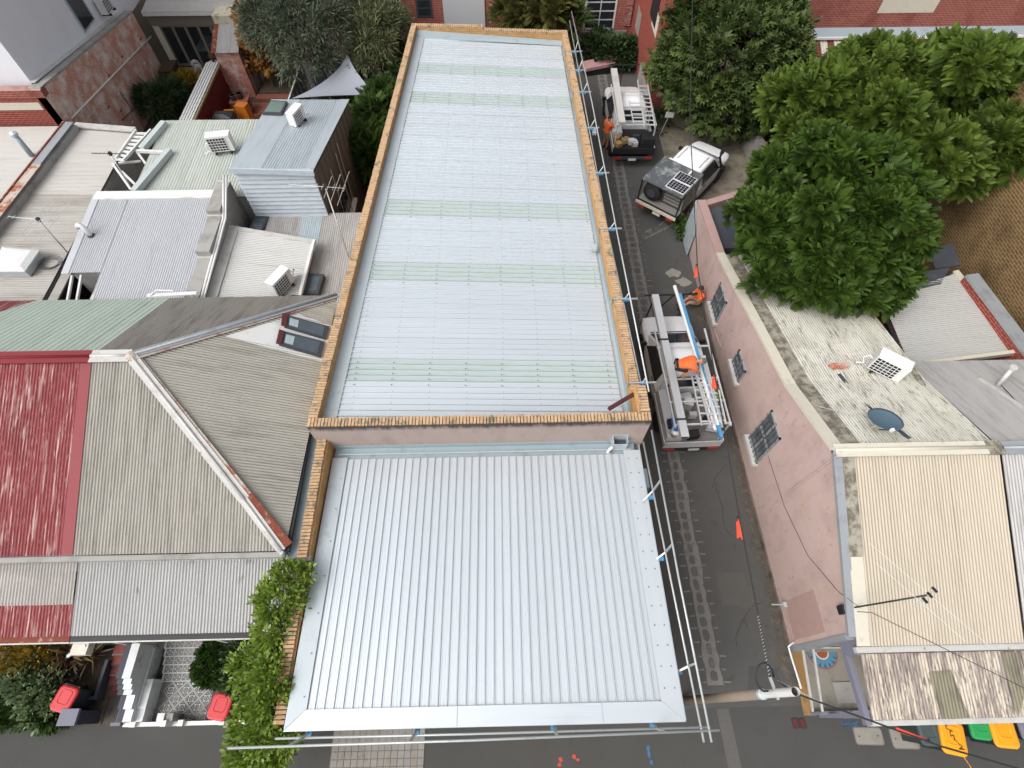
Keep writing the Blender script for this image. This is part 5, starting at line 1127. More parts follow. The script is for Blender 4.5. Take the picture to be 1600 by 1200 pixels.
# garden steps and bed
MB_ = struct(MB().box((-12.7, 28.3, -.1), (-10.1, 31.0, .25)).build('garden_bed', m_soil))
struct(MB().box((-12.85, 27.9, -.1), (-10.6, 28.3, .15)).build('brick_step', m_redpave))
# ---- grey steel fences, cream fence, shade sail
def panel_fence(label, a, b, h, mt, w=.38, top=None):
    a, b = Vector(a), Vector(b); t = thing('steel_fence', label, 'fence', a); L = (b-a).length; n = max(2, int(L/w)); d = (b-a)/n; q = Vector((-d.y, d.x, 0)).normalized()
    for i in range(n):
        s = .02 if i % 2 else -.02; p = a + d*i
        MB().bar(p + d*.03 + q*s + Vector((0, 0, h/2)), p + d*.97 + q*s + Vector((0, 0, h/2)), .02, h-.1).build('panel', mt, t)
    MB().bar(a + Vector((0, 0, h)), b + Vector((0, 0, h)), .06, .05).build('top_rail', top or mt, t); return t
panel_fence('blue-grey steel panel fence left of the shade sail', (-10.05, 22.2, 0), (-10.0, 27.9, 0), 1.8, m_greysteel, .3, m_white)
panel_fence('blue-grey steel panel fence behind the shade sail', (-9.95, 28.3, 0), (-5.0, 28.3, 0), 1.75, m_greysteel, .3)
panel_fence('cream steel panel fence beyond the grey fence', (-9.6, 30.4, 0), (-4.6, 30.4, 0), 2.3, m_creamfence, .3, m_white)
sl = thing('shade_sail', 'grey triangular shade sail stretched beside the studio', 'shade sail', (-7.2, 24.5, 0))
s0, s1, s2 = P(455, 154, 2.45), P(592, 149, 2.35), P(543, 84, 3.1)
sm = MB(); nS = 14; idx = {}
cen = (s0+s1+s2)/3
for i in range(nS+1):
    for j in range(nS+1-i):
        u, v = i/nS, j/nS; w = 1-u-v; p = s0*w + s1*u + s2*v
        e1 = u*w*4; e2 = v*w*4; e3 = u*v*4
        p = p + (cen-(s0+s1)/2)*.10*e1*(1-v) + (cen-(s0+s2)/2)*.40*e2*(1-u) + (cen-(s1+s2)/2)*.16*e3*(1-w) - Vector((0, 0, .25))*27*u*v*w*.6
        idx[(i, j)] = len(sm.v); sm.v.append(tuple(p))
for i in range(nS):
    for j in range(nS-i):
        sm.f.append((idx[(i, j)], idx[(i+1, j)], idx[(i, j+1)]))
        if i+j < nS-1: sm.f.append((idx[(i+1, j)], idx[(i+1, j+1)], idx[(i, j+1)]))
sm.build('cloth', m_sail, sl, True)
for p, h in ((s2 + Vector((.05, .3, 0)), 3.3), (s1 + Vector((.25, .1, 0)), 2.5)): MB().tube([(p.x, p.y, 0), (p.x, p.y, h)], .05, 8).build('post', m_darkmetal, sl)
pc = P(570, 178, .45); t = thing('folding_chair', 'black folding garden chair under the shrubs by the studio', 'chair', (pc.x, pc.y, 0))
m = MB()
for s in (-.25, .25): m.bar((pc.x+s, pc.y-.3, .02), (pc.x+s, pc.y+.35, .85), .03); m.bar((pc.x+s, pc.y+.3, .02), (pc.x+s, pc.y-.3, .5), .03)
m.build('leg_frame', m_alu, t); MB().cbox((pc.x, pc.y-.05, .46), (.5, .48, .03)).build('seat', m_black, t); MB().cbox((pc.x, pc.y+.28, .72), (.5, .04, .4), Matrix.Rotation(-.3, 3, 'X')).build('backrest', m_black, t)
wc = P(548, 182, .5); t = thing('timber_chair', 'brown timber chair beside the studio wall', 'chair', (wc.x, wc.y, 0)); MB().cbox((wc.x, wc.y, .45), (.45, .45, .05)).build('seat', m_brownwood, t); MB().cbox((wc.x, wc.y+.22, .75), (.45, .04, .6)).build('backrest', m_brownwood, t)
for sx in (-.2, .2):
    for sy in (-.2, .2): MB().cbox((wc.x+sx, wc.y+sy, .22), (.05, .05, .44)).build('leg', m_brownwood, t)
# stepping stones between studio and warehouse
sp_ = struct(link(bpy.data.objects.new('side_path', None))); MB().box((-6.2, 16.3, -.05), (-4.75, 21.0, .0)).build('pebble_bed', m_concrete, sp_)
for i in range(11): MB().box((-5.75, 16.45 + i*.42, -.02), (-5.0, 16.72 + i*.42, .03)).build('stepping_stone', m_darkgrey, sp_)

# ================================================================== rear red-brick building and the wall by the lane
RB = thing('red_brick_building', 'red brick building across the end of the lane with industrial windows', 'building', (0, 34, 0))
RYW = 33.3
MB().box((-9.5, RYW, 0), (7.9, RYW+6, 7.5)).build('wall', m_brick_red2, RB)
def rwin(px0, py0, px1, py1, nx, ny, frame=m_darkgrey, sur=None, depth=.08):
    a, b = PY(px0, py1, RYW), PY(px1, py0, RYW); z1 = max(b.z, a.z+.5)
    f = MB().box((a.x, RYW-.03, a.z), (b.x, RYW-.005, z1)).build('window', sur or frame, RB)
    w = (b.x-a.x-.16)/nx; h = (z1-a.z-.16)/ny
    for i in range(nx):
        for j in range(ny):
            MB().box((a.x+.08+i*w+.03, RYW-.045, a.z+.08+j*h+.04), (a.x+.08+(i+1)*w-.03, RYW-.031, a.z+.08+(j+1)*h-.04)).build('pane', m_glass, f)
rwin(652, -60, 667, 27, 1, 6); rwin(910, -60, 974, 46, 2, 7, m_darkgrey, m_white); rwin(842, -60, 850, 14, 1, 4); rwin(575, -20, 612, 18, 2, 3)
a, b = PY(697, 60, RYW), PY(756, -20, RYW); MB().box((a.x, RYW-.06, .0), (b.x, RYW-.01, 4.5)).build('roller_door', mat('pale_roller_door', A(206, 210, 214), .55, .1, .03, 2), RB)
a = PY(908, 48, RYW); MB().box((a.x-.1, RYW-.12, a.z-.12), (PY(976, 48, RYW).x+.1, RYW-.002, a.z)).build('sill', m_kerb, RB)
MB().box((PY(905, 50, RYW).x, RYW-.10, 0), (7.25, RYW-.004, a.z-.13)).build('plinth', m_brick_mix, RB)
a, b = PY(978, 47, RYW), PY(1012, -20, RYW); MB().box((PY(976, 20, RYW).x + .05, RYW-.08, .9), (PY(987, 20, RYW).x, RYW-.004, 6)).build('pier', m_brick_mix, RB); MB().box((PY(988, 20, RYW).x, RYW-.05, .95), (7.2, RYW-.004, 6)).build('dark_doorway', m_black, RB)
SB = thing('lane_side_building', 'patched red brick wall of the building right of the lane end', 'building', (9, 30, 0))
SX = 7.45
MB().box((SX, 26.6, 0), (9.6, RYW+5, 5.2)).build('wall', m_brick_red, SB)
MB().box((SX-.004, 26.62, 0), (SX-.001, 29.5, .9)).build('render_patch', m_grey_render, SB)
a = PX(1022, 22, SX); MB().box((SX-.04, a.y-.7, a.z-.3), (SX-.003, a.y+.7, a.z+1.2)).build('window', m_black, SB)
MB().box((SX-.012, 31.2, 1.3), (SX-.004, 32.3, 2.4)).build('render_patch', m_concrete, SB); MB().box((SX-.012, 27.6, 3.1), (SX-.004, 28.9, 4.0)).build('render_patch', m_cream_trim, SB)
FB = thing('far_brick_building', 'long red brick wall with a lead flashing and old striped lean-to, top right', 'building', (22, 32, 0))
fy = 30.4
MB().box((14.6, fy, 0), (44, fy+5, 9.5)).build('wall', m_brick_red2, FB)
a = PY(1425, 45, fy); MB().slab([(14.6, fy-.5, a.z-.12), (44, fy-.5, a.z-.12), (44, fy+.0, a.z+.1), (14.6, fy+.0, a.z+.1)], .04).build('lead_flashing', m_zincb, FB)
MB().bar((14.6, fy-.55, a.z-.15), (44, fy-.55, a.z-.15), .12, .1).build('gutter', m_white, FB)
a2 = PY(1400, 15, fy); MB().box((a2.x-.9, fy-.012, a2.z-.15), (a2.x+2.0, fy-.004, a2.z+.5)).build('render_patch', m_cream_trim, FB)
zz = a.z - .3
sheets(FB, [Vector((14.6, fy-3.0, zz-1.0)), Vector((44, fy-3.0, zz-1.0)), Vector((44, fy-.5, zz)), Vector((14.6, fy-.5, zz))], (0, 1, .4), .12, .02, CORR, m_stripe_w, .36, pick=lambda k: ('roof_sheet', m_stripe_r) if k % 2 else None, name='roof_sheet')
MB().box((14.7, fy-2.9, 0), (44, fy-.01, zz-1.1)).build('lean_to_wall', m_brick_red2, FB)
sf = P(940, 98, .5); t = thing('foam_mattress', 'faded pink foam mattress dumped at the end of the lane', 'mattress', (sf.x, sf.y, 0))
MB().cbox((sf.x-.2, sf.y, .45), (1.7, .75, .16), Matrix.Rotation(.16, 3, 'Z') @ Matrix.Rotation(-.1, 3, 'Y')).build('pad', m_pinksofa, t); MB().cbox((sf.x-.2, sf.y, .18), (1.5, .6, .36), Matrix.Rotation(.16, 3, 'Z')).build('base', m_black, t)
# ================================================================== right: pink corner house
PKX = 7.86
PH = thing('pink_house', 'pink stucco corner house with lichen-stained iron roof along the lane', 'house', (9.8, 7, 0))
yF, yR, yM, yE = 1.45, 5.25, 7.75, 14.25
zF, zR, zM, zE = 3.22, 5.0, 3.92, 2.28
XR = 11.85
sidepts = [(yF, zF-.02), (yR, zR), (yM, zM), (yE, zE)]
m = MB(); base = [(PKX, yE, 0), (PKX, yF, 0)]
outer = [Vector((PKX, y, 0)) for y in (yF, yE)]
side = [Vector((PKX, yF, 0))] + [Vector((PKX, y, z)) for y, z in sidepts] + [Vector((PKX, yE, 0))]
back = [p + Vector((.30, 0, 0)) for p in side]; n = len(side)
m.add(side + back, [tuple(range(n)), tuple(range(2*n-1, n-1, -1))] + [(i, i+n, (i+1) % n + n, (i+1) % n) for i in range(n)]); m.build('side_wall', m_bigpink, PH)
MB().prism([(PKX+.3, yF, 3.0), (XR, yF, 3.0), (XR, yE-.1, 2.0), (PKX+.3, yE-.1, 2.0)], 0).build('wall', m_bigpink, PH)
MB().prism([(PKX+.31, yR-2.6, 3.7), (XR, yR-2.6, 3.7), (XR, yM+.4, 3.7), (PKX+.31, yM+.4, 3.7)], 2).build('gable_core', m_grey_render, PH)
# white barge capping on the side wall
def capseg(y0, z0, y1, z1, w=.30, mt=m_cream_trim): return MB().slab([(PKX-.05, y0, z0+.07), (PKX+w-.05, y0, z0+.07), (PKX+w-.05, y1, z1+.07), (PKX-.05, y1, z1+.07)], .09).build('barge_cap', mt, PH)
capseg(yM, zM, yE+.1, zE); capseg(yR, zR, yM-.005, zM); capseg(yF-.1, zF, yR-.005, zR, .20, m_greyzinc)
# rear slopes: lower cat-slide, upper slope, moss strip beside the barge
xs = PKX + .26
def rs(y0, z0, y1, z1, x0, x1, mt, nm='roof_sheet', pitch=.0762): return sheets(PH, [Vector((x0, y0, z0)), Vector((x1, y0, z0)), Vector((x1, y1, z1)), Vector((x0, y1, z1))], (0, 1, (z1-z0)/(y1-y0)), pitch, .017, CORR, mt, .762, nm)
rs(yM, zM, yE+.05, zE, xs+.38, XR, m_lichen_iron); rs(yR, zR, yM+.08, zM-.0, xs+.45, XR, m_lichen_iron)
MB().slab([(xs-.02, yM, zM+.02), (xs+.45, yM, zM+.02), (xs+.45, yE+.05, zE+.02), (xs-.02, yE+.05, zE+.02)], .02).build('mossy_flashing', m_moss_strip, PH)
MB().slab([(xs-.02, yR, zR+.025), (xs+.5, yR, zR+.025), (xs+.5, yM, zM+.025), (xs-.02, yM, zM+.025)], .02).build('mossy_flashing', m_moss_strip, PH)
cap_line(PH, (PKX, yR, zR+.03), (XR-.2, yR, zR+.03), m_cream_trim, .34, .045)
MB().bar((XR-.32, yR, zR+.05), (XR+.05, yR, zR+.05), .36, .05).build('mossy_cap', m_moss_strip, PH)
a, b = PL(1420, 580, *plane((0, yM, zM), (1, yM, zM), (0, yE, zE))), PL(1452, 625, *plane((0, yM, zM), (1, yM, zM), (0, yE, zE))); MB().bar(a + Vector((.1, .3, .03)), b + Vector((.05, 0, .03)), .16, .03).build('mossy_flashing', m_moss_strip, PH)
# front slope, front verandah
sheets(PH, [Vector((PKX+.42, 1.16, 3.2)), Vector((XR, 1.16, 3.2)), Vector((XR, yR, zR)), Vector((PKX+.42, yR, zR))], (0, 1, .44), .0762, .022, CORR, m_beige_iron, .762)
MB().slab([(PKX+.12, 3.0, zF + (zR-zF)*(3.0-1.16)/(yR-1.16)+.03), (PKX+.45, 3.0, zF + (zR-zF)*(3.0-1.16)/(yR-1.16)+.03), (PKX+.45, yR-.1, zR+.0), (PKX+.12, yR-.1, zR+.0)], .03).build('mossy_flashing', m_moss_strip, PH)
MB().slab([(PKX+.12, 1.16, 3.22), (PKX+.44, 1.16, 3.22), (PKX+.44, 2.99, zF + (zR-zF)*(2.99-1.16)/(yR-1.16)+.02), (PKX+.12, 2.99, zF + (zR-zF)*(2.99-1.16)/(yR-1.16)+.02)], .03).build('side_flashing', m_cream_trim, PH)
MB().box((PKX+.1, 1.03, 3.05), (XR+2.5, 1.15, 3.17)).build('eave_gutter', m_ridge, PH)
aw = [Vector((8.16, -.30, 2.55)), Vector((XR+.05, -.30, 2.55)), Vector((XR+.05, 1.02, 2.92)), Vector((8.16, 1.02, 2.92))]
sheets(PH, aw, (0, 1, .28), .0762, .022, CORR, m_flaky_iron, .68, 'verandah_sheet')
def awp(px, py, l=.024): n = plane(aw[0], aw[1], aw[2]); return PL(px, py, *n) + n[1]*l
for q in ([(1449, 1050), (1484, 1046), (1512, 1120), (1470, 1123)], [(1563, 1018), (1592, 1018), (1600, 1085), (1588, 1118), (1578, 1090)]):
    pts = [awp(*p) for p in q]; 
    if (pts[1]-pts[0]).cross(pts[2]-pts[0]).z < 0: pts = pts[::-1]
    sheets(PH, pts, (0, 1, .28), .0762, .016, CORR, m_mossy_iron, .76, 'patched_sheet')
MB().box((8.10, -.42, 2.42), (XR+2.5, -.31, 2.53)).build('verandah_gutter', m_ridge, PH)
MB().box((8.02, -.40, 2.40), (8.15, 1.06, 2.56)).build('side_beam', m_darkcap, PH)
MB().prism([(8.03, 1.0, 3.0), (8.15, 1.0, 3.0), (8.15, 1.9, 3.4), (8.03, 1.9, 3.4)], 2.4).build('side_beam', m_darkcap, PH)
for x in (8.25, 10.4): MB().cbox((x, -.22, 1.25), (.1, .1, 2.45)).build('verandah_post', m_darkcap, PH)
# windows in the side wall (built from the photograph, on the wall plane)
def pkwin(q, cols, rows, sill=True):
    pts = [PX(x, y, PKX) for x, y in q]; y0, y1 = min(p.y for p in pts), max(p.y for p in pts); z0, z1 = min(p.z for p in pts), max(p.z for p in pts)
    fm = MB()
    for a, b in (((y0, z0), (y1, z0+.06)), ((y0, z1-.06), (y1, z1)), ((y0, z0), (y0+.06, z1)), ((y1-.06, z0), (y1, z1))): fm.box((PKX-.05, a[0], a[1]), (PKX+.01, b[0], b[1]))
    f = fm.build('window', m_greyzinc, PH)
    MB().box((PKX-.015, y0+.05, z0+.05), (PKX-.003, y1-.05, z1-.05)).build('pane', m_pane, f)
    bars = MB(); ym = (y0+y1)/2; bars.box((PKX-.04, ym-.04, z0), (PKX-.014, ym+.04, z1)); zm = z0 + (z1-z0)*.5; bars.box((PKX-.04, y0, zm-.03), (PKX-.0135, y1, zm+.03)); bars.build('glazing_bar', m_greyzinc, f)
    gr = MB()
    for i in range(cols): y = y0 + (y1-y0)*(i+.5)/cols; gr.tube([(PKX-.07, y, z0), (PKX-.07, y, z1)], .010, 5)
    for i in range(rows): z = z0 + (z1-z0)*(i+.5)/rows; gr.tube([(PKX-.075, y0, z), (PKX-.075, y1, z)], .008, 5)
    gr.build('security_bars', m_darkgrey, f)
    if sill: MB().box((PKX-.16, y0-.08, z0-.14), (PKX+.01, y1+.08, z0)).build('sill', m_ridge, f)
pkwin([(1172, 682), (1207, 647), (1221, 686), (1188, 718)], 6, 4); pkwin([(1146, 563), (1156, 551), (1166, 579), (1155, 598)], 5, 4); pkwin([(1112, 473), (1126, 448), (1136, 471), (1121, 503)], 5, 4)
a, b = PX(1233, 770, PKX), PX(1310, 712, PKX); MB().tube([a - Vector((.03, 0, 0)), b - Vector((.03, 0, 0))], .022, 6).build('conduit', m_bigpink, PH)
MB().tube([PX(x, y, PKX-.02) for x, y in ((1200, 712), (1225, 790), (1262, 868), (1310, 925), (1345, 950))], .006, 5).build('cable', m_darkgrey, PH)
MB().tube([PX(x, y, PKX-.02) for x, y in ((1105, 480), (1118, 520), (1127, 545))], .02, 5).build('conduit', m_bigpink, PH); m = MB(); c = PX(1127, 540, PKX); m.tube([c + Vector((-.06, math.cos(t)*.12, math.sin(t)*.12)) for t in [k*.5 for k in range(13)]], .01, 5); m.build('cable_coil', m_wire_w, PH)
pt = [PX(x, y, PKX) for x, y in ((1242, 1000), (1234, 938), (1270, 928), (1290, 985))]; ys, zs = [p.y for p in pt], [p.z for p in pt]
MB().box((PKX-.012, min(ys), max(.02, min(zs))), (PKX-.003, max(ys), max(zs))).build('paint_patch', m_pinkpatch, PH)
MB().box((PKX-.05, yF, 0), (PKX+.0, yE, .16)).build('plinth', m_grime, PH)
MB().box((PKX-.02, yF-.14, 0), (PKX+.32, yF-.002, 3.1)).build('wall_end', m_greyzinc, PH)
c = PX(1228, 945, PKX); m = MB(); m.bar(c, c + Vector((-.45, 0, .1)), .03); m.build('outlet_bracket', m_zinc, PH); MB().cbox(c + Vector((-.05, 0, .02)), (.1, .14, .12)).build('outlet_box', m_zinc, PH)
c = PX(1333, 950, PKX+.1); MB().cbox((PKX-.02, c.y, 3.35), (.16, .2, .22)).build('service_box', m_black, PH)
# rear lane wall with sheet gate
RW = thing('lane_wall', 'low pink wall with a leaning grey sheet gate beside the lane', 'wall', (7.9, 16, 0))
MB().prism([(PKX, yE+.02, 2.2), (PKX+.28, yE+.02, 2.2), (PKX+.28, 17.6, 1.95), (PKX, 17.6, 1.95)], 0).build('wall', m_bigpink, RW)
MB().prism([(PKX+.28, 17.3, 1.95), (PKX+.28, 17.6, 1.95), (10.4, 18.6, 1.8), (10.4, 18.3, 1.8)], 0).build('rear_wall', m_pinkpatch, RW)
q = [PX(1090, 308, PKX-.07), PX(1066, 375, PKX-.12), PX(1072, 402, PKX-.12), PX(1091, 352, PKX-.07)]
g = [(PKX-.14, 16.45, .05), (PKX-.14, 17.62, .05), (PKX-.06, 17.62, 1.95), (PKX-.06, 16.65, 1.2)]
MB().slab(g[::-1], .03).build('sheet_gate', m_bluesheet, RW); MB().slab([(PKX-.02, yE, 2.24), (PKX+.32, yE, 2.24), (PKX+.32, 17.6, 1.99), (PKX-.02, 17.6, 1.99)], .05).build('coping', m_pinkpatch, RW)
DS = thing('dark_shed', 'low shed with a dark membrane roof tucked behind the lane wall', 'shed', (9.2, 16.8, 0))
MB().prism([(8.16, 15.2, 1.70), (10.6, 15.2, 1.70), (10.6, 18.2, 1.76), (8.16, 17.25, 1.76)], 0).build('body', m_slate, DS); MB().tube([(9.3, 17.2, 1.7), (9.3, 17.2, 2.0)], .04, 8).build('vent', m_black, DS)
MB().box((8.2, 14.3, 0), (11.8, 15.1, 1.5)).build('lean_to', m_slate, DS)
# ---- roof things
pu = plane((0, yR, zR), (1, yR, zR), (0, yM, zM)); pl_ = plane((0, yM, zM), (1, yM, zM), (0, yE, zE))
dsh = thing('satellite_dish', 'oval slate-blue satellite dish on the pink house roof', 'satellite dish', PL(1362, 668, *pu))
dc = PL(1368, 665, *pu) + Vector((-.02, -.05, .42)); dn = Vector((.02, .32, .95)).normalized(); Mq = dn.to_track_quat('Z', 'Y').to_matrix()
MB().lathe([(0.001, -.07), (.2, -.055), (.34, -.02), (.40, .02), (.405, .025), (.35, .0), (.2, -.035), (.001, -.05)], dc, 28, Mq).build('reflector', m_dish, dsh, True)
MB().tube([PL(1362, 668, *pu), dc - dn*.1], .03, 8).build('mast', m_steel, dsh); arm = PL(1376, 682, *pu) + Vector((0, -.05, .45)); MB().tube([dc - dn*.08 + Vector((-.2, -.2, 0)), arm], .014, 6).build('feed_arm', m_darkmetal, dsh); MB().cbox(arm, (.07, .07, .1)).build('feed_horn', m_whiteclean, dsh)
MB().tube([PL(1278, 636, *pu) + Vector((0, 0, .04)), dc - dn*.12], .012, 5).build('stay', m_steel, dsh)
t = ac_unit('white air conditioner sitting on the pink house roof', PL(1378, 583, *pl_), R(-38), .85, .34, .62, pipe=-1)
cs = PL(1307, 574, *pl_); t = thing('chimney_stub', 'broken brick chimney stub on the lichen-stained roof', 'chimney', cs)
for k in range(4):
    for j in range(2): MB().cbox(cs + Vector((-.11 + .23*j + (k % 2)*.06, 0, -.02 + k*.05)), (.21, .22 - .03*k, .06), Matrix.Rotation(.2, 3, 'Z')).build('brick', m_brick_out, t)
pth = [PL(x, y, *(pl_ if y < 630 else pu)) + Vector((0, 0, .03)) for x, y in ((1310, 585), (1330, 610), (1355, 636), (1385, 660), (1420, 686))]
tr = MB()
for a, b in zip(pth[:-1], pth[1:]): tr.bar(a, b, .11, .012)
tr.build('tar_streak', m_slate, PH)
# ---- corner antenna and bracket
c0 = Vector((7.98, 1.95, 3.5)); mt_ = P(1448, 930, 5.3)
an = thing('tv_antenna', 'grey mast and short antenna leaning over the beige front roof', 'antenna', c0, group='rooftop television antennas')
MB().tube([c0, mt_], .019, 8).build('mast', m_darkmetal, an, True)
for k, s in enumerate((-1, 0, 1)):
    q = mt_ + Vector((s*.14 + .05, -.10*s*-1, .02)); MB().cbox(q, (.04, .12, .04), Matrix.Rotation(.5, 3, 'Z')).build('insulator', m_black, an)
MB().tube([mt_ + Vector((-.35, -.22, 0)), mt_ + Vector((.25, .12, 0))], .012, 6).build('boom', m_alu, an)
for s, L in ((-.2, 1.4), (.05, 1.9)): q = mt_ + Vector((s, s*.5, 0)); MB().tube([q + Vector((-L*.45, L*.55, .02)), q + Vector((L*.45, -L*.55, -.02))], .006, 5).build('element', m_alu, an)
# ---- neighbour on the right
NB = thing('neighbour_house', 'grey corrugated roof of the next house at the right edge', 'house', (15, 5, 0))
MB().prism([(XR+.08, 1.2, 3.0), (22, 1.2, 3.0), (22, 8.7, 3.0), (XR+.08, 8.7, 3.0)], 0).build('wall', m_grey_render, NB)
sheets(NB, [Vector((XR+.06, 1.16, 3.2)), Vector((22, 1.16, 3.2)), Vector((22, yR, zR-.02)), Vector((XR+.06, yR, zR-.02))], (0, 1, .44), .0762, .022, CORR, m_grey_iron, .762)
sheets(NB, [Vector((XR+.06, yR, zR-.02)), Vector((22, yR, zR-.02)), Vector((22, 8.75, 3.45)), Vector((XR+.06, 8.75, 3.45))], (0, 1, -.44), .0762, .022, CORR, m_grey_iron, .762)
cap_line(NB, (XR+.1, yR, zR), (22, yR, zR), m_greyzinc, .34, .04)
sheets(NB, [Vector((XR+.06, -.3, 2.55)), Vector((22, -.3, 2.55)), Vector((22, 1.02, 2.92)), Vector((XR+.06, 1.02, 2.92))], (0, 1, .28), .0762, .022, CORR, m_flaky_iron, .762, 'verandah_sheet')
pn = plane((XR, yR, zR-.02), (22, yR, zR-.02), (XR, 8.75, 3.45))
MB().bar(PL(1528, 592, *pn) + Vector((0, 0, .04)), PL(1600, 640, *pn) + Vector((0, 0, .04)), .1, .04).build('batten', m_ridge, NB)
fl = PL(1558, 603, *pn); t = thing('flue_pipe', 'short pale flue pipe on the grey roof at the right edge', 'flue', fl); MB().tube([fl, fl + Vector((.15, .25, .55))], .06, 10).build('pipe', m_ridge, t, True); MB().lathe([(.1, 0), (.1, .06)], fl + Vector((.15, .25, .52)), 10).build('cap', m_ridge, t)
MB().tube([PL(1560, 600, *pn) + Vector((0, 0, .03)), PL(1575, 615, *pn) + Vector((0, 0, .03)), PL(1590, 632, *pn) + Vector((0, 0, .03))], .012, 5).build('cable', m_wire, NB)
# ---- shed with brick parapet, brown brick wall, foil ducts
RS = thing('brick_shed', 'brick shed with pale corrugated roof between the pink house and brown brick wall', 'shed', (14.4, 11, 0))
q = [P(1421, 570, 2.75), P(1592, 548, 2.75), P(1490, 428, 2.9), P(1378, 468, 2.9)]
pr = plane(q[0], q[1], q[2]); q[3] = PL(1378, 468, *pr)
walls_under(RS, q, 0, m_brick_red, .12, d=.1); sheets(RS, q, (q[1]-q[0]), .0762, .016, CORR, m_white_iron_x, 1.1)
a, b = P(1508, 432, 3.15), P(1612, 572, 3.05); dv = (b-a).normalized(); nv = Vector((-dv.y, dv.x, 0)); nv = nv if nv.x < 0 else -nv
MB().prism([a, b, b - nv*.34, a - nv*.34], 0).build('parapet_wall', m_brick_red, RS)
MB().slab([a + nv*.03 + Vector((0, 0, .09)), b + nv*.03 + Vector((0, 0, .09)), b - nv*.42 + Vector((0, 0, .09)), a - nv*.42 + Vector((0, 0, .09))], .09).build('parapet_coping', m_greyzinc, RS)
MB().bar(q[1] + Vector((.05, .1, .05)), q[2] + Vector((.08, .1, .04)), .2, .06).build('side_flashing', m_cream_trim, RS)
MB().bar(q[0] + Vector((-.02, -.06, .05)), q[1] + Vector((.2, -.06, .08)), .12, .16).build('front_coping', m_cream_trim, RS)
MB().bar(q[0] + Vector((-.1, 0, -.05)), q[3] + Vector((-.1, .0, -.05)), .12, .1).build('gutter', m_black, RS)
MB().slab([P(1382, 462, 2.9), P(1470, 444, 2.9), P(1484, 418, 2.9), P(1388, 432, 2.9)], .05).build('dark_tray', m_slate, RS); MB().slab([P(1462, 420, 2.7), P(1500, 414, 2.7), P(1490, 380, 2.7), P(1450, 388, 2.7)], .05).build('dark_tray', m_slate, RS)
BW = thing('brown_brick_building', 'tall brown brick side wall at the right edge behind the shed', 'building', (18, 14, 0))
MB().box((17.3, 6.0, 0), (24, 17.6, 8.0)).build('wall', m_brick_brown, BW)
struct(MB().box((11.9, 8.8, -.2), (17.3, 30, -.01)).build('rear_yard', m_soil))
MB().box((XR+.1, 8.78, 0), (12.45, 12.5, .6)).build('alley_wall', m_slate, RS)
for px, py, lab in ((1438, 578, 'crinkled silver foil duct at the shed corner'), (1585, 582, 'crinkled silver foil duct at the right edge of the shed')):
    c = P(px, py, 3.0); t = thing('foil_duct', lab, 'duct', c); m = MB(); rr_ = random.Random(px)
    pts = [c + Vector((-.35 + i*.09, -.1 + .06*i*.6, .0 + rr_.uniform(-.03, .05))) for i in range(9)]; m.tube(pts, [rr_.uniform(.08, .14) for _ in pts], 9); m.build('duct', m_foil, t)
# ---- corner front yard
FY = thing('yard_fence', 'low metal rail fence round the corner concrete yard', 'fence', (8.6, .6, 0))
for (a, b, h) in (((1270, 1010), (1285, 1112), .95), ((1254, 1014), (1270, 1112), .55)):
    MB().bar(P(*a, h), P(*b, h), .05, .05).build('rail', m_ridge, FY)
MB().bar((7.98, -.16, .5), (9.6, -.16, .5), .08, .1).build('front_rail', m_darkcap, FY); MB().bar((7.98, -.16, .1), (9.6, -.16, .1), .08, .1).build('front_rail', m_darkcap, FY)
for x in (8.0, 8.8, 9.6): MB().cbox((x, -.16, .3), (.05, .05, .6)).build('post', m_darkcap, FY)
MB().bar(P(1262, 1012, .8), P(1335, 1012, .8), .04, .04).build('rail', m_ridge, FY)
struct(MB().box((7.9, -.12, -.1), (11.8, 1.42, .012)).build('corner_yard', m_concrete))
struct(MB().box((8.8, .05, .0), (9.45, .55, .05)).build('worn_step', m_grey_render))
ky = MB(); ky.add([P(1236, 1012, .0) + Vector((0, 0, .02)), P(1250, 1008, .02), P(1274, 1118, .02), P(1256, 1118, .02)], [(0, 3, 2, 1)]); struct(ky.build('ochre_kerb', m_yellowkerb))
MB2 = thing('downpipe', 'white bent pipe along the ochre kerb beside the pink wall', 'pipe', P(1232, 1012, 0))
MB().tube([PX(1241, 1003, PKX-.03), P(1232, 1010, .45), P(1236, 1025, .3), P(1252, 1076, .3)], .025, 8).build('pipe', m_whiteclean, MB2, True)
mu = thing('ground_mural', 'blue and terracotta half-flower painted on the corner yard', 'mural', P(1284, 1020, .02))
c = P(1284, 1019, .016); c.y = min(c.y, 1.38)
def halfdisc(r0, r1, z, n=28): return [[(c.x + r*math.cos(R(180 + 180*k/n)), c.y + r*math.sin(R(180 + 180*k/n)), z) for k in range(n+1)] for r in (r0, r1)]
for r0, r1, mt, z in ((.40, .43, m_mural_o, .0165), (.19, .40, m_mural_b, .0175), (.155, .19, m_mural_w, .0185), (.0, .155, m_mural_o, .0195)):
    A0, A1 = halfdisc(r0, r1, z); mm = MB(); [mm.poly([A0[k], A1[k], A1[k+1], A0[k+1]]) for k in range(28)]; mm.build('ring', mt, mu)
for k in range(7):
    t0 = R(180 + 180*(k+.9)/8.0 - 4); t1 = t0 + R(8); tm = (t0+t1)/2; MB().poly([(c.x + .26*math.cos(tm), c.y + .26*math.sin(tm), .0195), (c.x + .39*math.cos(t0), c.y + .39*math.sin(t0), .0195), (c.x + .39*math.cos(t1), c.y + .39*math.sin(t1), .0195)]).build('petal_gap', m_mural_d, mu)

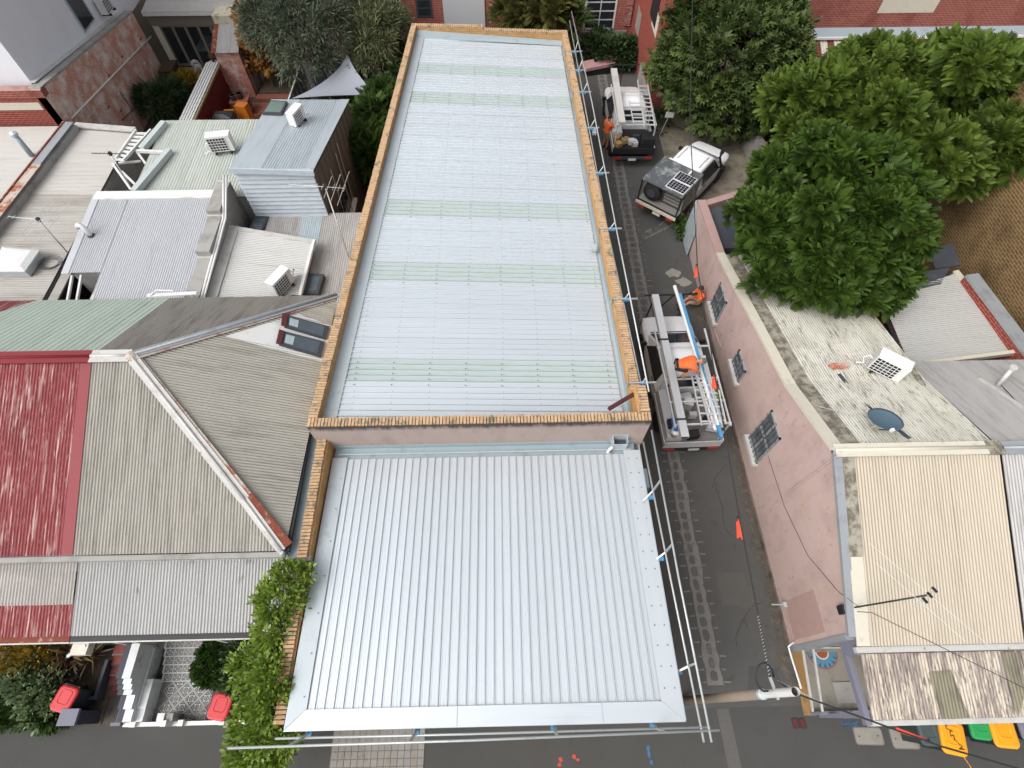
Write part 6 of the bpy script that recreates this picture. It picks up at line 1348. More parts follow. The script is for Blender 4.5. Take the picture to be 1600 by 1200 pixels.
# ================================================================== power pole and overhead cables
pb_, pt_ = Vector((4.62, .2, 0)), Vector((4.60, .21, 7.0))
PO = thing('power_pole', 'white-topped timber power pole at the corner of the lane', 'power pole', pb_)
MB().tube([pb_, pb_.lerp(pt_, .8)], [.105, .085], 16).build('timber_pole', mat('weathered_pole', A(132, 120, 106), .85, 0, .2, 4, (4, 4, .4), [(A(150, 96, 60), 3, (3, 3, .3), .6, .75)], (30, .006)), PO, True)
sl_ = MB(); sl_.tube([pb_.lerp(pt_, .8), pt_], .070, 18, False); sl_.build('white_sleeve', m_white, PO, True); MB().lathe([(.066, 0), (.066, .01)], pb_.lerp(pt_, .985), 18).build('hollow_top', m_black, PO)
MB().lathe([(.092, 0), (.092, .1)], pb_.lerp(pt_, .79), 16).build('collar', m_zinc, PO)
att = P(1203, 1058, 6.3); MB().bar(pt_ - Vector((0, .1, .75)), att, .04, .04).build('arm', m_steel, PO)
m = MB(); lc = P(1195, 1058, 6.2); m.tube([lc + Vector((.16*math.cos(t), .22*math.sin(t), .1*math.sin(t))) for t in [k*.5 for k in range(11)]], .016, 6); m.build('cable_loop', m_black, PO, True)
def cable(name, lab, pts, r, mt, n=40, sag=0.0):
    o = thing(name, lab, 'cable', pts[0]); path = []
    for a, b in zip(pts[:-1], pts[1:]):
        k = max(2, int(n*(b-a).length/20)); path += [a.lerp(b, i/k) - Vector((0, 0, sag*4*(i/k)*(1-i/k))) for i in range(k)]
    path.append(pts[-1]); MB().tube(path, r, 6).build('wire', mt, o, True); return o
cz = 6.0
cpts = [att, P(1157, 818, 6.05), P(1119, 597, 5.95), P(1090, 420, 5.95), P(1078, 190, 6.1), P(1083, -40, 6.4)]
CA = cable('overhead_cable', 'black overhead cable running the length of the lane', cpts, .016, m_wire)
def twist(o, a, b, mt, r=.02, turns=18):
    d = (b-a).normalized(); x = d.orthogonal().normalized(); y = d.cross(x); n = turns*6
    MB().tube([a.lerp(b, i/n) + (x*math.cos(i*2*math.pi/6) + y*math.sin(i*2*math.pi/6))*r*.6 for i in range(n+1)], .007, 5).build('preformed_grip', mt, o)
twist(CA, att, att.lerp(cpts[1], .36), m_wire_w)
cp2 = [P(1215, 1064, 6.3), P(1250, 1086, 6.2), P(1470, 1166, 5.6), P(1640, 1215, 5.0)]
CB = cable('overhead_cable', 'black overhead cable from the pole towards the lower right corner', cp2, .018, m_wire); twist(CB, cp2[0], cp2[1].lerp(cp2[2], .14), m_wire_w)
CC = cable('service_wire', 'thin service wire crossing the beige front roof', [Vector((8.0, 1.85, 3.62)), P(1362, 957, 4.1), P(1640, 1095, 4.6)], .009, m_wire)
def flag(lab, p, d, L=.5, seed=0):
    t = thing('cable_marker', lab, 'cable marker', p, group='orange cable markers'); d = Vector(d).normalized(); s = d.cross(Vector((0, 0, 1))).normalized(); r = random.Random(seed)
    a = p - d*L/2; e = p + d*L/2
    MB().add([a + s*.012, a - s*.012, e - s*.02, e + s*.02, a - Vector((0, 0, .08)) + s*.03, e - Vector((0, 0, .13)) + s*.055, a - Vector((0, 0, .09)) - s*.02, e - Vector((0, 0, .12)) - s*.03], [(0, 1, 2, 3), (0, 3, 5, 4), (1, 6, 7, 2)]).build('flap', m_orange2, t)
    MB().tube([a - d*.05, e + d*.05], .018, 8).build('sleeve', m_orange2, t, True); MB().cbox(a - d*.07, (.05, .05, .05)).build('clip', m_black, t); return t
flag('orange cable marker hanging over the middle of the lane, nearest of the lane ones', P(1157, 826, 6.03), (cpts[1]-cpts[2]), .34)
flag('orange cable marker beside the big white ute', P(1117, 597, 5.95), (cpts[2]-cpts[3]), .28)
flag('orange cable marker above the man leaning on the pink wall', P(1089, 424, 5.95), (cpts[3]-cpts[4]), .28)
flag('orange cable marker above the concrete pit cover by the bins', P(1424, 1147, 5.72), (cp2[1]-cp2[2]), .5)
# ================================================================== trees and shrubs
def make_tree(name, label, base, lobes, tmpl, size, lm, bark, nclump, per, crad, seed, ntr=.18, group=None, limbs=7, up=.35, shell=.5, cut=None, whorl=False):
    t = thing(name, label, 'tree', base, group=group)
    pts, dr, ti = crown_points(lobes, nclump, per, crad, seed, shell=shell, up=up, cut=cut, whorl=whorl)
    leaves('crown', pts, dr, size, tmpl, lm, seed, t, ti, tip=.35 if whorl else .1)
    rnd = random.Random(seed); c = sum((Vector(l[0])*l[1][0] for l in lobes), Vector())/sum(l[1][0] for l in lobes)
    lim = []
    for i in range(limbs):
        l = rnd.choice(lobes); v = Vector((rnd.uniform(-1, 1), rnd.uniform(-1, 1), rnd.uniform(-.3, .8))); lim.append(Vector(l[0]) + Vector((v.x*l[1][0], v.y*l[1][1], v.z*l[1][2]))*.6)
    trunk_mesh(base, Vector((c.x, c.y, c.z*.75)), ntr, lim, seed, bark, t)
    return t
def bumpy(lobes, seed, per=7, r=(.55, .95)):
    rnd = random.Random(seed); out = []
    for c, q in lobes:
        for k in range(per):
            a, e = rnd.uniform(0, 6.283), math.asin(rnd.uniform(-.25, 1)); s = rnd.uniform(*r)
            v = Vector((math.cos(a)*math.cos(e), math.sin(a)*math.cos(e), math.sin(e)))
            out.append(((c[0] + v.x*(q[0]-s*.55), c[1] + v.y*(q[1]-s*.55), c[2] + v.z*(q[2]-s*.55)), (s, s, s*.8)))
    return out
G_J = 'jacaranda trees behind the pink house'
j1 = P(1290, 330, 5.0)
L1 = [((j1.x+dx, j1.y+dy, z), (rx, ry, rz)) for dx, dy, z, rx, ry, rz in
      ((-.1, .2, 4.6, 2.3, 2.1, 2.1), (-1.8, .1, 3.6, 1.5, 1.6, 1.3), (1.5, -.3, 4.5, 1.7, 1.8, 1.6), (.5, -1.5, 3.9, 1.7, 1.4, 1.3), (.2, 1.5, 5.0, 1.7, 1.5, 1.6), (1.9, .8, 4.8, 1.4, 1.5, 1.4), (-.9, -1.0, 3.3, 1.5, 1.2, 1.0), (1.5, -1.6, 3.4, 1.2, 1.1, .9))]
cut_house = lambda p: p[2] < 2.6 + max(0, (14.3-p[1]))*.27 or p[0] < 8.0
make_tree('jacaranda_tree', 'big dark green feathery tree overhanging the pink house roof', (10.9, 15.3, 0), bumpy(L1, 1), FROND, .34, m_lf_jac, m_bark, 1250, 11, .06, 21, .24, G_J, 9, cut=cut_house, whorl=True, shell=.62)
j2 = P(1425, 185, 5.0)
L2 = [((j2.x+dx, j2.y+dy, z), (rx, ry, rz)) for dx, dy, z, rx, ry, rz in
      ((0, 0, 5.2, 2.8, 2.4, 2.2), (-2.6, .2, 4.6, 2.0, 1.9, 1.7), (2.4, .3, 5.0, 2.3, 2.2, 1.8), (-1.2, 1.5, 4.9, 2.1, 1.6, 1.6), (1.4, 1.7, 4.9, 2.2, 1.6, 1.6), (4.5, .6, 4.9, 2.2, 1.9, 1.7), (-.3, -1.7, 4.6, 2.0, 1.7, 1.5), (2.4, -1.7, 4.4, 1.9, 1.6, 1.4), (5.6, 2.0, 4.9, 2.2, 1.7, 1.6), (-3.3, 1.2, 4.4, 1.6, 1.5, 1.3))]
make_tree('jacaranda_tree', 'wide bright green feathery tree in front of the striped lean-to', (16.2, 20.2, 0), bumpy(L2, 2, 7, (.65, 1.1)), FROND, .38, m_lf_jac2, m_bark, 1700, 11, .07, 22, .28, G_J, 10, whorl=True, shell=.62)
fg = P(1135, 105, 3.2)
L3 = [((fg.x+dx, fg.y+dy, z), (rx, ry, rz)) for dx, dy, z, rx, ry, rz in
      ((0, 0, 3.4, 2.2, 2.0, 2.0), (-1.5, .3, 2.9, 1.5, 1.6, 1.7), (1.7, .4, 3.4, 1.6, 1.7, 1.8), (.2, 1.6, 4.2, 2.0, 1.8, 1.7), (-.5, -1.0, 2.3, 1.7, 1.3, 1.4), (1.2, -1.0, 2.2, 1.5, 1.2, 1.3), (1.6, 2.2, 4.2, 1.6, 1.6, 1.5), (-1.2, 1.8, 4.0, 1.4, 1.5, 1.5))]
make_tree('fig_tree', 'olive green fig tree with lobed leaves against the red brick wall', (fg.x+.3, fg.y+.6, 0), L3, LEAF_LOBED, .32, m_lf_fig, m_bark_g, 620, 22, .55, 23, .16, None, 12, shell=.55, cut=lambda p: p[0] < 7.75 and p[1] > 26 or p[2] < .5)
ol = P(470, 60, 3.6)
L4 = [((ol.x+dx, ol.y+dy, z), (rx, ry, rz)) for dx, dy, z, rx, ry, rz in
      ((0, 0, 3.8, 1.5, 1.4, 1.5), (-1.2, .2, 3.9, 1.2, 1.2, 1.2), (1.0, .3, 3.7, 1.2, 1.2, 1.2), (.2, -.9, 3.1, 1.3, 1.0, 1.1), (0, 1.6, 4.4, 1.7, 1.4, 1.3), (1.4, 1.6, 4.1, 1.2, 1.2, 1.1), (-1.0, 1.6, 4.4, 1.3, 1.2, 1.2))]
make_tree('olive_tree', 'dense grey-green tree behind the blue-grey steel fence', (ol.x+.6, ol.y+.3, 0), L4, LEAF_BLADE, .30, m_lf_olive, m_bark_g, 520, 34, .42, 24, .14, None, 9, shell=.55)
tb_ = P(598, 66, 3.2)
L5 = [((tb_.x+dx, tb_.y+dy, z), (rx, ry, rz)) for dx, dy, z, rx, ry, rz in
      ((-.5, 0, 3.0, 1.1, 1.1, 1.2), (.1, 1.1, 3.2, 1.0, 1.1, 1.1), (-.6, .9, 3.4, 1.1, 1.0, 1.1), (-.9, -.7, 2.4, 1.0, .8, .9), (-.3, 2.0, 3.4, 1.1, 1.0, 1.0))]
make_tree('olive_tree', 'thin olive tree between the shade sail and the warehouse corner', (tb_.x-.4, tb_.y+.4, 0), L5, LEAF_BLADE, .28, m_lf_olive2, m_bark_g, 330, 30, .40, 25, .10, None, 7, shell=.5, cut=lambda p: p[1] < 25.0 or p[0] < -7.0)
def make_shrub(name, label, lobes, tmpl, size, lm, nclump, per, crad, seed, base=None, group=None, up=.5, cat='shrub', cut=None, shell=.45):
    c = sum((Vector(l[0]) for l in lobes), Vector())/len(lobes); base = base or (c.x, c.y, 0)
    t = thing(name, label, cat, base, group=group)
    pts, dr, ti = crown_points(lobes, nclump, per, crad, seed, shell=shell, up=up, cut=cut)
    pts[:, 2] = np.maximum(pts[:, 2], base[2] + .03)
    leaves('foliage', pts, dr, size, tmpl, lm, seed, t, ti)
    rnd = random.Random(seed); m = MB(); b = Vector(base)
    for l in lobes:
        for k in range(3): e = Vector(l[0]) + Vector((rnd.uniform(-.5, .5)*l[1][0], rnd.uniform(-.5, .5)*l[1][1], rnd.uniform(0, .5)*l[1][2])); s0_ = Vector((l[0][0], l[0][1], base[2])).lerp(b, .4); m.tube([s0_, s0_.lerp(e, .5) + Vector((rnd.uniform(-.05, .05), rnd.uniform(-.05, .05), .05)), e], [.025, .018, .008], 5)
    m.build('stems', m_bark, t); return t
def lob(px, py, h, r, rz=None): q = P(px, py, h); return ((q.x, q.y, q.z), (r, r, rz or r))
make_shrub('fern_shrub', 'feathery green shrubs squeezed between the studio and the warehouse', [lob(590, 195, 1.9, .75), lob(575, 232, 1.9, .85), lob(600, 165, 2.1, .6), lob(560, 215, 1.5, .6), lob(585, 250, 1.3, .6)], FROND, .42, m_lf_shrub, 170, 16, .35, 31, cut=lambda p: p[0] > -4.75 or p[0] < -6.3)
make_shrub('climbing_shrub', 'dark creeper growing behind the warehouse parapet', [lob(613, 145, 2.2, .5), lob(622, 118, 2.2, .5), lob(630, 90, 2.4, .55)], LEAF_OVAL, .15, m_lf_dark, 130, 22, .3, 32, cut=lambda p: p[0] > -4.35)
make_shrub('autumn_creeper', 'rust-brown autumn creeper spilling beside the outhouse', [lob(385, 22, 3.6, .5), lob(393, 42, 3.3, .5), lob(405, 75, 2.2, .75), lob(422, 88, 1.8, .65), lob(412, 102, 1.2, .5)], LEAF_LOBED, .2, m_lf_aut, 150, 20, .32, 33, cat='creeper')
make_shrub('garden_shrub', 'bushy dark green shrub behind the white slatted fence', [lob(255, 165, .8, .85, .8), lob(270, 150, .8, .7, .7), lob(235, 160, .9, .6)], LEAF_BLADE, .3, m_lf_dark, 150, 24, .3, 34, cut=lambda p: p[0] > -14.8)
make_shrub('fern', 'bright green fern at the edge of the timber deck', [lob(296, 140, .5, .45, .4)], FROND, .45, m_lf_gold, 40, 14, .2, 35, cat='fern')
make_shrub('yellow_creeper', 'yellow-green creeper behind the dense grey-green tree', [lob(545, 20, 2.5, .8), lob(540, 45, 2.0, .7)], LEAF_OVAL, .2, m_lf_gold, 90, 20, .35, 36, cat='creeper')
make_shrub('wattle_shrub', 'feathery olive shrub against the rear red brick wall', [lob(820, 25, 2.2, .7, .9), lob(858, 18, 2.6, .8, 1.0), lob(800, 32, 1.8, .6)], FROND, .5, m_lf_wattle, 110, 15, .4, 37, cut=lambda p: p[1] > 33.2)
make_shrub('spiky_shrub', 'upright spiky green plant beside the industrial window', [lob(890, 35, 1.9, .5, .9)], LEAF_BLADE, .8, m_lf_shrub, 30, 16, .25, 38, cut=lambda p: p[1] > 33.2, cat='plant')
make_shrub('weed_thicket', 'dark weedy thicket at the end of the lane', [lob(925, 80, .6, .7, .6), lob(955, 84, .6, .9, .7), lob(985, 85, .5, .7, .6), lob(940, 70, .5, .7, .5), lob(968, 92, .4, .8, .45)], LEAF_OVAL, .17, m_lf_dark, 260, 22, .32, 39, cut=lambda p: p[1] > 33.1 or p[0] > 7.4, cat='weeds')
make_shrub('weed', 'green weed growing at the foot of the sheet gate', [lob(1062, 352, .35, .28, .35), lob(1060, 366, .25, .22, .25)], LEAF_OVAL, .1, m_lf_shrub, 40, 16, .13, 40, cat='weeds')
make_shrub('creeper', 'leafy dark undergrowth beneath the fig tree', [lob(1170, 205, .5, .7, .4), lob(1215, 200, .5, .8, .5), lob(1030, 190, .3, .4, .3)], LEAF_OVAL, .16, m_lf_dark, 120, 18, .3, 41, cat='undergrowth')
make_shrub('backdrop_hedge', 'dark hedge filling the gap between the fig tree and the feathery trees', [((13.0, 25.6, 1.6), (1.6, 1.2, 1.6)), ((14.2, 24.0, 1.5), (1.3, 1.2, 1.5)), ((12.8, 27.6, 2.0), (1.5, 1.3, 2.0))], LEAF_OVAL, .24, m_lf_dark, 170, 20, .4, 42, cat='hedge')
make_shrub('backdrop_shrubs', 'dark shrubs along the fence behind the dense grey-green tree', [((-12.5, 33, 1.8), (1.4, 1.2, 1.8)), ((-10.5, 33.2, 1.8), (1.4, 1.2, 1.8)), ((-8.3, 32.4, 1.8), (1.4, 1.0, 1.8)), ((-6.5, 32.2, 1.6), (1.2, .8, 1.6))], LEAF_OVAL, .24, m_lf_dark, 260, 20, .45, 43)
make_shrub('side_bushes', 'dark bushes between the rear fence and the warehouse corner', [((-5.3, 29.5, 1.0), (.8, 1.0, 1.0)), ((-6.6, 29.4, 1.1), (.8, .7, 1.1)), ((-5.6, 26.6, 1.0), (.8, 1.0, 1.0)), ((-5.4, 24.2, .9), (.6, 1.0, .9)), ((-7.6, 27.2, .9), (.9, .8, .9))], LEAF_OVAL, .2, m_lf_dark, 220, 20, .35, 44, cut=lambda p: p[0] > -4.6)
# ---- vine over the low parapet
VL = [lob(456, 905, 3.75, .38), lob(440, 938, 3.6, .5), lob(432, 985, 3.4, .42), lob(424, 1030, 3.2, .42), lob(412, 1075, 3.0, .46), lob(428, 1090, 3.3, .48), lob(412, 1125, 2.8, .55), lob(432, 1060, 3.45, .42), lob(404, 1165, 2.3, .5), lob(425, 1170, 2.6, .42), lob(398, 1195, 1.9, .48), lob(388, 1045, 2.9, .36), lob(440, 1140, 2.9, .4)]
VN = make_shrub('climbing_vine', 'glossy green vine sprawling over the low brick parapet', VL, LEAF_OVAL, .105, m_lf_vine, 620, 17, .24, 45, base=(-5.4, .4, 0), cat='vine', up=.45, shell=.4, cut=lambda p: p[0] > -4.72 or (p[0] > -5.06 and p[2] < 3.5 and p[1] > -.1) or (p[0] < -5.3 and p[1] > 1.75 and p[2] < 3.0 and p[0] < -5.9))

# ================================================================== front gardens at lower left
struct(MB().box((-16.5, -.02, -.1), (-10.9, 1.8, .06)).build('garden_soil', m_soil))
make_shrub('garden_shrub', 'low mixed green shrubs along the far-left front garden', [((-13.6, .35, .25), (1.0, .4, .35)), ((-12.3, .3, .25), (.9, .4, .35)), ((-14.8, .5, .3), (.9, .6, .4)), ((-13.2, .8, .4), (.7, .45, .4))], LEAF_OVAL, .11, m_lf_lawn, 260, 22, .2, 51)
make_shrub('silvery_shrub', 'pale grey-green soft shrub behind the red-lidded bin', [lob(65, 1075, .6, .5, .4), lob(45, 1060, .6, .5, .4), lob(70, 1100, .5, .45, .35)], LEAF_OVAL, .12, leafmat('silver_leaf', A(60, 84, 54), A(150, 168, 122), .2), 130, 20, .2, 52)
make_shrub('golden_shrub', 'golden and orange leaved shrub under the red verandah', [lob(25, 1018, .7, .55, .45), lob(60, 1020, .7, .5, .4), lob(5, 1030, .6, .5, .4), lob(80, 1012, .6, .35, .3)], LEAF_OVAL, .11, m_lf_gold, 150, 20, .2, 53)
def flax(label, c, mt, seed, n=60, L=.62):
    t = thing('flax_plant', label, 'plant', c, group='spiky flax plants'); rng = np.random.default_rng(seed)
    az = rng.uniform(0, 2*np.pi, n); el = rng.uniform(.15, 1.25, n); d = np.stack([np.cos(az)*np.cos(el), np.sin(az)*np.cos(el), np.sin(el)], 1)
    pts = np.tile(np.array(c), (n, 1)) + d*.05; leaves('blades', pts, d, L, LEAF_BLADE, mt, seed, t); MB().lathe([(.05, 0), (.03, .2)], c, 8).build('crown_base', m_bark, t)
flax('bronze spiky flax plant near the verandah gutter', P(113, 1022, .45), m_lf_flax, 1, 70, .68); flax('dark purple spiky flax plant behind the red-lidded bin', P(102, 1052, .45), m_lf_flax2, 2, 70, .55); flax('trailing bronze flax plant beside the red steps', P(146, 1022, .35), m_lf_flax, 3, 46, .5)
# dark path and red steps
struct(MB().box((-11.35, -.02, -.1), (-10.02, 1.75, .03)).build('dark_path', mat('stained_path', A(84, 76, 68), .85, 0, .2, 2.5, dirt=[(A(50, 46, 44), 2.5, (1, 1, 1), .5, .65), (A(128, 118, 96), 3.5, (1, 2, 1), .6, .72), (A(120, 74, 62), 3, (1, 1, 1), .6, .7)])))
rs_ = struct(link(bpy.data.objects.new('red_steps', None)))
for i in range(5):
    y = .62 + i*.25; MB().box((-11.0, y, 0), (-10.2, y+.246, .05 + i*.07)).build('tread', m_redstep, rs_); MB().box((-11.0, y-.012, .0), (-10.2, y+.02, .055 + i*.07)).build('nosing', m_mortar_grey if i in (2, 4) else m_darkwall, rs_)
DW = thing('dividing_wall', 'white and dark painted wall stepping down between the two front gardens', 'wall', (-10.0, .8, 0))
for k, (y0, y1, z) in enumerate(((.02, .30, .62), (.304, .62, .74), (.624, .74, .92), (.744, .86, 1.0), (.864, .98, 1.08), (.984, 1.8, 1.18))):
    MB().box((-10.02, y0, 0), (-9.80, y1, z)).build('white_face', m_whitewall, DW); MB().box((-10.16, y0, 0), (-10.024, y1, z+.01)).build('dark_face', m_darkwall, DW)
MB().box((-9.80, .02, 0), (-9.60, .30, .45)).build('white_face', m_whitewall, DW); MB().box((-9.796, .304, 0), (-9.58, 1.0, .5)).build('white_face', m_whitewall, DW); MB().box((-9.79, .36, .5), (-9.75, 1.75, .56)).build('white_edge', m_white, DW)
MB().box((-10.30, .02, 0), (-10.17, .64, .42)).build('kerb_cap', m_darkcap, DW); MB().box((-10.42, -.06, 0), (-10.17, .016, .42)).build('end_pier', m_darkcap, DW)
GP = thing('gate_pier', 'squat dark gate pier with blue-grey cap beside the footpath', 'gate pier', (-11.2, .1, 0))
MB().box((-11.35, .0, 0), (-10.98, .30, .95)).build('shaft', m_darkwall, GP); MB().box((-11.39, -.03, .95), (-10.94, .34, 1.03)).build('cap', m_darkcap, GP)
KW = thing('garden_edging', 'low dark edging wall along the far-left garden', 'wall', (-13.5, 0, 0)); MB().box((-16.5, -.02, 0), (-11.40, .08, .3)).build('wall', m_darkcap, KW)
KE = thing('planter_edge', 'dark L-shaped planter edge beside the red steps', 'planter', (-11.2, .9, 0)); MB().box((-11.5, .55, 0), (-11.02, .63, .4)).build('front', m_darkwall, KE); MB().box((-11.10, .634, 0), (-11.02, 1.5, .4)).build('side', m_darkwall, KE)
# tiled yard
def tilemat():
    t = NT('patterned_encaustic_tile'); tc = t.n('ShaderNodeTexCoord'); sp = t.n('ShaderNodeSeparateXYZ'); t.l(tc.outputs['Object'], sp.inputs[0])
    ax, ay = t.math('ABSOLUTE', sp.outputs[0]), t.math('ABSOLUTE', sp.outputs[1]); s1 = t.math('ADD', ax, ay); mx = t.math('MAXIMUM', ax, ay); mn = t.math('MINIMUM', ax, ay)
    def band(v, lo, hi): return t.math('MULTIPLY', t.math('GREATER_THAN', v, lo), t.math('LESS_THAN', v, hi))
    ring = band(s1, .11, .14); ring2 = t.math('MULTIPLY', band(s1, .055, .09), t.math('GREATER_THAN', mn, .012))
    cross = t.math('MULTIPLY', t.math('LESS_THAN', mn, .011), t.math('LESS_THAN', mx, .06)); leaf = t.math('MULTIPLY', band(mx, .095, .12), t.math('GREATER_THAN', mn, .03)); leaf2 = t.math('MULTIPLY', band(mx, .075, .087), t.math('GREATER_THAN', mn, .045))
    f = ring
    for q in (ring2, cross, leaf, leaf2): f = t.math('MAXIMUM', f, q)
    col = t.mix(f, A(206, 204, 200), A(58, 58, 62)); col = t.mix(band(mx, .118, .2), col, A(168, 168, 168)); col = t.mix(t.ramp(t.noise(t.pos, 4, 5), .5, .75), col, A(150, 146, 138)); return t.done(col, .6)
m_tile = tilemat(); tl = MB().cbox((0, 0, 0), (.286, .286, .02)).mesh('tile', m_tile)
ty = struct(link(bpy.data.objects.new('tiled_yard', None))); MB().box((-9.60, .02, -.1), (-5.15, 1.2, .012)).build('bed', m_mortar_grey, ty)
st = .29*math.sqrt(2)
for i in range(14):
    for j in range(8):
        x = -9.5 + i*st/1.0 + (j % 2)*st/2; y = .12 + j*st/2
        if x < -9.42 or x > -5.3 or y > 1.15: continue
        if -8.10 < x < -7.95: continue
        piece('tile', tl, ty, (x, y, .018), (0, 0, math.pi/4))
for i in range(5):
    y = .95 + i*.20; MB().box((-9.58, y, 0), (-8.55, y+.198, .10 + i*.075)).build('step', m_whitewall, ty)
    for k in range(4): piece('tile', tl, ty, (-9.42 + k*.25, y+.10, .105 + i*.075), (0, 0, 0), (.84, .66, .7))
MB().box((-8.12, .04, 0), (-7.98, 1.1, .07)).build('brick_edging', m_brownwood, ty)
hd = make_shrub('clipped_hedge', 'dark clipped hedge with flat top in the tiled front yard', [((-8.1, 1.2, .35), (.5, .4, .3)), ((-7.5, 1.15, .4), (.6, .4, .35)), ((-8.0, 1.6, .4), (.55, .35, .35)), ((-7.2, 1.55, .45), (.6, .4, .4))], LEAF_OVAL, .07, m_lf_lawn, 620, 28, .13, 55, cat='hedge')
make_shrub('lemon_tree', 'dark leafy citrus bush under the vine', [((-6.9, 1.0, .8), (.55, .5, .5)), ((-6.4, .8, .9), (.5, .5, .5)), ((-6.9, 1.45, 1.0), (.5, .4, .5)), ((-6.2, 1.3, .8), (.4, .4, .5))], LEAF_OVAL, .10, m_lf_dark, 240, 20, .2, 56)
FW = thing('front_fence', 'low white rendered front fence with small piers along the footpath', 'fence', (-8, -.05, 0))
MB().box((-10.15, -.09, 0), (-5.75, .01, .32)).build('base_wall', m_white, FW)
for x in (-9.85, -8.95, -8.62, -7.55, -6.7): MB().box((x-.07, -.10, .0), (x+.07, .04, .42 if x != -8.95 else .62)).build('pier', m_white, FW)
MB().box((-9.12, .02, 0), (-8.78, .18, .55)).build('letterbox_pier', m_grey_render, FW); MB().box((-9.16, -.02, .55), (-8.98, .2, .6)).build('letterbox_top', m_white, FW)

# ================================================================== wheelie bins
def bin_(label, loc, rz, lid, body, s=1.0, group='wheelie bins along the footpath', scrawl=False, w=.56, d=.70, h=1.0):
    t = thing('wheelie_bin', label, 'bin', loc, rz, group=group, local=True)
    m = MB(); m.loft([[(x*w*k/2, y*d*k/2 + .02*(1-k), z) for x, y in ((-1, -1), (1, -1), (1, 1), (-1, 1))] for k, z in ((.78, .06), (.92, h*.8), (.96, h-.04))]); m.loft([[(x*w*k/2, y*d*k/2, z) for x, y in ((-1, -1), (1, -1), (1, 1), (-1, 1))] for k, z in ((1.0, h-.07), (1.0, h-.02))]); m.build('body', body, t)
    def ring(k, kx, z, dy=0, n=5): return [(p.x*kx, p.y + dy, z) for p in rounded((0, 0), w*k, d*k, .11*k, 0, 0, n)]
    lm = MB(); lm.loft([ring(1.06, 1, h-.03), ring(1.07, 1, h), ring(1.02, 1, h+.035), ring(.9, .96, h+.05)]); L = lm.build('lid', lid, t)
    r = MB(); r.loft([ring(.62, 1, h+.048, .04), ring(.60, 1, h+.062, .04), ring(.54, 1, h+.062, .04), ring(.50, 1, h+.052, .04)]); r.build('raised_panel', lid, L)
    hb = MB(); hb.tube([(-.22*w/.56, d*.56, h-.02), (.22*w/.56, d*.56, h-.02)], .018, 8); hb.bar((-.2, d*.48, h-.02), (-.2, d*.57, h-.02), .03); hb.bar((.2, d*.48, h-.02), (.2, d*.57, h-.02), .03); hb.build('handle', body, t)
    for s_ in (-1, 1):
        wl2 = MB().lathe([(.04, -.025), (.1, -.025), (.1, .025), (.04, .025)], (s_*w*.42, d*.36, .1), 14, Matrix.Rotation(math.pi/2, 3, 'Y')); wl2.build('wheel', m_rubber, t)
        MB().cbox((s_*w*.34, -d*.40, h+.048), (.09, .05, .012)).build('lid_grip', lid, L)
    if scrawl:
        sm_ = MB(); rr_ = random.Random(8); p = Vector((-.12, .22, h+.066)); pts = [p]
        for k in range(20): pts.append(Vector((-.12 + .014*k + rr_.uniform(-.07, .07), .24 - .025*k + rr_.uniform(-.05, .05), h+.066)))
        for a, b in zip(pts[:-1], pts[1:]): sm_.bar(a, b, .014, .003)
        sm_.build('marker_scrawl', m_black, L)
    return t
bin_('dark grey wheelie bin with closed lid beside the pit cover', (10.40, -.62, 0), R(-4), m_binlid_d, m_bindk, w=.48, d=.55, h=.93)
bin_('yellow-lidded wheelie bin scrawled with black marker', (10.90, -.74, 0), R(-12), m_binyel, m_bindk, scrawl=True)
bin_('green-lidded wheelie bin between the two yellow-lidded bins', (11.72, -.52, 0), R(-8), m_bingrn, m_bindk, w=.48, d=.55, h=.93)
bin_('clean yellow-lidded wheelie bin nearest the right edge', (12.22, -.62, 0), R(-6), m_binyel, m_bindk)
bin_('dark wheelie bin half cut off by the right edge', (12.95, -.5, 0), R(-4), m_darkcap, m_bindk)
bin_('red-lidded wheelie bin among shrubs in the far-left garden', (-11.45, .56, 0), R(-14), m_binred, m_bindk, w=.5, d=.56, h=.95)
bin_('red-lidded wheelie bin half hidden by the vine in the tiled yard', (-7.42, .30, 0), R(-10), m_binred, m_bindk, w=.5, d=.56, h=.95)
